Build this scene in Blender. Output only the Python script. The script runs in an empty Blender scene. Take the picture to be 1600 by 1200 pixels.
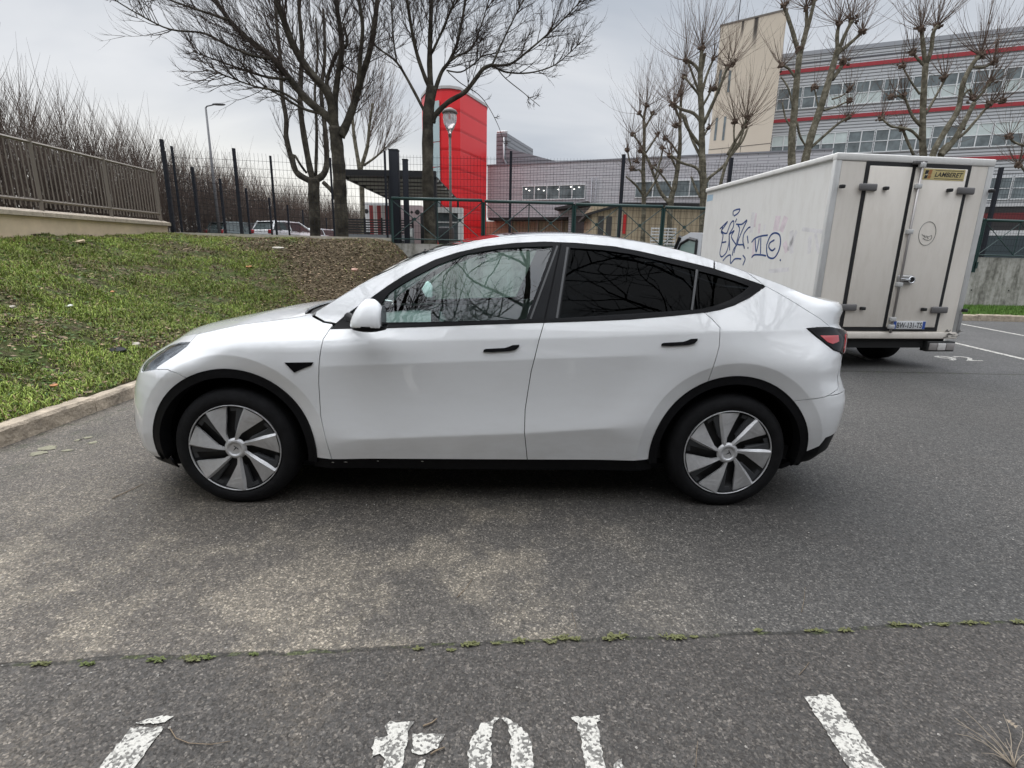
import bpy, bmesh, math, random
import numpy as np
from mathutils import Vector, Matrix
from mathutils.geometry import delaunay_2d_cdt
random.seed(7)
SC = bpy.context.scene
COL = SC.collection
R = math.radians

# ---------------------------------------------------------------- camera
FPX, PITCH, CAMH, ROLL = 806.032, .2387536, 1.446975, .0199222
def cam_axes():
    c, s = math.cos(ROLL), math.sin(ROLL)
    cp, sp = math.cos(PITCH), math.sin(PITCH)
    r0 = Vector((1, 0, 0)); u0 = Vector((0, sp, cp)); f = Vector((0, cp, -sp))
    return c*r0 + s*u0, -s*r0 + c*u0, f
_r, _u, _f = cam_axes()
cd = bpy.data.cameras.new('camera')
cd.sensor_width = 36; cd.lens = FPX*36/1600; cd.clip_start = .05; cd.clip_end = 3000
cam = bpy.data.objects.new('camera', cd); COL.objects.link(cam)
m = Matrix.Identity(4)
for i in range(3):
    m[i][0] = _r[i]; m[i][1] = _u[i]; m[i][2] = -_f[i]
m[2][3] = CAMH
cam.matrix_world = m
SC.camera = cam

# ---------------------------------------------------------------- world: overcast sky
W = bpy.data.worlds.new('World'); SC.world = W; W.use_nodes = True
nt = W.node_tree; nt.nodes.clear()
def N(t, typ, **k):
    n = t.nodes.new(typ)
    for a, b in k.items():
        setattr(n, a, b)
    return n
def L(t, a, b): t.links.new(a, b)
SUN_EL, SUN_AZ = R(62), R(-35)          # azimuth clockwise from +Y: hidden sun beyond the car, to the left
sky = N(nt, 'ShaderNodeTexSky', sky_type='NISHITA', sun_disc=False)
sky.sun_elevation = SUN_EL; sky.sun_rotation = SUN_AZ; sky.air_density = 1; sky.dust_density = 4
skb = N(nt, 'ShaderNodeMix', data_type='RGBA', blend_type='MULTIPLY'); skb.inputs[0].default_value = 1
skb.inputs[7].default_value = (.06, .06, .06, 1); L(nt, sky.outputs[0], skb.inputs[6])
tc = N(nt, 'ShaderNodeTexCoord')
sep = N(nt, 'ShaderNodeSeparateXYZ'); L(nt, tc.outputs['Generated'], sep.inputs[0])
# cloud layer: direction / (z + .18) gives a flat ceiling receding to the horizon
zz = N(nt, 'ShaderNodeMath', operation='ADD'); L(nt, sep.outputs[2], zz.inputs[0]); zz.inputs[1].default_value = .22
zm = N(nt, 'ShaderNodeMath', operation='MAXIMUM'); L(nt, zz.outputs[0], zm.inputs[0]); zm.inputs[1].default_value = .12
dv = N(nt, 'ShaderNodeVectorMath', operation='DIVIDE'); L(nt, tc.outputs['Generated'], dv.inputs[0])
cmb = N(nt, 'ShaderNodeCombineXYZ')
for i in range(3): L(nt, zm.outputs[0], cmb.inputs[i])
L(nt, cmb.outputs[0], dv.inputs[1])
n1 = N(nt, 'ShaderNodeTexNoise'); n1.inputs['Scale'].default_value = 1.1; n1.inputs['Detail'].default_value = 5; n1.inputs['Roughness'].default_value = .5
n1.inputs['Distortion'].default_value = .5
mpw = N(nt, 'ShaderNodeMapping'); mpw.inputs['Location'].default_value = (2.4, .7, 0); mpw.inputs['Scale'].default_value = (.7, 1.2, .6)
L(nt, dv.outputs[0], mpw.inputs[0]); L(nt, mpw.outputs[0], n1.inputs['Vector'])
cr = N(nt, 'ShaderNodeValToRGB'); L(nt, n1.outputs[0], cr.inputs[0])
e = cr.color_ramp.elements
e[0].position = .3; e[0].color = (.27, .30, .345, 1)
e[1].position = .72; e[1].color = (.50, .51, .525, 1)
# brighter gap low on the left horizon, where the sun is hidden behind cloud
gl = N(nt, 'ShaderNodeVectorMath', operation='DOT_PRODUCT'); L(nt, tc.outputs['Generated'], gl.inputs[0])
gd = Vector((-.45, .87, .13)).normalized(); gl.inputs[1].default_value = gd
gr = N(nt, 'ShaderNodeMapRange', interpolation_type='SMOOTHERSTEP'); L(nt, gl.outputs['Value'], gr.inputs[0])
gr.inputs[1].default_value = .86; gr.inputs[2].default_value = .985; gr.inputs[3].default_value = 0; gr.inputs[4].default_value = 1
hz = N(nt, 'ShaderNodeMapRange', interpolation_type='SMOOTHERSTEP'); L(nt, sep.outputs[2], hz.inputs[0])
hz.inputs[1].default_value = .28; hz.inputs[2].default_value = .05; hz.inputs[3].default_value = 0; hz.inputs[4].default_value = 1
gm = N(nt, 'ShaderNodeMath', operation='MULTIPLY'); L(nt, gr.outputs[0], gm.inputs[0]); L(nt, hz.outputs[0], gm.inputs[1])
mx = N(nt, 'ShaderNodeMix', data_type='RGBA'); L(nt, gm.outputs[0], mx.inputs[0]); L(nt, cr.outputs[0], mx.inputs[6]); mx.inputs[7].default_value = (.66, .65, .61, 1)
# CIE overcast: the zenith is brighter than the horizon
zr = N(nt, 'ShaderNodeMapRange'); L(nt, sep.outputs[2], zr.inputs[0])
zr.inputs[1].default_value = .42; zr.inputs[2].default_value = 1; zr.inputs[3].default_value = 1; zr.inputs[4].default_value = 4.6
ml = N(nt, 'ShaderNodeVectorMath', operation='SCALE'); L(nt, mx.outputs[2], ml.inputs[0]); L(nt, zr.outputs[0], ml.inputs['Scale'])
fm = N(nt, 'ShaderNodeMix', data_type='RGBA'); fm.inputs[0].default_value = .93
L(nt, skb.outputs[2], fm.inputs[6]); L(nt, ml.outputs[0], fm.inputs[7])
bg = N(nt, 'ShaderNodeBackground'); bg.inputs[1].default_value = 1.0; L(nt, fm.outputs[2], bg.inputs[0])
wo = N(nt, 'ShaderNodeOutputWorld'); L(nt, bg.outputs[0], wo.inputs[0])

sl = bpy.data.lights.new('sun', 'SUN'); sl.energy = 1.3; sl.angle = R(60); sl.color = (1, .97, .93)
so = bpy.data.objects.new('sun', sl); COL.objects.link(so)
sd = Vector((math.sin(SUN_AZ)*math.cos(SUN_EL), math.cos(SUN_AZ)*math.cos(SUN_EL), math.sin(SUN_EL)))
so.rotation_euler = sd.to_track_quat('Z', 'Y').to_euler(); so.location = (0, -5, 20)
SC.view_settings.view_transform = 'Standard'; SC.view_settings.look = 'None'
SC.view_settings.exposure = 0.75; SC.view_settings.gamma = 1
SC.render.resolution_x = 1024; SC.render.resolution_y = 768

# ---------------------------------------------------------------- measuring from the photograph (1600 x 1200)
def ray(px, py):
    u = (px-800)/FPX; v = (600-py)/FPX
    c, s = math.cos(ROLL), math.sin(ROLL)
    u, v = c*u - s*v, s*u + c*v
    d = Vector((u, math.cos(PITCH)+v*math.sin(PITCH), -math.sin(PITCH)+v*math.cos(PITCH)))
    return d/d.y
def gp(px, py, z=0):
    d = ray(px, py); t = (z-CAMH)/d.z
    return Vector((d.x*t, t, z))
def yp(px, py, Y):
    d = ray(px, py); return Vector((d.x*Y, Y, CAMH+d.z*Y))

# ---------------------------------------------------------------- materials
def mat(name, col, rough=.6, metal=0, spec=.5, coat=0, noise=None, bump=None, alpha=1, coatrough=.03):
    """noise = (scale, amount, detail) darkens/lightens the colour; bump = (scale, strength, detail)"""
    M = bpy.data.materials.new(name); M.use_nodes = True
    t = M.node_tree; b = t.nodes['Principled BSDF']
    b.inputs['Base Color'].default_value = (*col, 1); b.inputs['Roughness'].default_value = rough
    b.inputs['Metallic'].default_value = metal; b.inputs['Specular IOR Level'].default_value = spec
    b.inputs['Coat Weight'].default_value = coat; b.inputs['Coat Roughness'].default_value = coatrough
    if noise or bump:
        tcn = N(t, 'ShaderNodeTexCoord')
    if noise:
        nn = N(t, 'ShaderNodeTexNoise'); nn.inputs['Scale'].default_value = noise[0]; nn.inputs['Detail'].default_value = noise[2] if len(noise) > 2 else 6
        nn.inputs['Roughness'].default_value = .65
        L(t, tcn.outputs['Object'], nn.inputs['Vector'])
        r = N(t, 'ShaderNodeMapRange'); L(t, nn.outputs[0], r.inputs[0])
        r.inputs[1].default_value = .3; r.inputs[2].default_value = .7; r.inputs[3].default_value = 1-noise[1]; r.inputs[4].default_value = 1+noise[1]
        s = N(t, 'ShaderNodeVectorMath', operation='SCALE'); s.inputs[0].default_value = col
        L(t, r.outputs[0], s.inputs['Scale']); L(t, s.outputs[0], b.inputs['Base Color'])
    if bump:
        nb = N(t, 'ShaderNodeTexNoise'); nb.inputs['Scale'].default_value = bump[0]; nb.inputs['Detail'].default_value = bump[2] if len(bump) > 2 else 4
        L(t, tcn.outputs['Object'], nb.inputs['Vector'])
        bn = N(t, 'ShaderNodeBump'); bn.inputs['Strength'].default_value = bump[1]; bn.inputs['Distance'].default_value = .02
        L(t, nb.outputs[0], bn.inputs['Height']); L(t, bn.outputs[0], b.inputs['Normal'])
    return M

def glassmat(name, tint, refl=1.0, rough=0.0):
    """thin pane: tinted see-through plus a mirror reflection that grows at grazing angles"""
    M = bpy.data.materials.new(name); M.use_nodes = True
    t = M.node_tree; t.nodes.clear()
    o = N(t, 'ShaderNodeOutputMaterial'); mxs = N(t, 'ShaderNodeMixShader')
    tr = N(t, 'ShaderNodeBsdfTransparent'); tr.inputs[0].default_value = (*tint, 1)
    g = N(t, 'ShaderNodeBsdfGlossy'); g.inputs['Roughness'].default_value = rough; g.inputs[0].default_value = (1, 1, 1, 1)
    fr = N(t, 'ShaderNodeFresnel'); fr.inputs[0].default_value = 1.5
    mu = N(t, 'ShaderNodeMath', operation='MULTIPLY'); mu.inputs[1].default_value = refl; mu.use_clamp = True
    L(t, fr.outputs[0], mu.inputs[0]); L(t, mu.outputs[0], mxs.inputs[0])
    L(t, tr.outputs[0], mxs.inputs[1]); L(t, g.outputs[0], mxs.inputs[2]); L(t, mxs.outputs[0], o.inputs[0])
    return M

# ---------------------------------------------------------------- object helpers
def tag(o, label=None, cat=None, group=None, kind=None):
    if label: o['label'] = label
    if cat: o['category'] = cat
    if group: o['group'] = group
    if kind: o['kind'] = kind
    return o
def thing(name, label, cat, loc=(0, 0, 0), rz=0, group=None):
    o = bpy.data.objects.new(name, None); COL.objects.link(o)
    o.location = loc; o.rotation_euler = (0, 0, rz); o.empty_display_size = .2
    return tag(o, label, cat, group)
def copy_tree(o, parent=None):
    c = o.copy(); COL.objects.link(c); c.parent = parent
    for ch in [x for x in COL.objects if x.parent == o]: copy_tree(ch, c)
    return c
class MB:
    """collects quads/polys, built as ONE mesh object"""
    def __init__(s): s.v = []; s.f = []; s.sm = []
    def poly(s, pts, smooth=False):
        i = len(s.v); s.v += [tuple(p) for p in pts]; s.f.append(tuple(range(i, i+len(pts)))); s.sm.append(smooth); return s
    def box(s, a, b, M=None, bev=0):
        x0, y0, z0 = a; x1, y1, z1 = b
        if bev > 0:
            return s.bevbox(a, b, bev, M)
        P = [(x0, y0, z0), (x1, y0, z0), (x1, y1, z0), (x0, y1, z0), (x0, y0, z1), (x1, y0, z1), (x1, y1, z1), (x0, y1, z1)]
        if M is not None: P = [tuple(M @ Vector(p)) for p in P]
        i = len(s.v); s.v += P
        for q in ((0, 3, 2, 1), (4, 5, 6, 7), (0, 1, 5, 4), (1, 2, 6, 5), (2, 3, 7, 6), (3, 0, 4, 7)):
            s.f.append(tuple(i+k for k in q)); s.sm.append(False)
        return s
    def bevbox(s, a, b, r, M=None):
        bm = bmesh.new(); bmesh.ops.create_cube(bm, size=1)
        for v in bm.verts:
            v.co = Vector([(a[k]+b[k])/2 + v.co[k]*(b[k]-a[k]) for k in range(3)])
        bmesh.ops.bevel(bm, geom=bm.edges[:], offset=r, segments=2, affect='EDGES', profile=.5)
        s.addbm(bm, M, True); return s
    def addbm(s, bm, M=None, smooth=False):
        i = len(s.v); bm.verts.index_update()
        for v in bm.verts: s.v.append(tuple(M @ v.co) if M is not None else tuple(v.co))
        for f in bm.faces: s.f.append(tuple(i+v.index for v in f.verts)); s.sm.append(smooth)
        bm.free(); return s
    def tube(s, pts, rad, n=6, caps=True, smooth=True):
        pts = [Vector(p) for p in pts]
        if not hasattr(rad, '__len__'): rad = [rad]*len(pts)
        i0 = len(s.v); k = len(pts)
        up = Vector((0, 0, 1)); d0 = (pts[1]-pts[0]).normalized()
        a = d0.orthogonal().normalized()
        for j in range(k):
            d = (pts[min(j+1, k-1)]-pts[max(j-1, 0)])
            if d.length < 1e-9: d = d0
            d.normalize(); a = (a - d*a.dot(d))
            if a.length < 1e-6: a = d.orthogonal()
            a.normalize(); b = d.cross(a)
            for q in range(n):
                an = 2*math.pi*q/n
                s.v.append(tuple(pts[j] + (a*math.cos(an)+b*math.sin(an))*rad[j]))
        for j in range(k-1):
            for q in range(n):
                q2 = (q+1) % n
                s.f.append((i0+j*n+q, i0+j*n+q2, i0+(j+1)*n+q2, i0+(j+1)*n+q)); s.sm.append(smooth)
        if caps:
            s.f.append(tuple(i0+q for q in reversed(range(n)))); s.sm.append(False)
            s.f.append(tuple(i0+(k-1)*n+q for q in range(n))); s.sm.append(False)
        return s
    def lathe(s, prof, n=32, M=None, smooth=True, a0=0, a1=2*math.pi):
        """prof = [(r, h)], turned about the local z axis"""
        i0 = len(s.v); full = abs(a1-a0-2*math.pi) < 1e-6; cn = n if full else n+1
        for r, h in prof:
            for q in range(cn):
                an = a0+(a1-a0)*q/n; p = Vector((r*math.cos(an), r*math.sin(an), h))
                s.v.append(tuple(M @ p) if M is not None else tuple(p))
        for j in range(len(prof)-1):
            for q in range(n):
                q2 = (q+1) % cn
                s.f.append((i0+j*cn+q, i0+j*cn+q2, i0+(j+1)*cn+q2, i0+(j+1)*cn+q)); s.sm.append(smooth)
        return s
    def prism(s, pts, d, smooth=False):
        """closed 3D outline pushed along vector d"""
        pts = [Vector(p) for p in pts]; d = Vector(d); n = len(pts)
        i = len(s.v); s.v += [tuple(p) for p in pts]+[tuple(p+d) for p in pts]
        s.f.append(tuple(i+k for k in range(n))); s.sm.append(False)
        s.f.append(tuple(i+n+k for k in reversed(range(n)))); s.sm.append(False)
        for k in range(n):
            k2 = (k+1) % n; s.f.append((i+k, i+n+k, i+n+k2, i+k2)); s.sm.append(smooth)
        return s
    def build(s, name, material, parent=None, mats=None):
        me = bpy.data.meshes.new(name); me.from_pydata(s.v, [], s.f)
        me.polygons.foreach_set('use_smooth', s.sm)
        me.update()
        o = bpy.data.objects.new(name, me); COL.objects.link(o); me.materials.append(material)
        if parent: o.parent = parent
        return o
def struct(name, mb, m): return tag(mb.build(name, m), kind='structure')
# ================================================================= WHITE CAR (local: x rearwards, y away from camera, z up)
CX, CY, CYAW = -1.59583, 2.80450, .0295961
YC = .94                                   # centre plane of the car, measured from the near tyre's outer face
_cc, _cs = math.cos(CYAW), math.sin(CYAW)
def to_car(p):
    dx, dy = p[0]-CX, p[1]-CY
    return np.array([dx*_cc+dy*_cs, -dx*_cs+dy*_cc, p[2]])
CAM_L = to_car((0, 0, CAMH))
def ray_car(px, py):
    d = ray(px, py); return np.array([d.x*_cc+d.y*_cs, -d.x*_cs+d.y*_cc, d.z])
WB = 2.89; WZ = .345
FAX, RAX = 0.0, WB
def sh(d, r): return .5*(d+np.sqrt(d*d+r*r))
def sstep(x, a, b):
    t = np.clip((x-a)/(b-a), 0, 1); return t*t*(3-2*t)
def xf(z):   # foremost point of the nose at height z
    return np.interp(z, [.15, .22, .30, .42, .55, .64, .70, .76, .80, .84, .90, 1.2], [-.70, -.81, -.868, -.885, -.88, -.865, -.845, -.815, -.775, -.72, -.62, -.2])
def xr(z):   # rearmost point
    return np.interp(z, [.15, .25, .34, .46, .58, .64, .70, .80, .90, .97, 1.03, 1.06, 1.09, 1.13, 1.17, 1.21, 1.3], [3.58, 3.66, 3.77, 3.795, 3.81, 3.815, 3.80, 3.755, 3.757, 3.79, 3.815, 3.79, 3.77, 3.785, 3.81, 3.80, 3.6])
AF, AR = .62, .50
NF, NR = 2.15, 2.5
def side_w(x, z):
    x = np.asarray(x, float); z = np.asarray(z, float)
    zl = np.interp(x, [.67, 1.68, 2.4], [.425, .475, .53]); fl = 1-np.clip(sstep(x, .35, .75)*(1-sstep(x, 2.1, 2.5)), 0, 1)
    zm = np.interp(x, [-.6, .5, 1.7, 2.6, 3.6], [.82, .84, .90, .945, .96]); fmid = sstep(x, .25, .6)*(1-sstep(x, 2.2, 2.9))
    zs = np.interp(x, [-.4, .5, 1.2, 2.1, 2.75, 3.8], [.965, .985, .995, 1.03, 1.07, 1.085])
    def prof(z):
        w = .16*(z-.2)
        w = w - (.40)*sh(z-zl, .006+.10*fl)
        w = w + .32*sh(z-(zl+.20), .26)
        w = w - .21*sh(z-zm, .005+.08*(1-fmid))
        w = w - .22*sh(z-zs, .006)
        w = w - .14*sh(z-1.10, .03)
        w = w - .12*sh(z-1.36, .25)
        return w
    w = .957 + prof(z) - prof(zm-.02)
    # plan taper of the greenhouse towards windscreen base and tail
    up = sstep(z, .92, 1.12)
    w = w - up*.075*sstep(x, 1.35, .35)
    w = w - sstep(z, .85, 1.1)*.13*sstep(x, 2.6, 3.9)
    w = w - sstep(z, .78, 1.0)*.10*sstep(x, .35, -.6)
    w = w - .025*sstep(x, 2.9, 3.9) - .02*sstep(x, -.1, -.8)
    # wheel-arch flanges
    for ax in (FAX, RAX):
        r = np.hypot(x-ax, z-WZ)
        w = w - .30*np.clip(.552-r, 0, .09) + .012*sstep(r, .80, .56)
    return w
def wrap(x, z):
    f = np.clip((x-xf(z))/AF, 1e-6, 1); e1 = np.power(1-np.power(1-f, NF), 1/NF)
    f = np.clip((xr(z)-x)/AR, 1e-6, 1); e2 = np.power(1-np.power(1-f, NR), 1/NR)
    return e1*e2
def Wd(x, z): return side_w(x, z)*wrap(x, z)
# warped coordinate s <-> x so that the ends are sampled round the corner
def s_of(x, z):
    xw = xf(z)+AF; xq = xr(z)-AR
    s = np.where(x < xw, xw-AF*np.arcsin(np.clip((xw-x)/AF, 0, 1)), x)
    return np.where(x > xq, xq+AR*np.arcsin(np.clip((x-xq)/AR, 0, 1)), s)
def x_of(s, z):
    xw = xf(z)+AF; xq = xr(z)-AR
    x = np.where(s < xw, xw-AF*np.sin(np.clip((xw-s)/AF, 0, math.pi/2)), s)
    return np.where(s > xq, xq+AR*np.sin(np.clip((s-xq)/AR, 0, math.pi/2)), x)
SF = lambda z: float(xf(z)+AF-AF*math.pi/2)      # s of the centreline at the nose
SR = lambda z: float(xr(z)-AR+AR*math.pi/2)
def side_pt(s, z, off=0.):
    x = x_of(s, z); w = Wd(x, z)
    return np.stack([x, YC-w, z*np.ones_like(x)], -1)
def side_n(s, z):
    e = .002
    a = side_pt(s+e, z)-side_pt(s-e, z); b = side_pt(s, z+e)-side_pt(s, z-e)
    n = np.cross(a, b); n /= np.linalg.norm(n, axis=-1, keepdims=True)+1e-12
    return n                                    # points to -y (outwards)
def pick(px, py):
    """photo pixel -> (x, z) on the near flank"""
    d = ray_car(px, py); o = CAM_L
    def g(t):
        p = o+t*d; return p[1]-(YC-float(Wd(p[0], p[2])))
    t0 = 2.2; g0 = g(t0); t = t0
    while t < 4.2:
        t += .01; g1 = g(t)
        if g1 >= 0 and xf((o+t*d)[2]) < (o+t*d)[0] < xr((o+t*d)[2]): break
    a, b = t-.01, t
    for _ in range(25):
        c = (a+b)/2
        if g(c) >= 0: b = c
        else: a = c
    p = o+b*d
    return (float(p[0]), float(p[2]))
def picks(l): return [pick(*p) for p in l]

def densify(P, h, closed=True):
    out = []; n = len(P)
    for i in range(n if closed else n-1):
        a = np.array(P[i]); b = np.array(P[(i+1) % n]); k = max(1, int(np.ceil(np.linalg.norm(b-a)/h)))
        for j in range(k): out.append(tuple(a+(b-a)*j/k))
    if not closed: out.append(tuple(P[-1]))
    return out
def area(P): 
    P = np.array(P); x, y = P[:, 0], P[:, 1]
    return .5*np.sum(x*np.roll(y, -1)-np.roll(x, -1)*y)
def inset(P, d):
    if area(P) < 0: P = P[::-1]
    P = np.array(P); n = len(P); out = []
    for i in range(n):
        a = P[i]-P[i-1]; b = P[(i+1) % n]-P[i]
        na = np.array([-a[1], a[0]])/(np.linalg.norm(a)+1e-9); nb = np.array([-b[1], b[0]])/(np.linalg.norm(b)+1e-9)
        m_ = na+nb; l = np.linalg.norm(m_)
        m_ = m_/l if l > 1e-6 else na
        k = d/max(.5, float(m_@na)); out.append(tuple(P[i]+m_*k))
    return out
def inside(P, q):
    P = np.array(P); x, y = q[:, 0], q[:, 1]; c = np.zeros(len(q), bool); n = len(P); j = n-1
    for i in range(n):
        xi, yi, xj, yj = P[i][0], P[i][1], P[j][0], P[j][1]
        if yi != yj:
            c ^= ((yi > y) != (yj > y)) & (x < (xj-xi)*(y-yi)/(yj-yi)+xi)
        j = i
    return c
def trimesh2d(P, h, hx=None, holes=(), feat=None):
    """P: CCW outline, returns verts2d, tris, boundary loops"""
    hx = hx or h
    loops = [P]+list(holes)
    pts = []; edges = []
    for Lp in loops:
        i0 = len(pts); n = len(Lp); pts += list(Lp); edges += [(i0+i, i0+(i+1) % n) for i in range(n)]
    A = np.array(P); lo, hi = A.min(0), A.max(0)
    gx = np.arange(lo[0]+hx/2, hi[0], hx); gy = np.arange(lo[1]+h/2, hi[1], h)
    G = np.array([(x+(hx/2 if j % 2 else 0), y) for j, y in enumerate(gy) for x in gx])
    if feat is not None:
        m_ = (feat[:, 0] > lo[0]) & (feat[:, 0] < hi[0]) & (feat[:, 1] > lo[1]) & (feat[:, 1] < hi[1]); fp = feat[m_]
        if len(fp):
            fp = fp[inside(P, fp)]
        if len(fp) and len(G):
            dm = np.array([np.min(np.hypot(fp[:, 0]-g[0], fp[:, 1]-g[1])) for g in G]); G = G[dm > .3*h]
        if len(fp):
            G = np.vstack([G.reshape(-1, 2), fp]); fmark = True
    if len(G):
        ok = inside(P, G)
        for Hh in holes: ok &= ~inside(Hh, G)
        G = G[ok]
        allb = np.array(pts)
        if len(G):
            dm = np.array([np.min(np.hypot((allb[:, 0]-g[0]), (allb[:, 1]-g[1]))) for g in G])
            G = G[dm > (.45*h if feat is None else .006)]
    v = [Vector(p) for p in pts]+[Vector(g) for g in G]
    vo, eo, fo, ov, oe, of = delaunay_2d_cdt(v, edges, [], 2 if holes else 1, 1e-5)
    vo = np.array([tuple(q) for q in vo]); F_ = []
    for f in fo:
        c = vo[list(f)].mean(0)
        if inside(P, c[None])[0] and not any(inside(Hh, c[None])[0] for Hh in holes):
            for k in range(1, len(f)-1): F_.append((f[0], f[k], f[k+1]))
    T = []
    for f in F_:
        a, b, c = vo[f[0]], vo[f[1]], vo[f[2]]
        cr_ = (b[0]-a[0])*(c[1]-a[1])-(b[1]-a[1])*(c[0]-a[0])
        if abs(cr_) < 1e-10: continue
        T.append(f if cr_ > 0 else (f[0], f[2], f[1]))
    return vo, T
def shell(name, vo, T, fpt, fn, material, parent, off=0., thick=.012, mirror=False, both=False, flip=False):
    """2D triangles -> surface with analytic normals and folded-in edges. both: near and far side in one mesh"""
    P3 = fpt(vo); N3 = fn(vo)
    P3 = P3+N3*off
    used = {}
    for f in T:
        for k in range(3):
            e_ = (f[k], f[(k+1) % 3]); used[e_] = 1
    bnd = [e_ for e_ in used if (e_[1], e_[0]) not in used]
    V = [tuple(p) for p in P3]; Nn = [tuple(n) for n in N3]
    Fc = [tuple(f) for f in T]; nsm = len(Fc)
    if thick:
        idx = {}; 
        def dup(i, dpt):
            key = (i, dpt)
            if key not in idx:
                idx[key] = len(V); V.append(tuple(P3[i]-N3[i]*dpt)); Nn.append(None)
            return idx[key]
        for a, b in bnd:
            Fc.append((dup(b, 0), dup(a, 0), dup(a, thick), dup(b, thick)))
    # average normals of the folded edge
    V = np.array(V); acc = np.zeros_like(V)
    for f in Fc[nsm:]:
        n = np.cross(V[f[1]]-V[f[0]], V[f[2]]-V[f[0]])
        for i in f: acc[i] += n
    NN = np.array([Nn[i] if Nn[i] is not None else acc[i]/(np.linalg.norm(acc[i])+1e-12) for i in range(len(V))])
    def fin(V, NN, Fc, nm):
        me = bpy.data.meshes.new(nm); me.from_pydata(V.tolist(), [], Fc); 
        me.polygons.foreach_set('use_smooth', [True]*len(Fc)); me.update()
        me.normals_split_custom_set_from_vertices(NN.tolist())
        me.materials.append(material)
        o = bpy.data.objects.new(nm, me); COL.objects.link(o); o.parent = parent
        return o
    Vm = V.copy(); Vm[:, 1] = 2*YC-Vm[:, 1]; Nm = NN.copy(); Nm[:, 1] *= -1; Fm = [tuple(reversed(f)) for f in Fc]
    if both:
        k = len(V)
        return fin(np.vstack([V, Vm]), np.vstack([NN, Nm]), Fc+[tuple(i+k for i in f) for f in Fm], name)
    o = fin(V, NN, Fc, name)
    if mirror: o2 = fin(Vm, Nm, Fm, name); return o, o2
    return o
def featpts():
    F_ = []
    for ax in (FAX, RAX):
        for r in (.462-.006, .462+.006, .552-.005, .552+.005, .52, .49, .58):
            for a in np.arange(-25, 206, 1.6): F_.append((ax+r*math.cos(R(a)), WZ+r*math.sin(R(a))))
    for x in np.arange(-.4, 3.75, .022):
        for fn_ in (lambda x: np.interp(x, [.67, 1.68, 2.4], [.425, .475, .53]), lambda x: np.interp(x, [-.6, .5, 1.7, 2.6, 3.6], [.82, .84, .90, .945, .96]), lambda x: np.interp(x, [-.4, .5, 1.2, 2.1, 2.75, 3.8], [.965, .985, .995, 1.03, 1.07, 1.085])):
            for o_ in (-.02, -.007, .0, .007, .02): F_.append((x, float(fn_(x))+o_))
    for x in np.arange(.2, 3.4, .03):
        for z in (1.08, 1.10, 1.12): F_.append((x, z))
    F_ = np.array(F_); return np.stack([s_of(F_[:, 0], F_[:, 1]), F_[:, 1]], 1)
FEAT = None
def panel(name, P, material, parent, gap=.0022, h=.04, off=0., thick=.012, mirror=True, both=False, holes=(), dens=.05):
    """P: outline in (x, z) on the flank"""
    S = [(float(s_of(x, z)), z) for x, z in P]
    S = densify(S, dens)
    if area(S) < 0: S = S[::-1]
    if gap: S = inset(S, gap)
    Hs = []
    for Hh in holes:
        q = densify([(float(s_of(x, z)), z) for x, z in Hh], dens)
        if area(q) < 0: q = q[::-1]
        Hs.append(q)
    global FEAT
    if FEAT is None: FEAT = featpts()
    vo, T = trimesh2d(S, h, holes=Hs, feat=FEAT)
    return shell(name, vo, T, lambda v: side_pt(v[:, 0], v[:, 1]), lambda v: side_n(v[:, 0], v[:, 1]), material, parent, off, thick, mirror, both)

# ---- outlines read off the photograph
crest = picks([(270, 541), (297, 530), (330, 517), (370, 508), (430, 500), (472, 494), (489, 491)])
rail = picks([(495, 487), (530, 465), (562, 446), (620, 418), (660, 400), (705, 386.5), (740, 378), (780, 371.5), (830, 368), (880, 367), (920, 368.5), (960, 372), (1000, 378), (1035, 384.5), (1075, 394.5), (1110, 405), (1150, 418.5), (1185, 431.5), (1225, 446), (1262, 462), (1290, 473)])
tail = [(3.52, 1.232), (3.62, 1.222), (3.72, 1.215), (3.80, 1.208)]
nose = [(-.88, .64), (-.855, .71), (-.81, .775), (-.74, .83), (-.64, .875), (-.5, .92), (-.36, .955)]
top_pts = nose + [p for p in crest if p[0] > -.25] + [p for p in rail if p[0] < 3.45] + tail
_tx = np.array([p[0] for p in top_pts]); _tz = np.array([p[1] for p in top_pts])
_o = np.argsort(_tx); _tx, _tz = _tx[_o], _tz[_o]
_xx = np.linspace(-.89, 3.83, 1200); _zz = np.interp(_xx, _tx, _tz)
_k = np.exp(-.5*(np.arange(-24, 25)/9.)**2); _k /= _k.sum()
_zz = np.convolve(np.pad(_zz, 24, mode='edge'), _k, 'valid')
def zt(x): return np.interp(x, _xx, _zz)
def crown(x):
    return np.interp(x, [-.85, -.6, 0, .30, .55, .9, 1.3, 1.8, 2.4, 3.0, 3.5, 3.8], [.03, .05, .04, .03, .06, .075, .055, .045, .04, .035, .03, .015])
def top_pt(x, t):
    z0 = zt(x); w = Wd(x, z0); c = crown(x)
    return np.stack([x, YC-w*t, z0+c*(1-np.abs(t)**2.3)], -1)
def top_n(x, t):
    e = .003
    a = top_pt(x+e, t)-top_pt(x-e, t); b = top_pt(x, t-e)-top_pt(x, t+e)   # +t is the near side (-y)
    n = np.cross(a, b); n /= np.linalg.norm(n, axis=-1, keepdims=True)+1e-12
    return n
def toppanel(name, P, material, parent, gap=.0025, h=.05, off=0., thick=.012, dens=.06):
    """P: outline in (x, t), t in -1..1; symmetric"""
    S = densify([(x, -t*.8) for x, t in P], dens)
    if area(S) < 0: S = S[::-1]
    if gap: S = inset(S, gap)
    vo, T = trimesh2d(S, h)
    tt = lambda v: np.clip(-v[:, 1]/.8, -1, 1)
    return shell(name, vo, T, lambda v: top_pt(v[:, 0], tt(v)), lambda v: top_n(v[:, 0], tt(v)), material, parent, off, thick)
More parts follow.
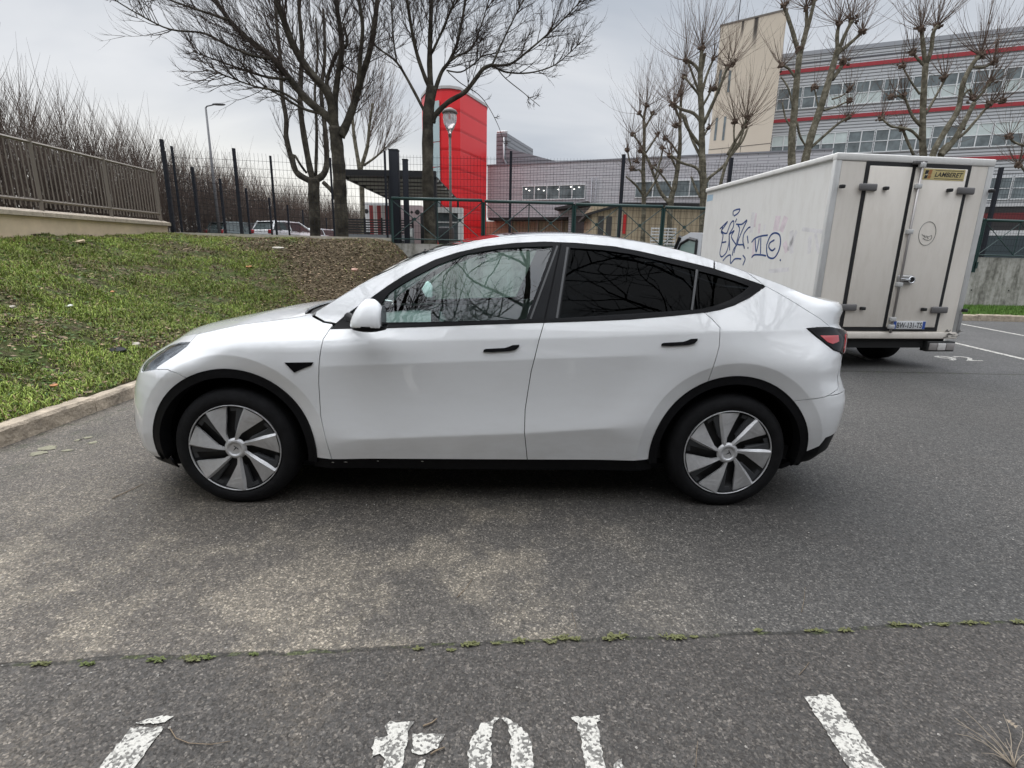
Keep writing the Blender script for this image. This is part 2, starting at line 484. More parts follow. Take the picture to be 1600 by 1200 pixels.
def dirty_paint():
    M = mat('car_paint', (.80, .81, .82), .42, 0, .5, 1.0, coatrough=.035)
    t = M.node_tree; b = t.nodes['Principled BSDF']; b.inputs['Coat IOR'].default_value = 1.75
    tcn = N(t, 'ShaderNodeTexCoord'); mp = N(t, 'ShaderNodeMapping'); mp.inputs['Scale'].default_value = (1.2, 1, 3.5)
    L(t, tcn.outputs['Object'], mp.inputs[0])
    n = N(t, 'ShaderNodeTexNoise'); n.inputs['Scale'].default_value = 2.2; n.inputs['Detail'].default_value = 9; n.inputs['Roughness'].default_value = .7
    L(t, mp.outputs[0], n.inputs['Vector'])
    sp_ = N(t, 'ShaderNodeSeparateXYZ'); L(t, tcn.outputs['Object'], sp_.inputs[0])
    lo = N(t, 'ShaderNodeMapRange'); L(t, sp_.outputs[2], lo.inputs[0]); lo.inputs[1].default_value = .55; lo.inputs[2].default_value = .2; lo.inputs[3].default_value = .12; lo.inputs[4].default_value = .5
    r = N(t, 'ShaderNodeMapRange'); L(t, n.outputs[0], r.inputs[0]); r.inputs[1].default_value = .42; r.inputs[2].default_value = .75
    mu = N(t, 'ShaderNodeMath', operation='MULTIPLY'); L(t, r.outputs[0], mu.inputs[0]); L(t, lo.outputs[0], mu.inputs[1])
    mxx = N(t, 'ShaderNodeMix', data_type='RGBA'); L(t, mu.outputs[0], mxx.inputs[0])
    mxx.inputs[6].default_value = (.80, .81, .82, 1); mxx.inputs[7].default_value = (.50, .48, .44, 1)
    L(t, mxx.outputs[2], b.inputs['Base Color'])
    cr_ = N(t, 'ShaderNodeMapRange'); L(t, n.outputs[0], cr_.inputs[0]); cr_.inputs[1].default_value = .35; cr_.inputs[2].default_value = .8; cr_.inputs[3].default_value = .0; cr_.inputs[4].default_value = .07
    L(t, cr_.outputs[0], b.inputs['Coat Roughness'])
    return M
PAINT = dirty_paint()
BLK = mat('black_trim_plastic', (.007, .007, .008), .5, spec=.14, noise=(30, .25))
GBLK = mat('gloss_black_trim', (.006, .006, .007), .16, spec=.14)
RUB = mat('tyre_rubber', (.011, .011, .012), .75, spec=.18, noise=(14, .3), bump=(60, .15))
DARK = mat('underbody_dark', (.008, .008, .009), .9, spec=.1)
G_F = glassmat('clear_side_glass', (.60, .74, .70), 1.9)
G_R = glassmat('privacy_glass', (.016, .019, .022), .12)
G_W = glassmat('windscreen_glass', (.62, .72, .70), 1.4)
G_ROOF = glassmat('roof_glass', (.02, .02, .025), 1.5)
SILV = mat('wheel_cover_silver', (.60, .60, .605), .38, metal=.45, noise=(18, .12))
DGRY = mat('wheel_cover_dark', (.05, .052, .055), .4, spec=.3)
SEAT = mat('light_seat_leather', (.62, .62, .60), .55)
DASH = mat('dashboard_grey', (.30, .31, .31), .6)
REDL = mat('tail_lamp_red', (.42, .012, .018), .12, coat=1)
LENS = glassmat('lamp_lens', (.62, .65, .68), 1.2)
CHR = mat('lamp_reflector', (.7, .71, .73), .15, metal=1)
HLD = mat('lamp_housing', (.42, .44, .46), .3, spec=.6, noise=(26, .5, 3))

car = thing('parked_car', 'white five-seat crossover with black wheel arches, parked side-on in the foreground', 'car', (CX, CY, 0), CYAW)
def arc(cx, r, a0, a1, n=26, cz=WZ):
    return [(cx+r*math.cos(math.radians(a0+(a1-a0)*i/n)), cz+r*math.sin(math.radians(a0+(a1-a0)*i/n))) for i in range(n+1)]
RO, RI = .472, .425
def ang(cx, p): return math.degrees(math.atan2(p[1]-WZ, p[0]-cx))
# shut lines
dA = picks([(517, 512), (505, 530), (499, 562), (498, 600), (501, 650), (510, 690), (519, 719)])       # front edge of front door
dB = picks([(850, 504), (842, 532), (830, 580), (820.5, 640), (819.5, 675), (824, 715)])                # between doors
dC = picks([(1100, 488), (1112, 498), (1125, 512), (1124, 540), (1115, 572), (1106, 597)])              # rear edge of rear door
belt = picks([(517, 514), (560, 513), (602, 512.5), (660, 510.5), (740, 507.5), (800, 505.5), (850, 504), (900, 502.5), (985, 499), (1050, 493.5), (1100, 488.5)])
bend = picks([(1100, 488.5), (1125, 484), (1147, 477), (1172, 464.5), (1197, 447)])
trimtop = picks([(525, 505), (540, 492), (556, 480.5), (580, 465), (605, 447), (630, 431), (655, 417.5), (680, 405.5), (716, 394), (755, 385.5), (805, 379.5), (850, 377.5), (900, 379.5), (960, 385), (1000, 392.5), (1035, 400.5), (1075, 409.5), (1110, 418), (1150, 431), (1197, 447)])
X_ = lambda u, z: (float(x_of(SR(z)-u, z)), z)
XF = lambda u, z: (float(x_of(SF(z)+u, z)), z)
zb = .30                                   # lower edge of the painted doors
dA[-1] = (dA[-1][0], zb); dB[-1] = (dB[-1][0], zb)
# front door
P = dA + [(dA[-1][0]+.3, zb), (dB[-1][0]-.3, zb)] + dB[::-1] + [p for p in belt if dA[0][0] < p[0] < dB[0][0]][::-1]
door_f = panel('front_door', P, PAINT, car, h=.035)
# rear door: follows the rear arch
ae = ang(RAX, dC[-1]); aez = math.degrees(math.pi-math.asin((zb-WZ)/RO))
P = dB + [(dB[-1][0]+.2, zb)] + arc(RAX, RO, aez, ae)[0:] + dC[::-1][1:] + [p for p in belt if dB[0][0]+.01 < p[0] < dC[0][0]-.01][::-1]
door_r = panel('rear_door', P, PAINT, car, h=.035)
# front wing
fbs = picks([(243, 577), (262, 577.5), (276, 583)]) ; fb_arch = pick(291, 590)
a_s = ang(FAX, fb_arch); a_e = math.degrees(math.asin((zb-WZ)/RO))
fb_arch = (FAX+RO*math.cos(R(a_s)), WZ+RO*math.sin(R(a_s)))
hl_back = picks([(292, 541), (297, 535)])
HLp = picks([(221, 580), (226, 568), (239.5, 556.5), (254, 547), (265, 540.5), (280, 536), (297, 535), (292, 541), (275, 554), (258, 565), (242, 574), (228, 580)])
ztp = lambda a, b, k: [(x, float(zt(x))-.001) for x in np.linspace(a, b, k)]
xk0 = hl_back[1][0]
P = [fbs[0], fbs[1], fbs[2]] + arc(FAX, RO, a_s, a_e) + [(dA[-1][0]-.004, zb)] + dA[::-1] + [(dA[0][0]+.01, dA[0][1]+.012)] + \
    picks([(519, 506), (505, 503.5), (489, 495)]) + ztp(crest[-1][0]-.01, xk0+.01, 16) + picks([(297, 535), (292, 541), (275, 554), (258, 565), (246, 573)])
wing = panel('front_wing', P, PAINT, car, h=.035)
# A-pillar, roof rail and C-pillar: one painted piece
P = picks([(521, 504), (507, 501.5), (492, 493)]) + ztp(rail[0][0], rail[14][0]+.03, 70) + [trimtop[-3][:2]] 
i_s = 15
P = picks([(521, 504), (507, 501.5), (492, 493)]) + ztp(rail[0][0], pick(1115, 406)[0], 60) + picks([(1115, 419.5)]) + [p for p in trimtop[::-1] if p[0] < pick(1113, 419)[0]]
rl = panel('roof_rail', P, PAINT, car, h=.03, gap=.001)
# rear quarter
hs = picks([(1195, 446), (1213, 456), (1232, 467), (1250, 478), (1264, 487), (1283, 499), (1297, 511)])   # tailgate shut line
TLp = picks([(1260, 513), (1280, 511.8), (1298, 511)])
tl_low = picks([(1260, 513), (1275, 526), (1291, 538.5), (1302, 547), (1312, 550.5)])
rbs = picks([(1239, 627), (1265, 624), (1288, 620.5), (1293, 618.5)])                          # rear bumper shut line
r_a = ang(RAX, rbs[0]); rbs[0] = (RAX+RO*math.cos(R(r_a)), WZ+RO*math.sin(R(r_a)))
xe = lambda z: (float(xr(z)), z)            # on the centreline at the tail
P = dC[::-1] and (arc(RAX, RO, ae, r_a) + rbs[1:] + [X_(.53, .74), X_(.50, .80), X_(.46, .92)] + tl_low[::-1] + TLp[:0] + picks([(1278, 511.5)]) + hs[::-1] + [(pick(1165, 424)[0], float(zt(pick(1165, 424)[0]))-.001)] +
     [(pick(1117, 407)[0], float(zt(pick(1117, 407)[0]))-.001)] + picks([(1117, 420.5)]) + [p for p in trimtop if p[0] > pick(1119, 421)[0]][:-1] + bend[::-1] + dC)
# drop the near-duplicates
def clean(P, e=.004):
    o = [P[0]]
    for p in P[1:]:
        if math.hypot(p[0]-o[-1][0], p[1]-o[-1][1]) > e: o.append(p)
    if math.hypot(o[0][0]-o[-1][0], o[0][1]-o[-1][1]) < e: o.pop()
    return o
quarter = panel('rear_quarter', clean(P), PAINT, car, h=.035)
# tailgate: flank strip above the shut line, then round the tail
P = clean([(p[0]+.0, p[1]) for p in hs] + [X_(.40, 1.06), X_(.2, 1.06), X_(0, 1.06), X_(0, 1.10), X_(0, 1.15), X_(0, 1.20)] + ztp(3.785, pick(1167, 425)[0], 30))
tg = panel('tailgate', P, PAINT, car, h=.03, both=True, gap=.001, mirror=False)
tgl = [(float(xr(z)), z) for z in (.62, .66, .70, .76, .82, .88, .93)]
P = clean([rbs[-1], X_(.4, .71), X_(.2, .71), X_(0, .71), X_(0, .8), X_(0, .9), X_(0, 1.0), X_(0, 1.052), X_(.25, 1.052), X_(.25, .95), X_(.44, .92), X_(.48, .80), X_(.51, .74)])
panel('tailgate_lower', P, PAINT, car, h=.035, both=True, gap=.001, mirror=False)
# rear bumper
zrb = [(1257, 706.5), (1280, 697), (1293, 680), (1305, 657)]
low = picks([(1259, 706), (1280, 697)])
low = picks([(1259, 706), (1280, 697), (1290, 684)])
P = clean(arc(RAX, RO, r_a, ang(RAX, low[0])) + low[1:] + [X_(.35, .47), X_(.2, .48), X_(0, .48), X_(0, .56), X_(0, .63), X_(0, .70), X_(.25, .70), X_(.45, .705)] + rbs[::-1])
panel('rear_bumper', P, PAINT, car, h=.035, both=True, mirror=False, gap=.0015)
P = clean(low + [X_(.35, .47), X_(.2, .48), X_(0, .48), X_(0, .38), X_(0, .30), X_(.3, .29), (3.50, .28), (3.36, .265), (RAX+RO-.05, .24), (RAX+RO-.02, .30)])
panel('rear_valance', P, BLK, car, h=.04, both=True, mirror=False, off=-.006)
# front bumper
a_fb = 180+math.degrees(math.asin((WZ-.275)/RO))
P = clean([(float(xf(z)), z) for z in (.66, .55, .48, .40, .33)] + [XF(.3, .27), XF(.55, .262), XF(.75, .262)] + arc(FAX, RO, a_fb, a_s, 20) + [fbs[2], fbs[1], fbs[0]] + HLp[::-1][:1] + picks([(220, 582)]) + HLp[1:3] + picks([(256, 546)]) + ztp(pick(256, 546)[0], -.875, 14))
panel('front_bumper', P, PAINT, car, h=.03, both=True, mirror=False, gap=.0015)
P = clean([(float(xf(.33)), .33), (float(xf(.25)), .25), (float(xf(.2)), .2), XF(.4, .20), (-.50, .20), (-.38, .19), (-.40, .27), XF(.75, .262), XF(.55, .262), XF(.3, .27)])
panel('front_valance', P, BLK, car, h=.04, both=True, mirror=False, off=-.004)
# black corner vent
P = [XF(.36, .50), XF(.36, .43), XF(.47, .415), XF(.50, .44), XF(.46, .49)]
panel('bumper_vent', P, BLK, car, h=.02, gap=0, off=.002, thick=.01)
# headlamp
panel('headlamp_housing', HLp, HLD, car, h=.02, gap=-.008, off=-.016, thick=0)
hp = inset([(float(s_of(x, z)), z) for x, z in densify(HLp, .02)], .02)
hl = panel('headlamp', HLp, LENS, car, h=.02, gap=.0015, off=.0, thick=.004)
Pr = picks([(258, 552), (268, 545), (288, 539), (284, 545), (266, 558)])
for q in (0,): panel('headlamp_reflector', Pr, CHR, car, h=.012, gap=0, off=-.010, thick=.01)
Pr = picks([(238, 563), (246, 556), (252, 552), (255, 557), (247, 564), (240, 569)])
panel('headlamp_reflector', Pr, CHR, car, h=.012, gap=0, off=-.011, thick=.01)
P = [HLp[3], HLp[4], HLp[5], HLp[6]] + ztp(HLp[6][0], HLp[3][0], 10)
panel('wing_crown', [(x, z+(.003 if i < 4 else 0)) for i, (x, z) in enumerate(P)], PAINT, car, h=.02, gap=0, thick=.01)
# tail lamp
P = clean(TLp + [X_(.42, 1.056), X_(.25, 1.054), X_(.25, .953), X_(.42, .923)] + tl_low[::-1])
panel('tail_lamp', P, GBLK, car, h=.02, gap=.002, off=.006, thick=.02)
panel('tail_lamp_red_lens', picks([(1280, 525), (1308, 525), (1309, 534), (1299, 538), (1291, 535)]), REDL, car, h=.02, gap=.0, off=.009, thick=.004)
P = [X_(.47, .935), X_(.46, 1.035), X_(.28, 1.035), X_(.28, .965), X_(.40, .935)]
panel('tail_lamp_red_lens', P, REDL, car, h=.02, gap=0, off=.010, thick=.004)

# black window surround (one piece with the panes cut out)
gfront = picks([(601, 503.5), (594, 476), (607, 458), (625, 445.5), (650, 431), (685, 413), (730, 396.5), (780, 388), (820, 385.5), (864, 384.5), (855, 410), (840, 450), (822, 498.5), (740, 501), (660, 503)])
grear = picks([(874, 497), (881, 450), (891, 387), (940, 390), (985, 396.5), (1035, 408), (1087, 421), (1084, 450), (1079, 484), (1040, 486.5), (960, 491.5)])
gquart = picks([(1083, 484), (1088, 450), (1092, 423), (1120, 430), (1150, 439), (1171, 447), (1160, 457), (1140, 469), (1115, 478), (1098, 482)])
P = clean([(p[0], p[1]+.0) for p in belt] + bend[1:] + trimtop[::-1][1:])
panel('window_surround', P, GBLK, car, h=.035, gap=.001, off=-.002, thick=.012, holes=[gfront, grear, gquart])
panel('front_side_window', gfront, G_F, car, h=.04, gap=-.004, off=-.012, thick=0)
panel('rear_side_window', grear, G_R, car, h=.04, gap=-.004, off=-.012, thick=0)
panel('quarter_window', gquart, G_R, car, h=.04, gap=-.004, off=-.012, thick=0)
# satin belt strip below the panes and the pillar cover line
P = belt[1:] + bend[1:4] + [(p[0], p[1]+.016) for p in (belt[1:]+bend[1:4])[::-1]]
panel('belt_moulding', P, BLK, car, h=.02, gap=0, off=.003, thick=.006)
def stripe(nm, a, b, w_, m_, off=.001):
    a = np.array(a); b = np.array(b); d = b-a; n_ = np.array([-d[1], d[0]])/np.linalg.norm(d)*w_/2
    panel(nm, [tuple(a+n_), tuple(a-n_), tuple(b-n_), tuple(b+n_)], m_, car, h=.02, gap=0, off=off, thick=.004)
TRG = mat('pillar_seal', (.05, .05, .052), .35)
stripe('pillar_seal', pick(829, 498), pick(871, 384), .010, TRG)
stripe('pillar_seal', pick(870, 497), pick(887, 386), .012, TRG)
stripe('pillar_seal', pick(1081, 484), pick(1089, 421), .012, TRG)
stripe('door_gap_seal', pick(850, 503), pick(888.5-12, 381), .008, DARK, .0012)

# wheel-arch mouldings, sill
for ax, nm in ((FAX, 'front'), (RAX, 'rear')):
    if nm == 'front': a0, a1 = -9, 191
    else: a0, a1 = -11, 189
    P = arc(ax, RO+.003, a0, a1, 44) + arc(ax, RI, a1, a0, 44)
    panel('wheel_arch_trim', P, BLK, car, h=.03, gap=0, off=.005, thick=.07)
P = [(RO-.012, .31), (1.4, .31), (RAX-RO+.012, .312), (RAX-RO+.03, .225), (1.4, .225), (RO-.03, .235)]
panel('sill_trim', P, BLK, car, h=.04, gap=0, off=-.012, thick=.05)
# fender vent, door handles
RV = picks([(445, 566.5), (490, 566), (487, 571), (474, 576), (460, 582)])
panel('side_repeater', RV, GBLK, car, h=.02, gap=0, off=.005, thick=.008)
for dx, dy, nm in ((0, 0, 'front'), (278, -9.5, 'rear')):
    Pq = picks([(755+dx, 550+dy), (756+dx, 546.5+dy), (759+dx, 545.2+dy), (789+dx, 543.6+dy), (795+dx, 541.8+dy), (801+dx, 539.2+dy), (811.5+dx, 538.6+dy), (811+dx, 542+dy), (806+dx, 546.5+dy), (798+dx, 548.6+dy), (770+dx, 550.4+dy)])
    panel('door_handle', Pq, BLK, car, h=.015, gap=0, off=.008, thick=.012)

# scuffs along the sill
SCF = mat('scuff_mark', (.35, .34, .32), .8)
for px_, py_, w_ in ((517, 723.5, 5), (536, 723, 7), (588, 721.5, 4), (657, 722, 5)):
    panel('scuff_mark', picks([(px_, py_), (px_+w_*.5, py_-.7), (px_+w_, py_+.2), (px_+w_*.6, py_+.9)]), SCF, car, h=.02, gap=0, off=-.008, thick=.0, mirror=False)
# dark inner body behind the gaps
P = arc(FAX, RO+.02, 165, -5, 20)
P = clean([(-.60, .30)] + arc(FAX, RO+.02, 186, -6, 24) + [(.6, .25), (2.3, .25)] + arc(RAX, RO+.02, 188, -8, 24) + [(3.45, .36), (3.60, .5), (3.60, .9), (3.60, 1.15), (3.3, 1.22), (3.05, 1.26), (2.9, 1.15), (2.0, 1.08), (.6, 1.03), (.3, 1.0), (-.2, .93), (-.5, .84), (-.66, .62)])
panel('inner_body', P, DARK, car, h=.06, gap=0, off=-.022, thick=.0)
mb = MB()
ol = [(-.80, YC-.2), (-.72, YC-.55), (-.5, YC-.72), (-.46, .12), (3.3, .12), (3.45, YC-.72), (3.6, YC-.5), (3.68, YC-.2)]
mb.prism([(x, y, .20) for x, y in ol]+[(x, 2*YC-y, .20) for x, y in ol[::-1]], (0, 0, .03))
A0_, A1_ = R(-191), R(11)
for ax in (FAX, RAX):
    for sd_ in (0, 1):
        M4 = Matrix.Translation((ax, .03 if sd_ == 0 else 2*YC-.03, WZ)) @ Matrix.Rotation(R(90 if sd_ == 1 else -90), 4, 'X') 
        if sd_ == 0: mb.lathe([(.455, .0), (.455, .34), (.0, .34)], 32, M4, a0=A0_, a1=A1_)
        else: mb.lathe([(.455, .0), (.455, .34), (.0, .34)], 32, M4, a0=-A1_, a1=-A0_)
mb.build('underbody', DARK, car)

# ---- top surfaces
ga = .955
xh = .36
toppanel('bonnet', [(-.83, 0), (-.82, .45), (-.78, .72), (-.70, .88), (-.55, ga), (-.2, ga), (.1, ga), (.40, ga), (.36, .8), (.30, .5), (.26, 0)] + [(.30, -.5), (.36, -.8), (.40, -ga), (.1, -ga), (-.2, -ga), (-.55, -ga), (-.70, -.88), (-.78, -.72), (-.82, -.45)], PAINT, car)
toppanel('cowl', [(.275, 0), (.315, .5), (.375, .8), (.415, .985), (.50, .985), (.47, .8), (.42, .5), (.38, 0), (.42, -.5), (.47, -.8), (.50, -.985), (.415, -.985), (.375, -.8), (.315, -.5)], BLK, car, off=-.018)
wsb = [(.385, 0), (.425, .5), (.475, .8), (.52, .95)]
hdr = [(1.30, .95), (1.26, .5), (1.25, 0)]
sym = lambda P: P + [(x, -t) for x, t in P[::-1] if t != 0]
def symc(A, B):   # A: front edge from centre outwards, B: rear edge from outside to centre
    h_ = A + B; return h_ + [(x, -t) for x, t in B[::-1] if t != 0] + [(x, -t) for x, t in A[::-1] if t != 0]
toppanel('windscreen', symc(wsb, hdr), G_W, car, off=-.004, thick=0)
toppanel('roof_glass', symc([(1.255, 0), (1.265, .5), (1.305, .93)], [(2.62, .90), (2.66, .5), (2.67, 0)]), G_ROOF, car, off=-.002, thick=0)
toppanel('rear_window', symc([(2.69, 0), (2.68, .5), (2.65, .89)], [(3.42, .86), (3.52, .5), (3.54, 0)]), G_R, car, off=-.002, thick=0)
toppanel('tailgate_top', symc([(3.545, 0), (3.525, .5), (3.43, .86)], [(3.43, 1), (3.55, 1), (3.65, 1), (3.77, 1), (3.78, .5), (3.785, 0)]), PAINT, car, gap=.0, off=0)
for sg in (1, -1):
    toppanel('roof_edge', [(.52, .95*sg), (1.0, .95*sg), (1.30, .945*sg), (2.0, .93*sg), (2.63, .90*sg), (3.0, .885*sg), (3.43, .86*sg), (3.43, 1.0*sg), (2.6, 1.0*sg), (1.6, 1*sg), (.9, 1.0*sg), (.45, 1.0*sg)], PAINT, car, gap=.0, thick=.01, h=.03)
    # fender crest strip beside the bonnet
    toppanel('wing_top', [(-.55, ga*sg), (.1, ga*sg), (.42, ga*sg), (.45, 1.0*sg), (0, 1*sg), (-.55, 1*sg), (-.74, 1*sg), (-.82, 1*sg), (-.875, 1*sg), (-.875, .0), (-.83, .0), (-.82, .45*sg), (-.78, .72*sg), (-.70, .88*sg)], PAINT, car, gap=.0, h=.03)

# ---- door mirror
def ell_mirror(side):
    c = picks([(577, 505)])[0]
    M_ = None
    bm = bmesh.new(); bmesh.ops.create_uvsphere(bm, u_segments=28, v_segments=20, radius=1)
    for v in bm.verts:
        x, y, z = v.co
        zz_ = z if z > 0 else z*.18
        w_ = (1-.30*max(0, z)**1.5)
        x = math.copysign(abs(x)**.8, x)
        if x > .70: x = .70+(x-.70)*.3       # flat side that carries the glass
        v.co = Vector((x*.098*w_ + .012*max(0, z), y*.085*w_, zz_*.138))
    yy = -.125
    d_ = ray_car(577, 508); t_ = (yy-CAM_L[1])/d_[1]; q_ = CAM_L+t_*d_
    X0, Z0 = float(q_[0]), float(q_[2])
    T_ = Matrix.Translation((X0, yy, Z0))
    return bm, T_, X0, yy, Z0
bm_, T_, X0, yy, Z0 = ell_mirror(0)
mbm = MB(); mbm.addbm(bm_, T_, True)
mir = mbm.build('door_mirror', PAINT, car)
mbb = MB(); mbb.lathe([(0, -.028), (.5, -.026), (.9, -.016), (1.0, -.002), (1.0, .008)], 28, Matrix.Translation((X0, yy, Z0-.006)) @ Matrix.Diagonal((.096, .086, 1, 1)))
mbb.tube([(X0-.02, yy+.03, Z0-.016), (X0-.08, yy+.10, Z0-.004), (X0-.16, yy+.185, Z0+.02)], [.020, .024, .028], 10)
mbb.build('mirror_base', BLK, mir)
mg = MB(); mg.lathe([(0, .0), (1, .0)], 24, Matrix.Translation((X0+.078, yy, Z0+.045)) @ Matrix.Rotation(R(90), 4, 'Y') @ Matrix.Diagonal((.06, .065, 1, 1)))
mg.build('mirror_glass', CHR, mir)
def mirror_copy(o, parent):
    V = [(v.co.x, 2*YC-v.co.y, v.co.z) for v in o.data.vertices]; Fc = [tuple(reversed(p.vertices)) for p in o.data.polygons]
    me = bpy.data.meshes.new(o.name.split('.')[0]); me.from_pydata(V, [], Fc); me.polygons.foreach_set('use_smooth', [p.use_smooth for p in o.data.polygons]); me.update()
    me.materials.append(o.data.materials[0])
    q = bpy.data.objects.new(o.name.split('.')[0], me); COL.objects.link(q); q.parent = parent
    for ch in [c for c in COL.objects if c.parent == o]: mirror_copy(ch, q)
    return q
mirror_copy(mir, car)

# ---- wheels
def wheel(cx, y0, face, phase, chir=1):
    """y0: outer face plane; face=-1 looks at the camera"""
    # local lathe axis z -> outward
    M4 = Matrix.Translation((cx, y0, WZ)) @ Matrix.Rotation(R(90 if face < 0 else -90), 4, 'X')
    w_ = MB()
    tp = [(.262, -.012), (.272, -.002), (.285, .004), (.305, .004), (.325, -.003), (.340, -.014), (.352, -.034), (.357, -.055), (.3585, -.10), (.3585, -.155), (.355, -.20), (.34, -.225), (.30, -.235), (.262, -.22)]
    w_.lathe(tp, 72, M4)
    # flatten where it meets the ground
    V = []
    for p in w_.v: V.append((p[0], p[1], max(p[2], .001)))
    w_.v = V
    W_ = w_.build('wheel', RUB, car)
    rb = MB(); rb.lathe([(.262, -.012), (.2635, -.004), (.2605, .0005), (.2575, -.002), (.2565, -.012)], 72, M4); rb.build('rim_flange', SILV, W_)
    bk = MB(); bk.lathe([(.252, -.004), (.247, -.045), (.20, -.055), (.08, -.05), (0, -.05)], 48, M4); bk.build('rim', mat_cached('rim_dark', (.012, .012, .013), .5), W_)
    sp_ = MB(); dk = MB()
    for k in range(7):
        a = R(phase)+2*math.pi*k/7
        def P(r, off, h):     # r along the spoke direction, off tangential (positive = trailing side)
            x = r*math.cos(a) + off*math.sin(a)*chir; y = r*math.sin(a) - off*math.cos(a)*chir
            return M4 @ Vector((x*(1 if face < 0 else -1), y, h))
        def Pa(r, da, h):
            x = r*math.cos(a-da*chir); y = r*math.sin(a-da*chir)
            return M4 @ Vector((x*(1 if face < 0 else -1), y, h))
        # silver blade: sharp straight ridge, surface falls away from it
        n_ = 9; A_, B_, C_ = [], [], []
        for i in range(n_):
            u = i/(n_-1)
            r = .045+u*(.2570-.045)
            ridge_off = -.004-.012*(1-u)
            wid = .012+.026*u+.095*max(0, (u-.22)/.78)**1.05
            wid = min(wid, .126)
            hh = .004+.006*(1-u)*0+.010*math.sin(math.pi*min(1, u*1.0))*.6-.004*(1-u)
            A_.append(P(r, ridge_off, hh)); 
            rr = math.sqrt(max(1e-6, min(r, (.2570))**2))
            bo = ridge_off+wid; rb_ = math.sqrt(max(((.2570))**2-bo**2, 0)) if u == 1 else r
            B_.append(P(min(rb_, math.sqrt(max(.2570**2-bo**2, 0))), bo, hh-.020*min(1, u*1.6)))
            C_.append(P(r, ridge_off-.007-.010*u, hh-.016))
        for i in range(n_-1):
            sp_.poly([A_[i], A_[i+1], B_[i+1], B_[i]], False); sp_.poly([C_[i], C_[i+1], A_[i+1], A_[i]], False)
            lo0 = B_[i]; lo1 = B_[i+1]; nv = (M4.to_3x3() @ Vector((0, 0, -1)))*.014
            sp_.poly([B_[i], B_[i+1], B_[i+1]+nv, B_[i]+nv], False)
        # dark satin strip on the leading side of the ridge
        q = [P(.085, -.020, -.010), P(.2485, -.012, -.006), P(.2445, -.056, -.010), P(.11, -.036, -.016)]
        dk.poly(q)
        nv = (M4.to_3x3() @ Vector((0, 0, -1)))*.02
        dk.poly([q[3], q[2], q[2]+nv, q[3]+nv])
        # small outer web between slot and rim
        q = [P(.2435, -.056, -.012), P(.231, -.092, -.013), P(.208, -.084, -.015), P(.222, -.052, -.015)]
        dk.poly(q)
    sp_.build('wheel_cover', SILV, W_); dk.build('wheel_cover_insert', DGRY, W_)
    hb = MB(); hb.lathe([(.064, -.012), (.058, -.002), (.050, .003), (.038, .005), (.038, .001), (.030, -.001), (.0, -.001)], 40, M4); hb.build('hub_cap', SILV, W_)
    emb = MB()
    # small emblem in the hub: a T-shaped mark
    def E(pts):
        emb.poly([M4 @ Vector((x*(1 if face < 0 else -1), y, .0006)) for x, y in pts])
    an = R(phase-60); ca, sa = math.cos(an), math.sin(an); rt = lambda x, y: (x*ca-y*sa, x*sa+y*ca)
    E([rt(*p) for p in ((-.017, .014), (.017, .014), (.015, .009), (-.015, .009))]); E([rt(*p) for p in ((-.004, .008), (.004, .008), (.0, -.018))])
    emb.build('emblem', DGRY, W_)
    return W_
_mc = {}
def mat_cached(n, c, r, **k):
    if n not in _mc: _mc[n] = mat(n, c, r, **k)
    return _mc[n]
wheel(FAX, .0, -1, 18.7)
wheel(RAX, .0, -1, 1.5)
wheel(FAX, 2*YC, 1, 40)
wheel(RAX, 2*YC, 1, 10)

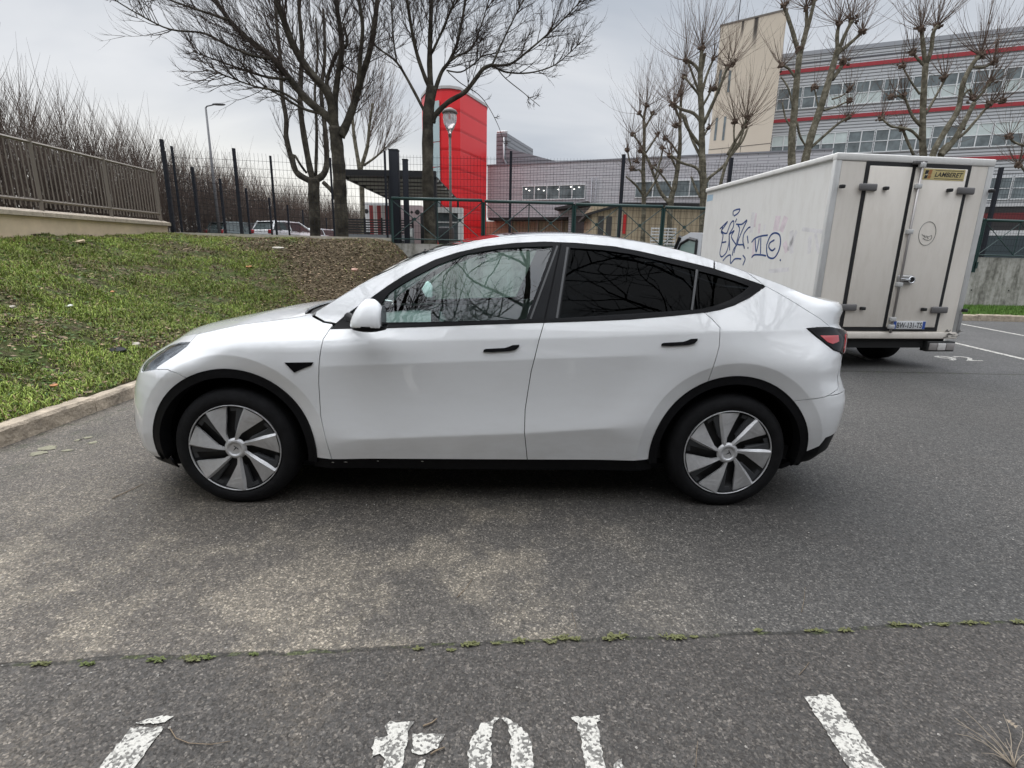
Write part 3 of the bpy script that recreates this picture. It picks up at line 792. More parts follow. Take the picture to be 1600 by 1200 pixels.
# ---- cabin
def cabin():
    b = MB()
    b.box((.75, .16, .25), (3.4, 2*YC-.16, .34)); b.build('cabin_floor', mat_cached('carpet', (.03, .03, .032), .95), car)
    d = MB()
    prof = [(.50, .97), (.80, 1.00), (1.02, .985), (1.06, .93), (1.02, .80), (.9, .6), (.5, .6)]
    d.prism([(x, .20, z) for x, z in prof], (0, 2*YC-.40, 0)); d.build('dashboard', DASH, car)
    s = MB(); s.bevbox((1.045, YC-.19, .88), (1.065, YC+.19, 1.10), .008); s.build('centre_screen', mat_cached('screen_black', (.01, .01, .012), .1), car)
    for yy_ in (.52, 2*YC-.52):
        st = MB()
        st.bevbox((1.35, yy_-.25, .48), (1.88, yy_+.25, .66), .05)
        Mb = Matrix.Translation((1.86, yy_, .60)) @ Matrix.Rotation(R(18), 4, 'Y')
        st.bevbox((-.07, -.25, 0), (.07, .25, .64), .055, Mb)
        st.bevbox((-.05, -.13, .67), (.05, .13, .86), .04, Mb)
        st.bevbox((-.02, -.06, .60), (.02, .06, .70), .005, Mb)
        st.build('front_seat', SEAT, car)
    st = MB(); st.bevbox((2.35, .30, .48), (2.85, 2*YC-.30, .64), .05)
    Mb = Matrix.Translation((2.82, YC, .60)) @ Matrix.Rotation(R(22), 4, 'Y'); st.bevbox((-.07, -.63, 0), (.07, .63, .60), .05, Mb)
    st.build('rear_seat', mat_cached('rear_seat_fabric', (.25, .25, .25), .6), car)
    sw = MB(); Ms = Matrix.Translation((1.20, .54, .90)) @ Matrix.Rotation(R(-68), 4, 'Y')
    ring = [Ms @ Vector((.175*math.cos(t_), .175*math.sin(t_), 0)) for t_ in np.linspace(0, 2*math.pi, 37)]
    sw.tube(ring, .015, 8, False); sw.bevbox((-.06, -.08, -.02), (.05, .08, .015), .01, Ms)
    sw.tube([Ms @ Vector((0, -.17, 0)), Ms @ Vector((0, .17, 0))], .012, 6); sw.tube([Ms @ Vector((0, 0, 0)), Ms @ Vector((-.16, 0, 0))], .012, 6)
    sw.tube([Ms @ Vector((0, 0, -.02)), Ms @ Vector((0, 0, -.25))], .03, 8)
    sw.build('steering_wheel', mat_cached('steering_black', (.02, .02, .02), .5), car)
    mi = MB(); mi.bevbox((.98, YC-.13, 1.36), (1.0, YC+.13, 1.43), .008); mi.tube([(.99, YC, 1.42), (.99, YC, 1.50)], .008, 6); mi.build('rear_view_mirror', mat_cached('steering_black', (.02, .02, .02), .5), car)
    wi = MB()
    for a_, b_ in (((.45, .45, 1.015), (.60, 1.25, 1.075)), ((.45, 1.05, 1.02), (.58, 1.65, 1.03))):
        wi.tube([(a_[0], a_[1], a_[2]+.02), (b_[0], b_[1], b_[2]+.02)], .007, 6)
    wi.build('wiper', BLK, car)
    # door inner cards, so the gap under the panes is closed
    P = [(p[0], p[1]-.01) for p in belt if p[0] > .7] + [(2.2, .45), (.75, .45)]
    panel('door_card', P, DASH, car, h=.08, gap=0, off=-.06, thick=.0)
cabin()
# ================================================================= GROUND AND TERRAIN
def asphalt():
    M = bpy.data.materials.new('asphalt'); M.use_nodes = True; t = M.node_tree; b = t.nodes['Principled BSDF']
    tcn = N(t, 'ShaderNodeTexCoord'); ob = tcn.outputs['Object']
    def noise(sc, det, rough=.6, src=ob):
        n = N(t, 'ShaderNodeTexNoise'); n.inputs['Scale'].default_value = sc; n.inputs['Detail'].default_value = det; n.inputs['Roughness'].default_value = rough
        L(t, src, n.inputs['Vector']); return n.outputs[0]
    def mr(src, a, b_, c=0, d=1, smooth=True):
        r = N(t, 'ShaderNodeMapRange', interpolation_type='SMOOTHSTEP' if smooth else 'LINEAR'); L(t, src, r.inputs[0])
        for i, v in zip((1, 2, 3, 4), (a, b_, c, d)): r.inputs[i].default_value = v
        return r.outputs[0]
    def ma(op, a, b_):
        m_ = N(t, 'ShaderNodeMath', operation=op)
        for i, v in enumerate((a, b_)):
            if hasattr(v, 'links'): L(t, v, m_.inputs[i])
            else: m_.inputs[i].default_value = v
        return m_.outputs[0]
    def mixc(f, a, b_, bt='MIX'):
        m_ = N(t, 'ShaderNodeMix', data_type='RGBA', blend_type=bt)
        if hasattr(f, 'links'): L(t, f, m_.inputs[0])
        else: m_.inputs[0].default_value = f
        for i, v in ((6, a), (7, b_)):
            if hasattr(v, 'links'): L(t, v, m_.inputs[i])
            else: m_.inputs[i].default_value = (*v, 1)
        return m_.outputs[2]
    sp_ = N(t, 'ShaderNodeSeparateXYZ'); L(t, ob, sp_.inputs[0]); X, Y = sp_.outputs[0], sp_.outputs[1]
    # stones: two sizes of Voronoi cells, each with its own grey
    v1 = N(t, 'ShaderNodeTexVoronoi'); v1.inputs['Scale'].default_value = 135; L(t, ob, v1.inputs['Vector'])
    v2 = N(t, 'ShaderNodeTexVoronoi'); v2.inputs['Scale'].default_value = 260; L(t, ob, v2.inputs['Vector'])
    s1 = N(t, 'ShaderNodeSeparateColor'); L(t, v1.outputs['Color'], s1.inputs[0])
    s2 = N(t, 'ShaderNodeSeparateColor'); L(t, v2.outputs['Color'], s2.inputs[0])
    cr1 = N(t, 'ShaderNodeValToRGB'); L(t, s1.outputs[0], cr1.inputs[0]); e = cr1.color_ramp.elements
    e[0].position = 0; e[0].color = (.55, .55, .55, 1); e[1].position = 1; e[1].color = (2.3, 2.3, 2.25, 1)
    q = e.new(.6); q.color = (.8, .8, .8, 1); q = e.new(.88); q.color = (1.35, 1.33, 1.3, 1)
    g2 = mr(s2.outputs[1], 0, 1, .6, 1.4, False)
    edge = mr(v1.outputs['Distance'], .0025, .0058, 1.12, .62)
    base = mixc(mr(X, -2.2, 2.0), (.148, .129, .108), (.099, .094, .088))
    # dusty, sandy patches left of the bay and in front of the car
    n_big = noise(.55, 3); n_mid = noise(1.7, 5, .62)
    patch = ma('MULTIPLY', mr(n_mid, .44, .60), mr(X, 1.1, -.2))
    patch = ma('MULTIPLY', patch, mr(Y, 3.2, 2.2, .25, 1))
    base = mixc(ma('MULTIPLY', patch, .8), base, (.31, .27, .213))
    # patchy darker area under and just before the car
    dark_zone = ma('MULTIPLY', mr(noise(1.1, 4), .42, .6), mr(Y, 1.7, 2.4)); dark_zone = ma('MULTIPLY', dark_zone, mr(Y, 6, 3.5)); dark_zone = ma('MULTIPLY', dark_zone, mr(X, -2.2, -1.0))
    base = mixc(ma('MULTIPLY', dark_zone, .5), base, (.075, .068, .062))
    far = mr(Y, 5.2, 7.2)
    base = mixc(ma('MULTIPLY', far, .55), base, (.125, .123, .122))
    # moss tint near the left kerb
    mo = ma('MULTIPLY', mr(noise(5, 6), .5, .62), mr(X, -3.0, -3.8)); base = mixc(ma('MULTIPLY', mo, .6), base, (.05, .06, .025))
    # the open joint across the foreground, filled with dirt and moss; and one behind the car
    wob = ma('MULTIPLY', ma('SUBTRACT', noise(2.6, 5), .5), .10)
    l1 = ma('SUBTRACT', ma('SUBTRACT', Y, ma('MULTIPLY', X, .0865)), 1.702)
    near = mr(ma('ADD', l1, wob), .012, -.012); near = ma('MULTIPLY', near, mr(X, -3.2, -.6, .75, 1))
    base = mixc(ma('MULTIPLY', near, .95), base, (.084, .075, .067))
    base = mixc(ma('MULTIPLY', ma('MULTIPLY', near, mr(n_mid, .5, .68)), ma('MULTIPLY', mr(X, .3, -.8), .45)), base, (.22, .185, .145))
    d1 = ma('ABSOLUTE', ma('ADD', l1, wob), 0)
    j1 = mr(d1, .013, .003)
    l2 = ma('ABSOLUTE', ma('ADD', ma('SUBTRACT', Y, 7.1), wob), 0); j2 = mr(l2, .05, .012)
    base = mixc(ma('MULTIPLY', ma('MAXIMUM', j1, j2), .75), base, (.028, .026, .020))
    gl_ = ma('MULTIPLY', mr(noise(9, 4), .53, .62), mr(ma('MAXIMUM', mr(d1, .018, .0), mr(l2, .08, .0)), .2, .7)); base = mixc(ma('MULTIPLY', gl_, .75), base, (.085, .105, .03))
    c1 = mixc(1.0, base, cr1.outputs[0], 'MULTIPLY')
    sc1 = N(t, 'ShaderNodeVectorMath', operation='SCALE'); L(t, c1, sc1.inputs[0]); L(t, ma('MULTIPLY', g2, edge), sc1.inputs['Scale'])
    sc2 = N(t, 'ShaderNodeVectorMath', operation='SCALE'); L(t, sc1.outputs[0], sc2.inputs[0]); L(t, ma('MULTIPLY', mr(n_big, .3, .7, .85, 1.2), mr(noise(24, 4, .7), .3, .7, .8, 1.25)), sc2.inputs['Scale'])
    L(t, sc2.outputs[0], b.inputs['Base Color'])
    L(t, mr(s1.outputs[1], 0, 1, .55, .95, False), b.inputs['Roughness'])
    hgt = ma('ADD', mr(v1.outputs['Distance'], 0, .0065, 1, 0), ma('MULTIPLY', s1.outputs[2], .6)); hgt = ma('SUBTRACT', hgt, ma('MULTIPLY', j1, 1.5))
    bn = N(t, 'ShaderNodeBump'); bn.inputs['Strength'].default_value = .8; bn.inputs['Distance'].default_value = .004
    L(t, hgt, bn.inputs['Height']); L(t, bn.outputs[0], b.inputs['Normal'])
    return M
gb = MB()
gb.poly([(-400, -60, 0), (400, -60, 0), (400, 900, 0), (-400, 900, 0)])
struct('ground', gb, asphalt())

# raised ground behind the retaining walls
EARTH = mat('upper_ground_surface', (.10, .095, .08), .95, noise=(1.5, .4), bump=(20, .4))
def WX(x): return 15.1 + (x+3.44)*.057 + max(0, x-5.3)*.07    # line of the concrete retaining wall
ug = MB()
xs = [-3.44, 0, 5.3, 10, 16.2, 30, 120]
for a, b in zip(xs[:-1], xs[1:]):
    ug.poly([(a, WX(a)+.12, 1.70), (b, WX(b)+.12, 1.70), (b, 300, 1.70), (a, 300, 1.70)])
ug.poly([(-200, 14.6, 1.78), (-3.44, 15.0, 1.70), (-3.44, 300, 1.70), (-200, 300, 1.78)])
ug.poly([(-200, -40, 1.78), (-9.05, -40, 1.78), (-9.05, 14.6, 1.78), (-200, 14.6, 1.78)])
struct('upper_ground', ug, EARTH)

# ---- embankment (grass slope)
def vnoise(seed=3):
    rs = np.random.RandomState(seed); G = rs.rand(64, 64)
    def f(x, y):
        x = np.asarray(x, float) % 64; y = np.asarray(y, float) % 64
        i, j = x.astype(int) % 64, y.astype(int) % 64; u, v = x-np.floor(x), y-np.floor(y); u = u*u*(3-2*u); v = v*v*(3-2*v)
        i1, j1 = (i+1) % 64, (j+1) % 64
        return (G[i, j]*(1-u)+G[i1, j]*u)*(1-v)+(G[i, j1]*(1-u)+G[i1, j1]*u)*v
    return f
VN = vnoise()
def kerb_x(y): return -3.80 - .012*(np.asarray(y, float)-3.6)
def right_edge(y): return kerb_x(y)-.12 + 1.75*sstep(np.asarray(y, float), 8., 12.)
def emb_z(x, y):
    x = np.asarray(x, float); y = np.asarray(y, float)
    top = 1.66+.028*(np.clip(y, 5, 15)-7)
    u = np.clip((kerb_x(y)-.13-x)/5.0, 0, 1.05)
    v = np.clip((y-9.3)/4.9, 0, 1)
    u2 = .75*u+.25*sstep(u, 0, 1); v2 = sstep(v, 0, 1)*.96+.04*v
    k = 1-(1-u2)*(1-v2)
    z = .135+(top-.135)*k
    sd_ = np.clip((right_edge(y)-x)/(.02+1.35*sstep(y, 8.2, 11.5)), 0, 1)
    z = .135+(z-.135)*(1-(1-sd_)**2)
    z = z+(.10*(VN(x*.9+7, y*.9)-.5)+.05*(VN(x*2.7, y*2.7+9)-.5)+.02*(VN(x*9, y*9)-.5))*np.clip(u*6+v*3, 0, 1)
    return z
nx, ny = 110, 220
ys = np.linspace(-4, 15.0, ny); U = np.linspace(0, 1, nx)
V = []; Fc = []
for y in ys:
    xr_ = float(right_edge(y)); x_ = xr_+(-9.3-xr_)*U; z_ = emb_z(x_, np.full(nx, y)); V += [(float(a), float(y), float(c)) for a, c in zip(x_, z_)]
for j in range(ny-1):
    for i in range(nx-1): k = j*nx+i; Fc.append((k, k+nx, k+nx+1, k+1))
k0 = len(V)
for j in range(ny): V.append((V[j*nx][0]+.01, V[j*nx][1], -.1))
for j in range(ny-1): Fc.append((j*nx, k0+j, k0+j+1, (j+1)*nx))
me = bpy.data.meshes.new('embankment'); me.from_pydata(V, [], Fc); me.polygons.foreach_set('use_smooth', [True]*len(Fc)); me.update()
def embmat():
    M = bpy.data.materials.new('embankment_soil'); M.use_nodes = True; t = M.node_tree; b = t.nodes['Principled BSDF']
    tcn = N(t, 'ShaderNodeTexCoord')
    def nz(s, d, r=.65):
        n = N(t, 'ShaderNodeTexNoise'); n.inputs['Scale'].default_value = s; n.inputs['Detail'].default_value = d; n.inputs['Roughness'].default_value = r; L(t, tcn.outputs['Object'], n.inputs['Vector']); return n.outputs[0]
    c1 = N(t, 'ShaderNodeValToRGB'); L(t, nz(7, 8, .75), c1.inputs[0]); e = c1.color_ramp.elements
    e[0].position = .35; e[0].color = (.045, .032, .020, 1); e[1].position = .7; e[1].color = (.19, .15, .10, 1); q = e.new(.52); q.color = (.095, .073, .045, 1)
    c2 = N(t, 'ShaderNodeValToRGB'); L(t, nz(16, 8, .75), c2.inputs[0]); e = c2.color_ramp.elements
    e[0].position = .35; e[0].color = (.028, .045, .010, 1); e[1].position = .7; e[1].color = (.13, .16, .05, 1)
    at = N(t, 'ShaderNodeAttribute', attribute_name='green')
    gm_ = N(t, 'ShaderNodeMath', operation='MULTIPLY'); r = N(t, 'ShaderNodeMapRange'); L(t, nz(3, 6), r.inputs[0]); r.inputs[1].default_value = .38; r.inputs[2].default_value = .55
    L(t, r.outputs[0], gm_.inputs[0]); L(t, at.outputs['Fac'], gm_.inputs[1])
    m_ = N(t, 'ShaderNodeMix', data_type='RGBA'); L(t, gm_.outputs[0], m_.inputs[0]); L(t, c1.outputs[0], m_.inputs[6]); L(t, c2.outputs[0], m_.inputs[7])
    L(t, m_.outputs[2], b.inputs['Base Color']); b.inputs['Roughness'].default_value = .95; b.inputs['Specular IOR Level'].default_value = .15
    bn = N(t, 'ShaderNodeBump'); bn.inputs['Strength'].default_value = 1; bn.inputs['Distance'].default_value = .04; L(t, nz(30, 6, .8), bn.inputs['Height']); L(t, bn.outputs[0], b.inputs['Normal'])
    return M
def greenness(x, y):
    br = np.maximum(sstep(x+.425*y+.7*(VN(x*1.5, y*1.5)-.5), -.55, .45)*sstep(y, 6.0, 8.0), .55*sstep(y+.35*(x+9), 12.6, 14.0))              # brown, leaf-littered corner by the low wall
    g = 1-.96*br
    return np.clip(g*(.25+1.25*VN(np.asarray(x)*1.1+20, np.asarray(y)*1.1)*(.6+.8*VN(np.asarray(x)*4+2, np.asarray(y)*4))), 0, 1)
Va = np.array(V); at = me.attributes.new('green', 'FLOAT', 'POINT'); at.data.foreach_set('value', greenness(Va[:, 0], Va[:, 1]).astype(np.float32))
me.materials.append(embmat()); emb = bpy.data.objects.new('embankment', me); COL.objects.link(emb); tag(emb, kind='structure')

# ---- blades, weeds and dead leaves as real faces
def scatter(name, n, seed, kind, xr0, xr1, yr0, yr1, label, cat, near_bias=1.0):
    rs = np.random.RandomState(seed)
    y = yr0+(yr1-yr0)*rs.rand(n)**near_bias; x = xr0+(xr1-xr0)*rs.rand(n)
    ok = x < right_edge(y)-.01; x, y = x[ok], y[ok]
    g = greenness(x, y); cl = VN(x*2.2+3, y*2.2+11)*.6+VN(x*6, y*6)*.4
    if kind == 'grass':
        keep = rs.rand(len(x)) < np.clip(g*1.7*(cl*2.2-.55), .02, 1)
    else: keep = rs.rand(len(x)) < np.clip(.35+(1-g)*.9, 0, 1)
    x, y, g, cl = x[keep], y[keep], g[keep], cl[keep]; m_ = len(x)
    z = emb_z(x, y)-.004; a = rs.rand(m_)*2*np.pi
    P = np.stack([x, y, z], 1)
    if kind == 'grass':
        h = (.018+.050*rs.rand(m_)**2)*(.5+cl*1.0); w = .0022+.0032*rs.rand(m_); ln = .3+1.0*rs.rand(m_)
        d = np.stack([np.cos(a), np.sin(a), np.zeros(m_)], 1); s = np.stack([-np.sin(a), np.cos(a), np.zeros(m_)], 1)
        up = np.array([0, 0, 1.])
        p1 = P+d*(h*ln*.35)[:, None]+up*(h*.62)[:, None]; p2 = P+d*(h*ln)[:, None]+up*(h*.85)[:, None]
        W_ = w[:, None]*s
        vs = np.stack([P-W_, P+W_, p1+W_*.8, p1-W_*.8, p2], 1).reshape(-1, 3)
        base = np.arange(m_)*5
        faces = [(b, b+1, b+2, b+3) for b in base]+[(b+3, b+2, b+4) for b in base]
        hue = rs.rand(m_)
        col = np.stack([.14+.17*hue, .215+.15*hue, .035+.05*hue], 1)*((.45+.9*rs.rand(m_))*(.65+.7*VN(x*1.7, y*1.7+5)))[:, None]
        dry = rs.rand(m_) < .13+.35*(1-g); col[dry] = np.stack([.22+.1*rs.rand(dry.sum()), .18+.08*rs.rand(dry.sum()), .09+.04*rs.rand(dry.sum())], 1)
        npv = 5
    else:
        s_ = .010+.022*rs.rand(m_)
        d = np.stack([np.cos(a), np.sin(a), .5*(rs.rand(m_)-.5)], 1); s = np.stack([-np.sin(a), np.cos(a), 1.0*(rs.rand(m_)-.3)], 1)
        P[:, 2] += .008+.02*rs.rand(m_)
        vs = np.stack([P-d*s_[:, None], P-s*s_[:, None]*.5, P+d*s_[:, None]*1.1, P+s*s_[:, None]*.5], 1).reshape(-1, 3)
        base = np.arange(m_)*4; faces = [(b, b+1, b+2, b+3) for b in base]
        t_ = rs.rand(m_); col = np.stack([.115+.26*t_**2, .085+.18*t_**2, .052+.11*t_**2], 1)
        gr_ = rs.rand(m_) < .5*g; col[gr_] = np.stack([.05+.05*t_[gr_], .10+.07*t_[gr_], .03+.0*t_[gr_]], 1)
        npv = 4
    me = bpy.data.meshes.new(name); me.from_pydata(vs.tolist(), [], faces); me.update()
    ca = me.color_attributes.new('tint', 'FLOAT_COLOR', 'POINT'); c4 = np.repeat(np.hstack([col, np.ones((m_, 1))]), npv, 0)
    ca.data.foreach_set('color', c4.astype(np.float32).ravel()); me.materials.append(TINT)
    o = bpy.data.objects.new(name, me); COL.objects.link(o); tag(o, label, cat, kind='stuff'); return o
TINT = bpy.data.materials.new('blade_tint'); TINT.use_nodes = True
_t = TINT.node_tree; _b = _t.nodes['Principled BSDF']; _a = N(_t, 'ShaderNodeAttribute', attribute_name='tint'); L(_t, _a.outputs['Color'], _b.inputs['Base Color'])
_b.inputs['Roughness'].default_value = .7; _b.inputs['Specular IOR Level'].default_value = .25
scatter('grass', 470000, 11, 'grass', -9.0, -2.2, 2.2, 14.9, 'short rough green grass covering the sloping bank on the left', 'grass', 1.25)
scatter('leaf_litter', 85000, 12, 'leaf', -9.0, -2.2, 2.2, 14.9, 'dead leaves and small weeds scattered over the grassy bank', 'leaf litter', 1.15)

# ---- kerbs
CONC = mat('kerb_concrete', (.36, .30, .23), .9, noise=(7, .45, 10), bump=(30, .9, 8))
def kerb(name, path, h, w, label, seg=1.0):
    """path: front bottom edge, kerb body lies to its left"""
    k = thing(name, label, 'kerb', (0, 0, 0)); rs = random.Random(5)
    acc = []
    for (a, b) in zip(path[:-1], path[1:]):
        a = Vector((*a, 0)); b = Vector((*b, 0)); n_ = max(1, round((b-a).length/seg))
        for i in range(n_): acc.append((a.lerp(b, i/n_), a.lerp(b, (i+1)/n_)))
    for a, b in acc:
        d = (b-a).normalized(); l_ = Vector((-d.y, d.x, 0)); a = a+d*.004; b = b-d*.004
        hh = h+rs.uniform(-.008, .008); j = rs.uniform(-.006, .006)
        pr = [(j, -.05), (j+.006, hh-.025), (j+.022, hh-.003), (w, hh), (w, -.05)]
        m_ = MB(); n = 9; i0 = 0; rings = []
        for q in range(n):
            p = a.lerp(b, q/(n-1)); rings.append([p+l_*(u+rs.uniform(-.004, .004))+Vector((0, 0, z+rs.uniform(-.004, .004)*(z > 0))) for u, z in pr])
        for q in range(n-1):
            for s_ in range(4): m_.poly([rings[q][s_], rings[q+1][s_], rings[q+1][s_+1], rings[q][s_+1]])
        m_.poly(rings[0]); m_.poly(rings[-1][::-1])
        m_.build('kerb_stone', CONC, k)
    return k
kerb('kerb', [(-3.74, -3.0), (-3.80, 3.6), (-3.87, 8.3), (-3.45, 9.4), (-2.55, 10.8), (-2.16, 12.0), (-2.18, 15.0)], .135, .14, 'weathered beige concrete kerb edging the grassy bank on the left')
kerb('kerb', [(9.0, 14.62), (15.0, 14.45), (24.0, 14.2)], .17, .16, 'mossy concrete kerb in front of the grey retaining wall, right of the box truck')
gs = MB(); gs.poly([(8.8, 14.7, .15), (24.2, 14.3, .15), (24.2, 18.4, .32), (8.8, 16.6, .30)])
struct('verge', gs, mat('verge_soil', (.045, .055, .02), .95, noise=(8, .4)))
def strip_grass(name, n, x0, x1, yf, zf, label, seed, hm=.09):
    rs = np.random.RandomState(seed); x = x0+(x1-x0)*rs.rand(n); v = rs.rand(n); y = yf(x, v); z = zf(x, v)
    a = rs.rand(n)*2*np.pi; h = hm*(.4+.8*rs.rand(n)); P = np.stack([x, y, z], 1)
    d = np.stack([np.cos(a), np.sin(a), 0*a], 1); s = np.stack([-np.sin(a), np.cos(a), 0*a], 1)
    tip = P+d*(h*.5)[:, None]+np.array([0, 0, 1.])*h[:, None]; W_ = s*(.004+.004*rs.rand(n))[:, None]
    vs = np.stack([P-W_, P+W_, tip], 1).reshape(-1, 3); me = bpy.data.meshes.new(name); me.from_pydata(vs.tolist(), [], [(3*i, 3*i+1, 3*i+2) for i in range(n)]); me.update()
    hue = rs.rand(n); col = np.stack([.06+.06*hue, .13+.09*hue, .02+.02*hue, 1+0*hue], 1)
    ca = me.color_attributes.new('tint', 'FLOAT_COLOR', 'POINT'); ca.data.foreach_set('color', np.repeat(col, 3, 0).astype(np.float32).ravel()); me.materials.append(TINT)
    o = bpy.data.objects.new(name, me); COL.objects.link(o); return tag(o, label, 'grass', kind='stuff')
strip_grass('verge_grass', 30000, 9.5, 21, lambda x, v: 14.75-.03*(x-9)+v*1.9, lambda x, v: .15+.12*v, 'bright green grass strip along the foot of the concrete wall', 5)

# ================================================================= WALLS
CONW = None
def stained_concrete():
    M = mat('stained_concrete', (.26, .25, .22), .9, bump=(25, .3)); t = M.node_tree; b = t.nodes['Principled BSDF']
    tcn = N(t, 'ShaderNodeTexCoord'); mp = N(t, 'ShaderNodeMapping'); mp.inputs['Scale'].default_value = (2.2, 2.2, .35); L(t, tcn.outputs['Object'], mp.inputs[0])
    n = N(t, 'ShaderNodeTexNoise'); n.inputs['Scale'].default_value = 1.6; n.inputs['Detail'].default_value = 9; n.inputs['Roughness'].default_value = .7; L(t, mp.outputs[0], n.inputs['Vector'])
    n2 = N(t, 'ShaderNodeTexNoise'); n2.inputs['Scale'].default_value = 9; n2.inputs['Detail'].default_value = 8; L(t, tcn.outputs['Object'], n2.inputs['Vector'])
    ad = N(t, 'ShaderNodeMath', operation='MULTIPLY_ADD'); L(t, n2.outputs[0], ad.inputs[0]); ad.inputs[1].default_value = .35; L(t, n.outputs[0], ad.inputs[2])
    c = N(t, 'ShaderNodeValToRGB'); L(t, ad.outputs[0], c.inputs[0]); e = c.color_ramp.elements
    e[0].position = .50; e[0].color = (.14, .135, .115, 1); e[1].position = .86; e[1].color = (.48, .465, .43, 1); q = e.new(.64); q.color = (.31, .30, .265, 1); q = e.new(.72); q.color = (.40, .385, .35, 1)
    L(t, c.outputs[0], b.inputs['Base Color']); return M
SCON = stained_concrete()
rw = MB()
for a, b, zt_ in ((-3.44, 2.0, 1.80), (2.0, 7.2, 1.79), (7.2, 12.4, 1.78), (12.4, 17.6, 1.77), (17.6, 26, 1.76)):
    d = Vector((b-a, WX(b)-WX(a), 0)).normalized(); n_ = Vector((-d.y, d.x, 0))
    p0 = Vector((a, WX(a), 0))+d*.006; p1 = Vector((b, WX(b), 0))-d*.006
    rw.prism([p0+Vector((0, 0, -.1)), p1+Vector((0, 0, -.1)), p1+Vector((0, 0, zt_)), p0+Vector((0, 0, zt_))], n_*.22)
wl = rw.build('retaining_wall', SCON); tag(wl, 'long stained grey concrete retaining wall behind the parked car and the truck', 'wall')
hb_ = MB()
for x in np.arange(9.2, 24, 1.35):
    for z in (.75,): 
        hb_ = MB(); hb_.tube([(x, WX(x)-.004, z), (x, WX(x)+.01, z)], .022, 10); hb_.build('tie_hole', DARK, wl)
RENDER = mat('beige_render', (.60, .48, .34), .9, noise=(3, .12), bump=(60, .2)); COPE = mat('coping_stone', (.40, .34, .27), .9, noise=(14, .25), bump=(40, .3))
# left garden wall along X = -8.95
lw = thing('garden_wall', 'beige rendered wall with stone coping topped by a brown bar fence, far left', 'wall', (-8.95, 8, 0))
def loc(o, base):      # keep world placement when parented to a moved empty
    o.location = -Vector(base); return o
def cop_z(y): return 2.11+.018*(y-9.15)
def cop_x(y): return -8.73-.082*(y-9.15)
y0, y1 = 2.0, 14.15
b1 = MB(); b1.prism([(cop_x(y0)-.02, y0, 1.0), (cop_x(y1)-.02, y1, 1.0), (cop_x(y1)-.02, y1, cop_z(y1)-.10), (cop_x(y0)-.02, y0, cop_z(y0)-.10)], (-.25, 0, 0))
loc(b1.build('wall', RENDER, lw), lw.location)
c1 = MB(); yy0 = y0
while yy0 < y1-.1:
    yb = min(yy0+2.0, y1+.06); pr = lambda y: [Vector((cop_x(y)+.05, y, cop_z(y)-.095)), Vector((cop_x(y)+.05, y, cop_z(y)-.02)), Vector((cop_x(y)-.14, y, cop_z(y)+.03)), Vector((cop_x(y)-.34, y, cop_z(y)-.02)), Vector((cop_x(y)-.34, y, cop_z(y)-.095))]
    A_, B_ = pr(yy0+.004), pr(yb-.004)
    for i in range(5): c1.poly([A_[i], B_[i], B_[(i+1) % 5], A_[(i+1) % 5]])
    c1.poly(A_[::-1]); c1.poly(B_); yy0 = yb
loc(c1.build('coping', COPE, lw), lw.location)
BRN = mat('brown_painted_steel', (.16, .135, .11), .55)
bf = thing('bar_fence', 'brown vertical-bar metal fence standing on the beige wall', 'fence', (-8.9, 8, 2.1))
py_ = [2.4, 4.35, 6.3, 8.25, 10.2, 12.15, 14.05]
def bar(mb, a, b, w):
    a = Vector(a); b = Vector(b); d = (b-a).normalized(); s = d.orthogonal().normalized(); t_ = d.cross(s)
    P = [a+s*w/2+t_*w/2, a-s*w/2+t_*w/2, a-s*w/2-t_*w/2, a+s*w/2-t_*w/2]; mb.prism(P, b-a)
for i, y in enumerate(py_):
    m_ = MB(); x = cop_x(y)-.12; bar(m_, (x, y, cop_z(y)), (x, y, cop_z(y)+1.28), .06); loc(m_.build('post', BRN, bf), bf.location)
    if i+1 < len(py_):
        y2 = py_[i+1]; x2 = cop_x(y2)-.12; m_ = MB()
        for h_ in (.20, 1.22): bar(m_, (x, y, cop_z(y)+h_), (x2, y2, cop_z(y2)+h_), .04)
        for q in range(1, 17):
            f = q/17; yq = y+(y2-y)*f; xq = x+(x2-x)*f; zq = cop_z(yq); bar(m_, (xq, yq, zq+.08), (xq, yq, zq+1.20), .02)
        loc(m_.build('bar_panel', BRN, bf), bf.location)
# low wall along the back of the bank
lb = MB(); A_ = Vector((-9.15, 14.2, 0)); B_ = Vector((-3.5, 15.1, 0))
nn = Vector((-.157, .987, 0)); A_ = Vector((-9.0, 14.25, 0))
lb.prism([A_+Vector((0, 0, 1.2)), B_+Vector((0, 0, 1.2)), B_+Vector((0, 0, 1.86)), A_+Vector((0, 0, 1.87))], nn*.2)
lbw = thing('low_wall', 'low beige wall with pale coping along the top of the bank, below the dark mesh fence', 'wall', (-6.2, 14.7, 1.2)); loc(lb.build('wall', mat('pale_render', (.36, .32, .26), .9, noise=(6, .2)), lbw), lbw.location)
lc = MB(); lc.prism([A_-nn*.04+Vector((0, 0, 1.872)), B_-nn*.04+Vector((0, 0, 1.862)), B_-nn*.04+Vector((0, 0, 1.94)), A_-nn*.04+Vector((0, 0, 1.95))], nn*.28)
loc(lc.build('coping', mat('pale_coping', (.42, .39, .32), .85, noise=(10, .2)), lbw), lbw.location)

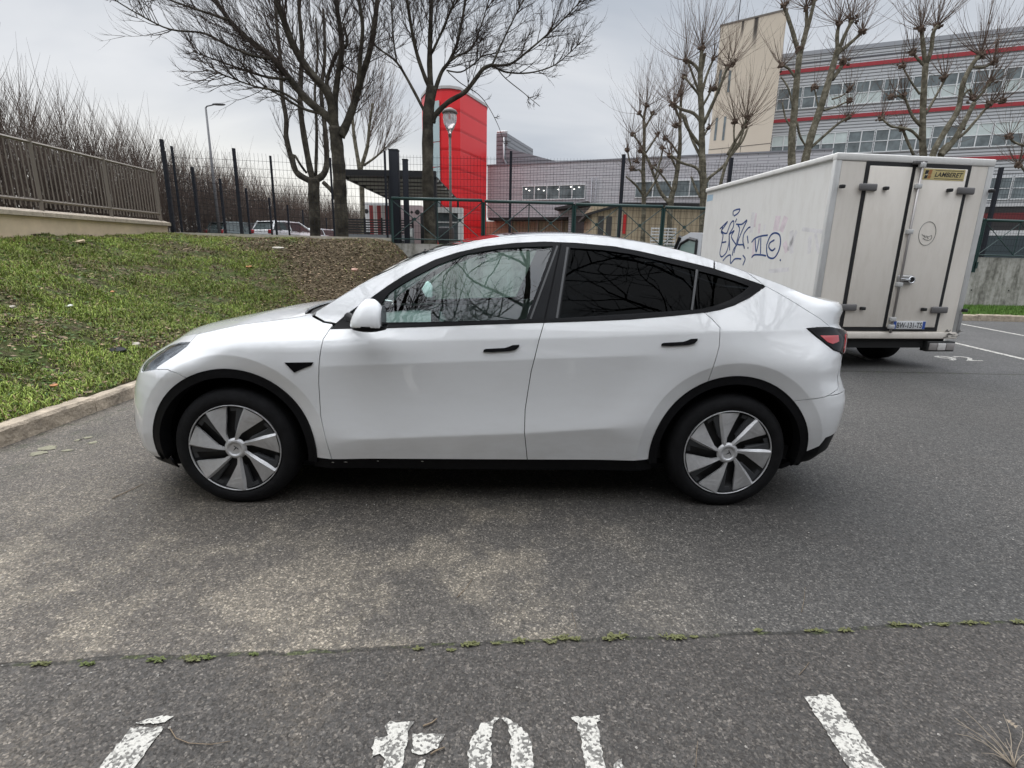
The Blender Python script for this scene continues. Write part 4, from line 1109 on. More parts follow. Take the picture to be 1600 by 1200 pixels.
# ---- welded mesh fences with dark posts
FST = mat('anthracite_steel', (.013, .015, .021), .6, spec=.25)
def mesh_fence(name, label, pts, z0, z1, posts, dx=.1, wire=.0035, postw=.06, pz=None, group=None):
    root = thing(name, label, 'fence', (*pts[0], z0), 0, group); cur = [Vector((*p, 0)) for p in pts]
    L_ = [0]; 
    for a, b in zip(cur[:-1], cur[1:]): L_.append(L_[-1]+(b-a).length)
    def at(s):
        for i in range(len(cur)-1):
            if s <= L_[i+1]+1e-6: return cur[i].lerp(cur[i+1], (s-L_[i])/(L_[i+1]-L_[i]))
        return cur[-1]
    def dirat(s):
        for i in range(len(cur)-1):
            if s <= L_[i+1]+1e-6: return (cur[i+1]-cur[i]).normalized()
        return (cur[-1]-cur[-2]).normalized()
    for s, ztop, w_ in posts:
        m_ = MB(); p = at(s); d = dirat(s); n_ = Vector((-d.y, d.x, 0))
        q = [p-d*w_/2-n_*w_/2, p+d*w_/2-n_*w_/2, p+d*w_/2+n_*w_/2, p-d*w_/2+n_*w_/2]
        m_.prism([v+Vector((0, 0, z0-.15)) for v in q], (0, 0, ztop-z0+.15)); loc(m_.build('post', FST, root), root.location)
    ss = [p[0] for p in posts]
    for s0, s1 in zip(ss[:-1], ss[1:]):
        m_ = MB(); a, b = at(s0), at(s1); d = (b-a).normalized(); n_ = Vector((-d.y, d.x, 0)); ln = (b-a).length
        k = max(2, int(ln/dx))
        for i in range(1, k): 
            p = a.lerp(b, i/k)-n_*.03; m_.tube([p+Vector((0, 0, z0+.05)), p+Vector((0, 0, z1))], wire, 3, False, False)
        for z in np.arange(z0+.08, z1+.01, .2):
            for o_ in (0, .0): m_.tube([a-n_*.036+Vector((0, 0, z)), b-n_*.036+Vector((0, 0, z))], wire*1.3, 3, False, False)
        loc(m_.build('mesh_panel', FST, root), root.location)
    return root
mesh_fence('mesh_fence', 'dark welded mesh fence on the low wall at the top of the bank', [(-9.15, 14.35), (-3.55, 15.25)], 1.95, 4.02,
           [(0, 4.25, .075), (.22, 4.1, .05), (1.72, 4.12, .07), (2.62, 3.98, .05), (4.15, 4.0, .05), (5.6, 4.25, .06)])
mesh_fence('mesh_fence', 'tall dark mesh fence crossing in front of the red tower and the grey building', [(-3.75, 16.9), (3.3, 17.0), (9.0, 17.3), (22, 18.4)], 1.9, 4.45,
           [(0, 4.5, .06), (3.58, 4.62, .08), (7.03, 4.60, .10), (10.4, 4.6, .10), (13.5, 4.6, .1), (16.4, 4.6, .1), (19.4, 4.6, .1), (22.5, 4.6, .1)], dx=.1)
mesh_fence('mesh_fence', 'dark mesh fence running away from the camera in front of the two distant cars', [(-10.3, 16.2), (-11.0, 18.7), (-12.3, 27.2), (-14, 40)], 1.85, 3.95,
           [(0, 4.3, .08), (2.6, 4.25, .08), (4.95, 4.2, .08), (7.8, 4.2, .08), (11.1, 4.15, .08), (14.2, 4.1, .08), (17.4, 4.1, .08), (21, 4.1, .08), (24, 4.1, .08)], dx=.12)
for (x, w_, zt_, lbl) in ((-3.42, .25, 4.30, 'wide dark gate post at the left end of the green railing'), (-3.10, .14, 4.05, 'narrower dark gate post just right of the wide one')):
    g_ = MB(); g_.bevbox((x-w_/2, 15.35, 1.6), (x+w_/2, 15.35+w_, zt_), .01); g_.box((x-w_/2-.01, 15.34, zt_+.002), (x+w_/2+.01, 15.36+w_, zt_+.02)); tag(g_.build('gate_post', FST), lbl, 'post')

# ---- green guard rail with crosses
GRN = mat('dark_green_paint', (.012, .040, .036), .45)
gr_ = thing('guard_rail', 'dark green guard rail with crossed bars on top of the concrete wall', 'railing', (-3.44, 15.1, 1.8))
sx = -3.46; zt0 = 3.0; k = 0
while sx < 23:
    ex = sx+2.56; step = zt0-.018*k
    zb0 = 1.92-.012*k
    a = Vector((sx+.03, WX(sx)-.06, 0)); b = Vector((ex-.03, WX(ex)-.06, 0)); Z = lambda p, z: Vector((p.x, p.y, z))
    m_ = MB(); m_.tube([Z(a, step), Z(b, step)], .042, 12); loc(m_.build('top_tube', GRN, gr_), gr_.location)
    for p in (a, b):
        m_ = MB(); bar(m_, Z(p, 1.30), Z(p, step-.03), .045); m_.box((p.x-.06, p.y-.02, 1.42), (p.x+.06, p.y+.06, 1.62)); loc(m_.build('post', GRN, gr_), gr_.location)
    mid = a.lerp(b, .5); m_ = MB(); bar(m_, Z(mid, zb0), Z(mid, step-.03), .02)
    for p, q in ((a, mid), (mid, b)):
        bar(m_, Z(p, step-.05), Z(q, zb0+.02), .018); bar(m_, Z(p, zb0+.02), Z(q, step-.05), .018)
        c = p.lerp(q, .5); m_.tube([Z(c, (step+zb0)/2)-Vector((0, .02, 0)), Z(c, (step+zb0)/2)+Vector((0, .02, 0))], .045, 10)
    m_.tube([Z(a, zb0), Z(b, zb0)], .018, 6); loc(m_.build('crossed_bars', GRN, gr_), gr_.location)
    sx = ex; k += 1
p_ = MB(); p_.box((-3.66, 14.8, 1.1), (-3.52, 14.95, 1.86)); tag(p_.build('short_post', GRN), 'short dark green post where the bank meets the concrete wall', 'post')
strip_grass('wall_top_weeds', 2500, -3.3, -.6, lambda x, v: 15.35+v*1.3, lambda x, v: 1.70+0*v, 'yellowish weeds and grass on top of the wall at the foot of the tree', 9, .12)
# ================================================================= PAINTED MARKINGS
def paintmat():
    M = mat('worn_white_paint', (.62, .60, .56), .8); t = M.node_tree; b = t.nodes['Principled BSDF']
    tcn = N(t, 'ShaderNodeTexCoord'); v = N(t, 'ShaderNodeTexVoronoi'); v.inputs['Scale'].default_value = 135; L(t, tcn.outputs['Object'], v.inputs['Vector'])
    sc = N(t, 'ShaderNodeSeparateColor'); L(t, v.outputs['Color'], sc.inputs[0])
    n = N(t, 'ShaderNodeTexNoise'); n.inputs['Scale'].default_value = 22; n.inputs['Detail'].default_value = 6; L(t, tcn.outputs['Object'], n.inputs['Vector'])
    ed = N(t, 'ShaderNodeMapRange'); L(t, v.outputs['Distance'], ed.inputs[0]); ed.inputs[1].default_value = .0025; ed.inputs[2].default_value = .0055
    a = N(t, 'ShaderNodeMath', operation='MULTIPLY_ADD'); L(t, sc.outputs[0], a.inputs[0]); a.inputs[1].default_value = .45; L(t, n.outputs[0], a.inputs[2])
    a2 = N(t, 'ShaderNodeMath', operation='MULTIPLY_ADD'); L(t, ed.outputs[0], a2.inputs[0]); a2.inputs[1].default_value = .42; L(t, a.outputs[0], a2.inputs[2])
    r = N(t, 'ShaderNodeMapRange'); L(t, a2.outputs[0], r.inputs[0]); r.inputs[1].default_value = 1.10; r.inputs[2].default_value = 1.26
    m_ = N(t, 'ShaderNodeMix', data_type='RGBA'); L(t, r.outputs[0], m_.inputs[0]); m_.inputs[6].default_value = (.50, .485, .445, 1); m_.inputs[7].default_value = (.13, .125, .115, 1)
    L(t, m_.outputs[2], b.inputs['Base Color'])
    bn = N(t, 'ShaderNodeBump'); bn.inputs['Strength'].default_value = .7; bn.inputs['Distance'].default_value = .004; bn.invert = True; L(t, v.outputs['Distance'], bn.inputs['Height']); L(t, bn.outputs[0], b.inputs['Normal'])
    return M
WP = paintmat()
def flat(name, polys, z, m_, label=None, cat=None, jit=.0022, parent=None, dens=.012, group=None):
    rs = random.Random(len(polys)*7+int(abs(polys[0][0][0])*100)); mb = MB()
    for P in polys:
        Q = densify([tuple(p) for p in P], dens) if dens else P
        Q = [(x+rs.gauss(0, jit), y+rs.gauss(0, jit)) for x, y in Q]
        if area(Q) < 0: Q = Q[::-1]
        mb.poly([(x, y, z) for x, y in Q])
    o = mb.build(name, m_, parent)
    return tag(o, label, cat, group) if label else o
def G2(l): return [tuple(gp(*p)[:2]) for p in l]
Pm = lambda l: [(gp(*p).x, gp(*p).y) for p in l]
lab = 'worn white bay line running towards the camera at the bottom %s of the picture'
top_ = Pm([(212, 1130), (252, 1120), (270, 1120.5), (255, 1131), (216, 1133)])
main_ = Pm([(205, 1138), (257, 1137.5), (217, 1195)]); mn2 = Pm([(165, 1200)])
L_ = [main_[0], main_[1], (main_[1][0]-.0, .60), (main_[1][0], -1.6), (main_[1][0]-.105, -1.6), (main_[0][0]-.0, .6)]
flat('parking_line', [top_, L_], .004, WP, lab % 'left', 'road marking')
q = Pm([(1256, 1090), (1300, 1087), (1310, 1100), (1262, 1100)]); x0 = Pm([(1325, 1200)])[0][0]; x1 = Pm([(1380, 1200)])[0][0]
flat('parking_line', [[q[0], q[1], q[2], (x1, 1.2), (x1+.01, -1.6), (x0+.005, -1.6), (x0, 1.2), q[3]]], .004, WP, lab % 'right', 'road marking')
# number 104, painted to be read from the other side
four = Pm([(602, 1134.6), (607.6, 1129), (648, 1129), (639, 1140), (636, 1163), (629, 1200)]); fl_ = Pm([(597.5, 1200), (601.8, 1187), (594.6, 1179), (580, 1186), (587, 1154), (607.6, 1152)])
num = thing('painted_number', 'large worn white parking bay number 104 at the bottom of the picture, upside down', 'road marking', (0, 1.1, 0))
F1 = four+[(four[-1][0]-.0, .78), (fl_[0][0]+.0, .78)]+fl_
F2 = Pm([(646, 1149), (695, 1147.6), (684, 1172), (655, 1179), (643.5, 1178)])
F3 = Pm([(649, 1200), (658, 1189), (665, 1188), (661, 1200)]); F3 = [F3[0], F3[1], F3[2], F3[3], (F3[3][0]-.10, .78), (F3[0][0]-.12, .78)]
loc(flat('digit_four', [F1, F2, F3], .004, WP, parent=num), num.location)
z1 = Pm([(768.6, 1200), (767, 1152), (770, 1137.5), (778, 1124), (775, 1123), (753, 1133), (735.5, 1158), (731, 1181), (733, 1200)]); z2 = Pm([(799, 1200), (797, 1152), (793, 1135), (783, 1124), (787, 1122.5), (799, 1127), (816, 1137.5), (830, 1158), (833, 1181), (832.7, 1200)])
cy_ = .98
Z1 = z1+[(x, 2*cy_-y) for x, y in z1[::-1]]; Z2 = z2+[(x, 2*cy_-y) for x, y in z2[::-1]]
loc(flat('digit_zero', [Z1, Z2], .004, WP, parent=num), num.location)
on = Pm([(914, 1200), (906.6, 1155), (902, 1132), (892, 1126), (891, 1122), (935, 1120), (938, 1126), (931, 1130), (937, 1152), (945, 1200)])
on2 = Pm([(958, 1200), (965.5, 1189), (971, 1188), (975, 1200)])
loc(flat('digit_one', [[(on[0][0]+.0, .64)]+on+[(on[-1][0], .64)], on2+[(on[-1][0]+.02, .9), (on[-1][0]+.015, 1.0)]], .004, WP, parent=num), num.location)
# bay lines beyond
for (a, b, nm) in (((11.9, 14.2), (10.7, 8.4), 'thin white bay line at the far right, nearest the kerb'), ((9.25, 13.4), (8.35, 8.1), 'white bay line running to the right edge beside the box truck'), ((6.35, 13.2), (5.62, 8.0), 'white bay line under the rear of the box truck')):
    d = (Vector(b)-Vector(a)).normalized(); s = Vector((-d.y, d.x))*.055
    flat('parking_line', [[tuple(Vector(a)+s), tuple(Vector(b)+s), tuple(Vector(b)-s), tuple(Vector(a)-s)]], .004, WP, nm, 'road marking', dens=.1, jit=.003)
def text_polys(txt, size, font_shear=0., bold=0):
    cu = bpy.data.curves.new('t', 'FONT'); cu.body = txt; cu.size = size; cu.shear = font_shear; cu.offset = bold; cu.resolution_u = 3
    o = bpy.data.objects.new('t', cu); COL.objects.link(o); dg = bpy.context.evaluated_depsgraph_get(); me = bpy.data.meshes.new_from_object(o.evaluated_get(dg))
    V = [tuple(v.co) for v in me.vertices]; Fc = [tuple(p.vertices) for p in me.polygons]
    bpy.data.objects.remove(o); bpy.data.curves.remove(cu); bpy.data.meshes.remove(me)
    xs = [v[0] for v in V]; ys = [v[1] for v in V]
    return V, Fc, (min(xs), min(ys), max(xs), max(ys))
def text_obj(name, txt, w, h, f, m_, parent=None, shear=0., bold=0., thick=None):
    """text stretched to w x h, mapped by f(x, y) -> Vector"""
    V, Fc, (x0, y0, x1, y1) = text_polys(txt, 1, shear, bold); mb = MB()
    mb.v = [tuple(f((v[0]-x0)/(x1-x0)*w, (v[1]-y0)/(y1-y0)*h)) for v in V]; mb.f = Fc; mb.sm = [False]*len(Fc)
    return mb.build(name, m_, parent)
o = text_obj('painted_number', '92', .60, .42, lambda x, y: Vector((6.92+x+y*.15, 8.10+y, .004)), WP, None, 0, .01)
tag(o, 'small worn white bay number seen flat on the asphalt just right of the truck', 'road marking')

# weeds along the open joint
rs = np.random.RandomState(4)
WEED = mat('weed_green', (.10, .125, .035), .8); WEED2 = mat('weed_yellow_green', (.125, .13, .05), .8)
def weed(x, y, s, m_, label, group='weeds growing in the joint across the asphalt', n=26, flat_=.35):
    mb = MB()
    for _ in range(n):
        a = rs.rand()*6.28; r = s*(.3+.8*rs.rand()); h = s*flat_*(.3+rs.rand()); w = .0025+.004*rs.rand()
        ox, oy = (rs.rand()-.5)*s*1.6, (rs.rand()-.5)*s*.4
        c = Vector((x+ox, y+oy, .002)); d = Vector((math.cos(a), math.sin(a)*.6, 0)); sd_ = Vector((-d.y, d.x, 0)).normalized()*w
        mid = c+d*r*.55+Vector((0, 0, h)); tip = c+d*r+Vector((0, 0, h*.7))
        mb.poly([c-sd_*.5, c+sd_*.5, mid+sd_, mid-sd_]); mb.poly([mid-sd_, mid+sd_, tip])
    o = mb.build('weed', m_); o['label'] = label; o['category'] = 'weed'; o['group'] = group
    return o
wl_ = [(65, 1037, .035), (140, 1034, .07), (245, 1030, .05), (300, 1027, .06), (320, 1025, .045), (395, 1023, .035), (643, 1011, .035), (692, 1013, .04), (722, 1007, .035), (748, 1004, .03), (780, 1004, .05), (815, 1001, .045), (850, 1000, .05), (880, 999, .05), (905, 997, .06), (940, 995, .05), (965, 995, .05), (1035, 995, .045), (1065, 996, .045), (1090, 995, .045), (1193, 985, .05), (1250, 983, .04), (1280, 982, .04), (1315, 984, .04), (1400, 976, .05), (1430, 975, .05), (1480, 974, .045), (1510, 974, .05), (1545, 972, .05), (1590, 971, .05)]
wlab = ['smallest green weed tuft at the far left end of the crack', 'larger spreading green weed, second from the left end of the crack', 'green weed tuft left of the close pair in the crack', 'left one of two touching weed tufts in the crack above the left bay line', 'right one of two touching weed tufts in the crack above the left bay line', 'lone small weed tuft right of the touching pair, left of the dark hollow']
rest = MB()
for i, (px, py, s) in enumerate(wl_):
    p = gp(px, py+2); o = weed(p.x+rs.uniform(-.03, .03)*(i > 5), p.y+rs.uniform(-.008, .008), s*.56*rs.uniform(.5, 1.35), WEED if i % 3 else WEED2, 'x', n=22, flat_=.30)
    if i < 6: o['label'] = wlab[i]; o['group'] = 'weed tufts at the left end of the crack'
    else:
        k = len(rest.v); rest.v += [tuple(v.co) for v in o.data.vertices]; rest.f += [tuple(k+j for j in q.vertices) for q in o.data.polygons]; rest.sm += [False]*len(o.data.polygons); bpy.data.objects.remove(o)
tag(rest.build('crack_weeds', WEED2), 'continuous line of small weeds and moss growing in the long crack across the asphalt', 'weeds', kind='stuff')
# twigs, leaves, scraps
TWIG = mat('dead_twig', (.20, .15, .10), .8)
def twig(px, label, r=.0016, h=.004):
    pts = [gp(*p) for p in px]; 
    for p in pts: p.z = r+.003
    m_ = MB(); m_.tube(pts, [r*(1-.5*i/len(pts)) for i in range(len(pts))], 5); tag(m_.build('twig', TWIG), label, 'twig')
twig([(176, 780), (198, 770), (225, 757)], 'dark thin twig on the asphalt below the front wheel', .003)
twig([(266, 1140), (275, 1155), (295, 1163), (330, 1165), (360, 1160)], 'curved thin twig beside the left bay line')
twig([(714, 935), (728, 920), (738, 906)], 'short pale twig on the sandy patch before the car')
twig([(893, 958), (898, 972), (900, 983)], 'tiny twig standing over the joint below the sill', .001)
twig([(1252, 958), (1256, 940), (1258, 918)], 'thin straight stalk lying on the asphalt at the right', .001)
twig([(1248, 1056), (1258, 1045), (1264, 1036)], 'short pale twig just above the right bay line', .001)
twig([(1087, 1200), (1088, 1180), (1090, 1160)], 'thin straw stalk between the figure one and the right line', .001)
twig([(661, 1137), (674, 1132), (683, 1125)], 'reddish brown twig lying above the figure four', .003)
twig([(673, 1181), (682, 1175), (695, 1170)], 'reddish brown twig lying across the figure four', .003)
m_ = MB(); rs2 = random.Random(3)
c = gp(1585, 1200)
for k in range(14):
    a = rs2.uniform(-.9, .9); pts = [c.copy()]; d = Vector((math.sin(a)*.7, .6+rs2.random()*.4, .5+rs2.random()*.3))
    for j in range(5): d = d+Vector((rs2.gauss(0, .25), rs2.gauss(0, .25), -.12)); pts.append(pts[-1]+d*.022)
    m_.tube(pts, [.0014*(1-j*.12) for j in range(6)], 4)
for k in range(3): 
    p = gp(1570+k*5, 1150+k*4); p.z = .05; m_.poly([p, p+Vector((.012, .004, .006)), p+Vector((.014, .014, -.002)), p+Vector((.002, .012, .003))])
tag(m_.build('dry_weed', mat('dry_stalk', (.30, .25, .19), .8)), 'dry tangled weed stalks at the bottom right corner', 'weed')
rs4 = random.Random(15); gm_ = MB()
for _ in range(700):
    x = rs4.uniform(-3.4, 3.4); y = 1.15+5.2*rs4.random()**1.4; r_ = rs4.uniform(.0018, .0055)
    if abs(x) > y*1.05+.3: continue
    a0 = rs4.random()*3; P = [Vector((x+r_*rs4.uniform(.7, 1.3)*math.cos(a0+a), y+r_*rs4.uniform(.7, 1.3)*math.sin(a0+a), .002)) for a in (0, 1.25, 2.5, 3.8, 5)]
    t_ = Vector((x, y, .002+r_*.8))
    for q_ in range(5): gm_.poly([P[q_], P[(q_+1) % 5], t_])
tag(gm_.build('grit', mat('pale_grit', (.36, .34, .31), .9)), 'pale loose grit scattered thinly over the asphalt', 'grit', kind='stuff')
LICH = mat('pale_lichen_stain', (.20, .19, .135), .95, noise=(40, .3))
rs3 = random.Random(8)
for i, (px, py, rx, ry) in enumerate([(75, 700, .07, .022), (60, 709, .05, .02), (137, 684, .035, .012), (122, 688, .025, .01), (145, 692, .03, .012), (105, 704, .03, .01)]):
    p = gp(px, py); P = [(p.x+rx*(1+rs3.uniform(-.35, .35))*math.cos(a), p.y+ry*2.2*(1+rs3.uniform(-.35, .35))*math.sin(a)) for a in np.linspace(0, 2*math.pi, 18)[:-1]]
    flat('lichen_patch', [P], .004, LICH, ['large pale lichen patch on the asphalt near the left kerb', 'pale lichen patch left of and below the largest', 'thin pale spot highest by the kerb', 'faint pale spot among the lichen spots', 'small pale lichen spot nearest the bumper', 'tiny pale spot right of the large lichen patch'][i], 'stain', jit=.004, dens=.03)
# litter on the bank
def bank_point(px, py):
    d = ray(px, py); t_ = 3.0
    while t_ < 15 and CAMH+d.z*t_ > float(emb_z(d.x*t_, t_)): t_ += .02
    return Vector((d.x*t_, t_, float(emb_z(d.x*t_, t_))))
def scrap(px, py, sx_, sy_, m_, name, label, cat, seed=1, rz=0., th=.01, tilt=.35):
    p = bank_point(px, py); r_ = random.Random(seed); n = 9; top = []
    for i in range(n):
        a = 2*math.pi*i/n; k_ = 1+r_.uniform(-.25, .25); top.append(Vector((sx_*k_*math.cos(a), sy_*k_*math.sin(a), r_.uniform(-.2, .2)*th)))
    Rm = Matrix.Translation(p+Vector((0, 0, .035))) @ Matrix.Rotation(rz, 4, 'Z') @ Matrix.Rotation(tilt, 4, 'X')
    mb = MB(); mb.prism([Rm @ v for v in top], Rm.to_3x3() @ Vector((0, 0, -th))); tag(mb.build(name, m_), label, cat)
PAP = mat('dirty_paper', (.62, .62, .60), .8); ORL = mat('orange_leaf', (.40, .17, .06), .7); STN = mat('pale_stone', (.42, .38, .33), .9, noise=(20, .2)); WOD = mat('weathered_board', (.42, .33, .22), .85, noise=(12, .2))
scrap(108, 482, .075, .035, PAP, 'paper_scrap', 'crumpled white paper scrap in the middle of the grassy bank', 'litter', 1, -.5)
scrap(124, 379, .20, .07, WOD, 'board_piece', 'short pale board lying on the bank below the beige wall', 'board', 2, -.6, .03)
scrap(86, 608, .035, .02, ORL, 'fallen_leaf', 'orange leaf on the grass just above the kerb', 'leaf', 3)
scrap(176, 459, .03, .025, ORL, 'fallen_leaf', 'orange-brown leaf in the grass near the paper scrap', 'leaf', 4)
scrap(389, 419, .06, .04, ORL, 'fallen_leaf', 'orange leaf high on the bank above the bonnet', 'leaf', 5)
scrap(554, 423, .08, .05, mat('pink_stone', (.45, .28, .22), .9), 'stone', 'pinkish stone on the brown earth beside the windscreen', 'stone', 6, 0, .06)
scrap(434, 389, .16, .06, STN, 'stone', 'flat pale stone on the earth under the low wall', 'stone', 7, .4, .05)
scrap(20, 483, .04, .03, STN, 'stone', 'grey stone near the left edge of the bank', 'stone', 8, 0, .03)
scrap(213, 541, .05, .035, STN, 'stone', 'pale stone lying low on the bank left of the headlamp', 'stone', 9, 0, .04)
scrap(183, 551, .10, .045, mat('dark_rag', (.02, .02, .022), .9), 'dark_rag', 'dark flat rag low on the bank left of the headlamp', 'litter', 10, .2, .02)
scrap(325, 366, .05, .05, mat('dark_rag2', (.015, .015, .015), .9), 'dark_debris', 'small dark lump at the top of the bank below the low wall', 'litter', 11, 0, .05)
# ================================================================= BUILDINGS
def cladding(name, c1, c2, step, dark=.35, sheen=.5, axis=2, gap=.18):
    """horizontal profiled sheet: ribs every `step` metres of height"""
    M = mat(name, c1, sheen); t = M.node_tree; b = t.nodes['Principled BSDF']
    tcn = N(t, 'ShaderNodeTexCoord'); sp_ = N(t, 'ShaderNodeSeparateXYZ'); L(t, tcn.outputs['Object'], sp_.inputs[0])
    d = N(t, 'ShaderNodeMath', operation='DIVIDE'); L(t, sp_.outputs[axis], d.inputs[0]); d.inputs[1].default_value = step
    f = N(t, 'ShaderNodeMath', operation='FRACT'); L(t, d.outputs[0], f.inputs[0])
    r = N(t, 'ShaderNodeMapRange', interpolation_type='SMOOTHSTEP'); L(t, f.outputs[0], r.inputs[0]); r.inputs[1].default_value = gap; r.inputs[2].default_value = gap+.2
    n = N(t, 'ShaderNodeTexNoise'); n.inputs['Scale'].default_value = .6; n.inputs['Detail'].default_value = 5; L(t, tcn.outputs['Object'], n.inputs['Vector'])
    m0 = N(t, 'ShaderNodeMix', data_type='RGBA'); L(t, n.outputs[0], m0.inputs[0]); m0.inputs[6].default_value = (*c1, 1); m0.inputs[7].default_value = (*c2, 1)
    m_ = N(t, 'ShaderNodeMix', data_type='RGBA'); L(t, r.outputs[0], m_.inputs[0]); m_.inputs[6].default_value = (c1[0]*dark, c1[1]*dark, c1[2]*dark, 1); L(t, m0.outputs[2], m_.inputs[7])
    L(t, m_.outputs[2], b.inputs['Base Color'])
    bn = N(t, 'ShaderNodeBump'); bn.inputs['Strength'].default_value = .6; bn.inputs['Distance'].default_value = .04; L(t, r.outputs[0], bn.inputs['Height']); L(t, bn.outputs[0], b.inputs['Normal'])
    return M
def brickclad(name, c1, c2, mortar, bw, bh):
    M = mat(name, c1, .7); t = M.node_tree; b = t.nodes['Principled BSDF']
    tcn = N(t, 'ShaderNodeTexCoord'); sp_ = N(t, 'ShaderNodeSeparateXYZ'); L(t, tcn.outputs['Object'], sp_.inputs[0])
    cm = N(t, 'ShaderNodeCombineXYZ'); L(t, sp_.outputs[0], cm.inputs[0]); L(t, sp_.outputs[2], cm.inputs[1])
    br = N(t, 'ShaderNodeTexBrick'); L(t, cm.outputs[0], br.inputs[0]); br.inputs['Scale'].default_value = 1; br.inputs['Brick Width'].default_value = bw; br.inputs['Row Height'].default_value = bh
    br.inputs['Mortar Size'].default_value = .018; br.inputs['Color1'].default_value = (*c1, 1); br.inputs['Color2'].default_value = (*c2, 1); br.inputs['Mortar'].default_value = (*mortar, 1)
    L(t, br.outputs[0], b.inputs['Base Color']); return M
GREYC = cladding('grey_profiled_cladding', (.46, .47, .48), (.54, .545, .555), .20, .36, .45)
REDB = mat('dark_red_band', (.33, .022, .03), .5)
REDT = cladding('red_panel_cladding', (.70, .013, .018), (.76, .017, .022), 1.15, .80, .35, gap=.0)
BRK = brickclad('grey_brick_cladding', (.48, .47, .49), (.52, .505, .525), (.24, .235, .25), 1.2, .17)
BEI = cladding('beige_ribbed_cladding', (.46, .37, .25), (.50, .41, .28), .30, .75, .6, axis=0, gap=.1)
WIN = mat('window_pane', (.13, .155, .16), .06, spec=.8, noise=(1.1, .5, 3)); WINB = mat('pale_blind_pane', (.52, .58, .56), .15, spec=.8, noise=(.9, .18, 3))
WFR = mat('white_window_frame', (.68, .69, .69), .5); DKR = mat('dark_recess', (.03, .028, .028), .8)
class Frame:
    """vertical plane: u along the facade, w outwards (towards the camera side), z up"""
    def __init__(s, P0, d):
        s.P0 = Vector((*P0, 0)); s.d = Vector((*d, 0)).normalized(); s.n = Vector((s.d.y, -s.d.x, 0))
    def root(s, name, label, cat, group=None):
        o = thing(name, label, cat, s.P0, math.atan2(s.d.y, s.d.x), group); return o
    def uz(s, px, py):
        d = ray(px, py); t_ = s.P0.dot(s.n)/Vector((d.x, d.y, 0)).dot(s.n); p = Vector((d.x, d.y, 0))*t_
        return (p-s.P0).dot(s.d), CAMH+d.z*t_
# local coordinates inside a root: x = u, y = depth (negative = towards us), z = height
def lbox(name, m_, parent, u0, u1, y0, y1, z0, z1, bev=0):
    mb = MB(); mb.box((u0, y0, z0), (u1, y1, z1), None, bev); return mb.build(name, m_, parent)
def window(parent, u0, u1, z0, z1, pm, nx_=1, nz_=1, y=-.02, fw=.05, name='window', rows=None):
    mb = MB()
    mb.box((u0, y-.05, z0), (u1, y+.02, z0+fw)); mb.box((u0, y-.05, z1-fw), (u1, y+.02, z1))
    for i in range(nx_+1):
        c = u0+(u1-u0)*i/nx_; a = max(u0, c-fw/2); b_ = min(u1, c+fw/2); mb.box((a, y-.048, z0+fw), (b_, y+.02, z1-fw))
    for j in range(1, nz_):
        c = z0+(z1-z0)*j/nz_; mb.box((u0+fw/2, y-.045, c-fw*.35), (u1-fw/2, y+.02, c+fw*.35))
    w_ = mb.build(name, WFR, parent)
    for r_ in range(nz_):
        za, zb_ = z0+(z1-z0)*r_/nz_, z0+(z1-z0)*(r_+1)/nz_
        mp_ = MB(); mp_.poly([(u0, y-.01, za), (u1, y-.01, za), (u1, y-.01, zb_), (u0, y-.01, zb_)]); mp_.build('pane', pm[r_] if isinstance(pm, (list, tuple)) else pm, w_)
    return w_
# ---- long office building with red bands
FO = Frame((19, 41.5), (12.3, -5.1)); ob = FO.root('office_building', 'large grey ribbed building with thin red bands and long rows of windows, behind the truck', 'building')
lbox('wall', GREYC, ob, -.25, 34, 0, 14, 1.7, 15.75)
lbox('parapet', mat('grey_parapet', (.30, .31, .33), .5), ob, -.3, 34.1, -.06, 14.1, 15.76, 16.02)
lbox('cornice_strip', mat('dark_strip', (.10, .10, .11), .5), ob, -.25, 34, -.025, -.002, 15.25, 15.33)
for z, h in ((14.68, .24), (11.49, .23), (8.32, .23)):
    lbox('red_band', REDB, ob, -.2, 34, -.07, -.004, z, z+h)
rsb = random.Random(21)
u = -.1
while u < 32:
    for (za, zb_, kind) in ((12.30, 13.78, 0), (9.12, 10.62, 1), (5.82, 7.25, 2)):
        dark = rsb.random() < .18
        if kind == 1: pm = [WIN, WIN if dark else WINB]
        elif kind == 0: pm = [WIN if dark or rsb.random() < .4 else WINB, WIN]
        else: pm = [WIN, WIN]
        window(ob, u+.02, u+1.58, za, zb_, pm, 2, 2, -.03, .065)
    u += 1.62
lbox('sill_band', mat('pale_band', (.5, .5, .5), .6), ob, 10, 34, -.09, -.004, 5.40, 5.60)
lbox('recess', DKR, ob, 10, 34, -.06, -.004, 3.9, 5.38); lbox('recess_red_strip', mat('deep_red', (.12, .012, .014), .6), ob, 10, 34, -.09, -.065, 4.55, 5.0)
lbox('ground_floor_glazing', mat('dark_green_glass', (.03, .045, .05), .15), ob, 10, 34, -.10, -.06, 1.75, 3.55); lbox('pale_band', mat('pale_band2', (.55, .55, .55), .6), ob, 10, 34, -.12, -.06, 3.56, 3.88)
mb = MB(); mb.lathe([(0, 1.2), (.9, 1.1), (1.5, .7), (1.8, 0)], 24, Matrix.Translation((5.3, 6, 15.9)) @ Matrix.Diagonal((1.6, 1, .8, 1))); mb.build('roof_dome', mat('roof_unit', (.25, .26, .27), .5), ob)
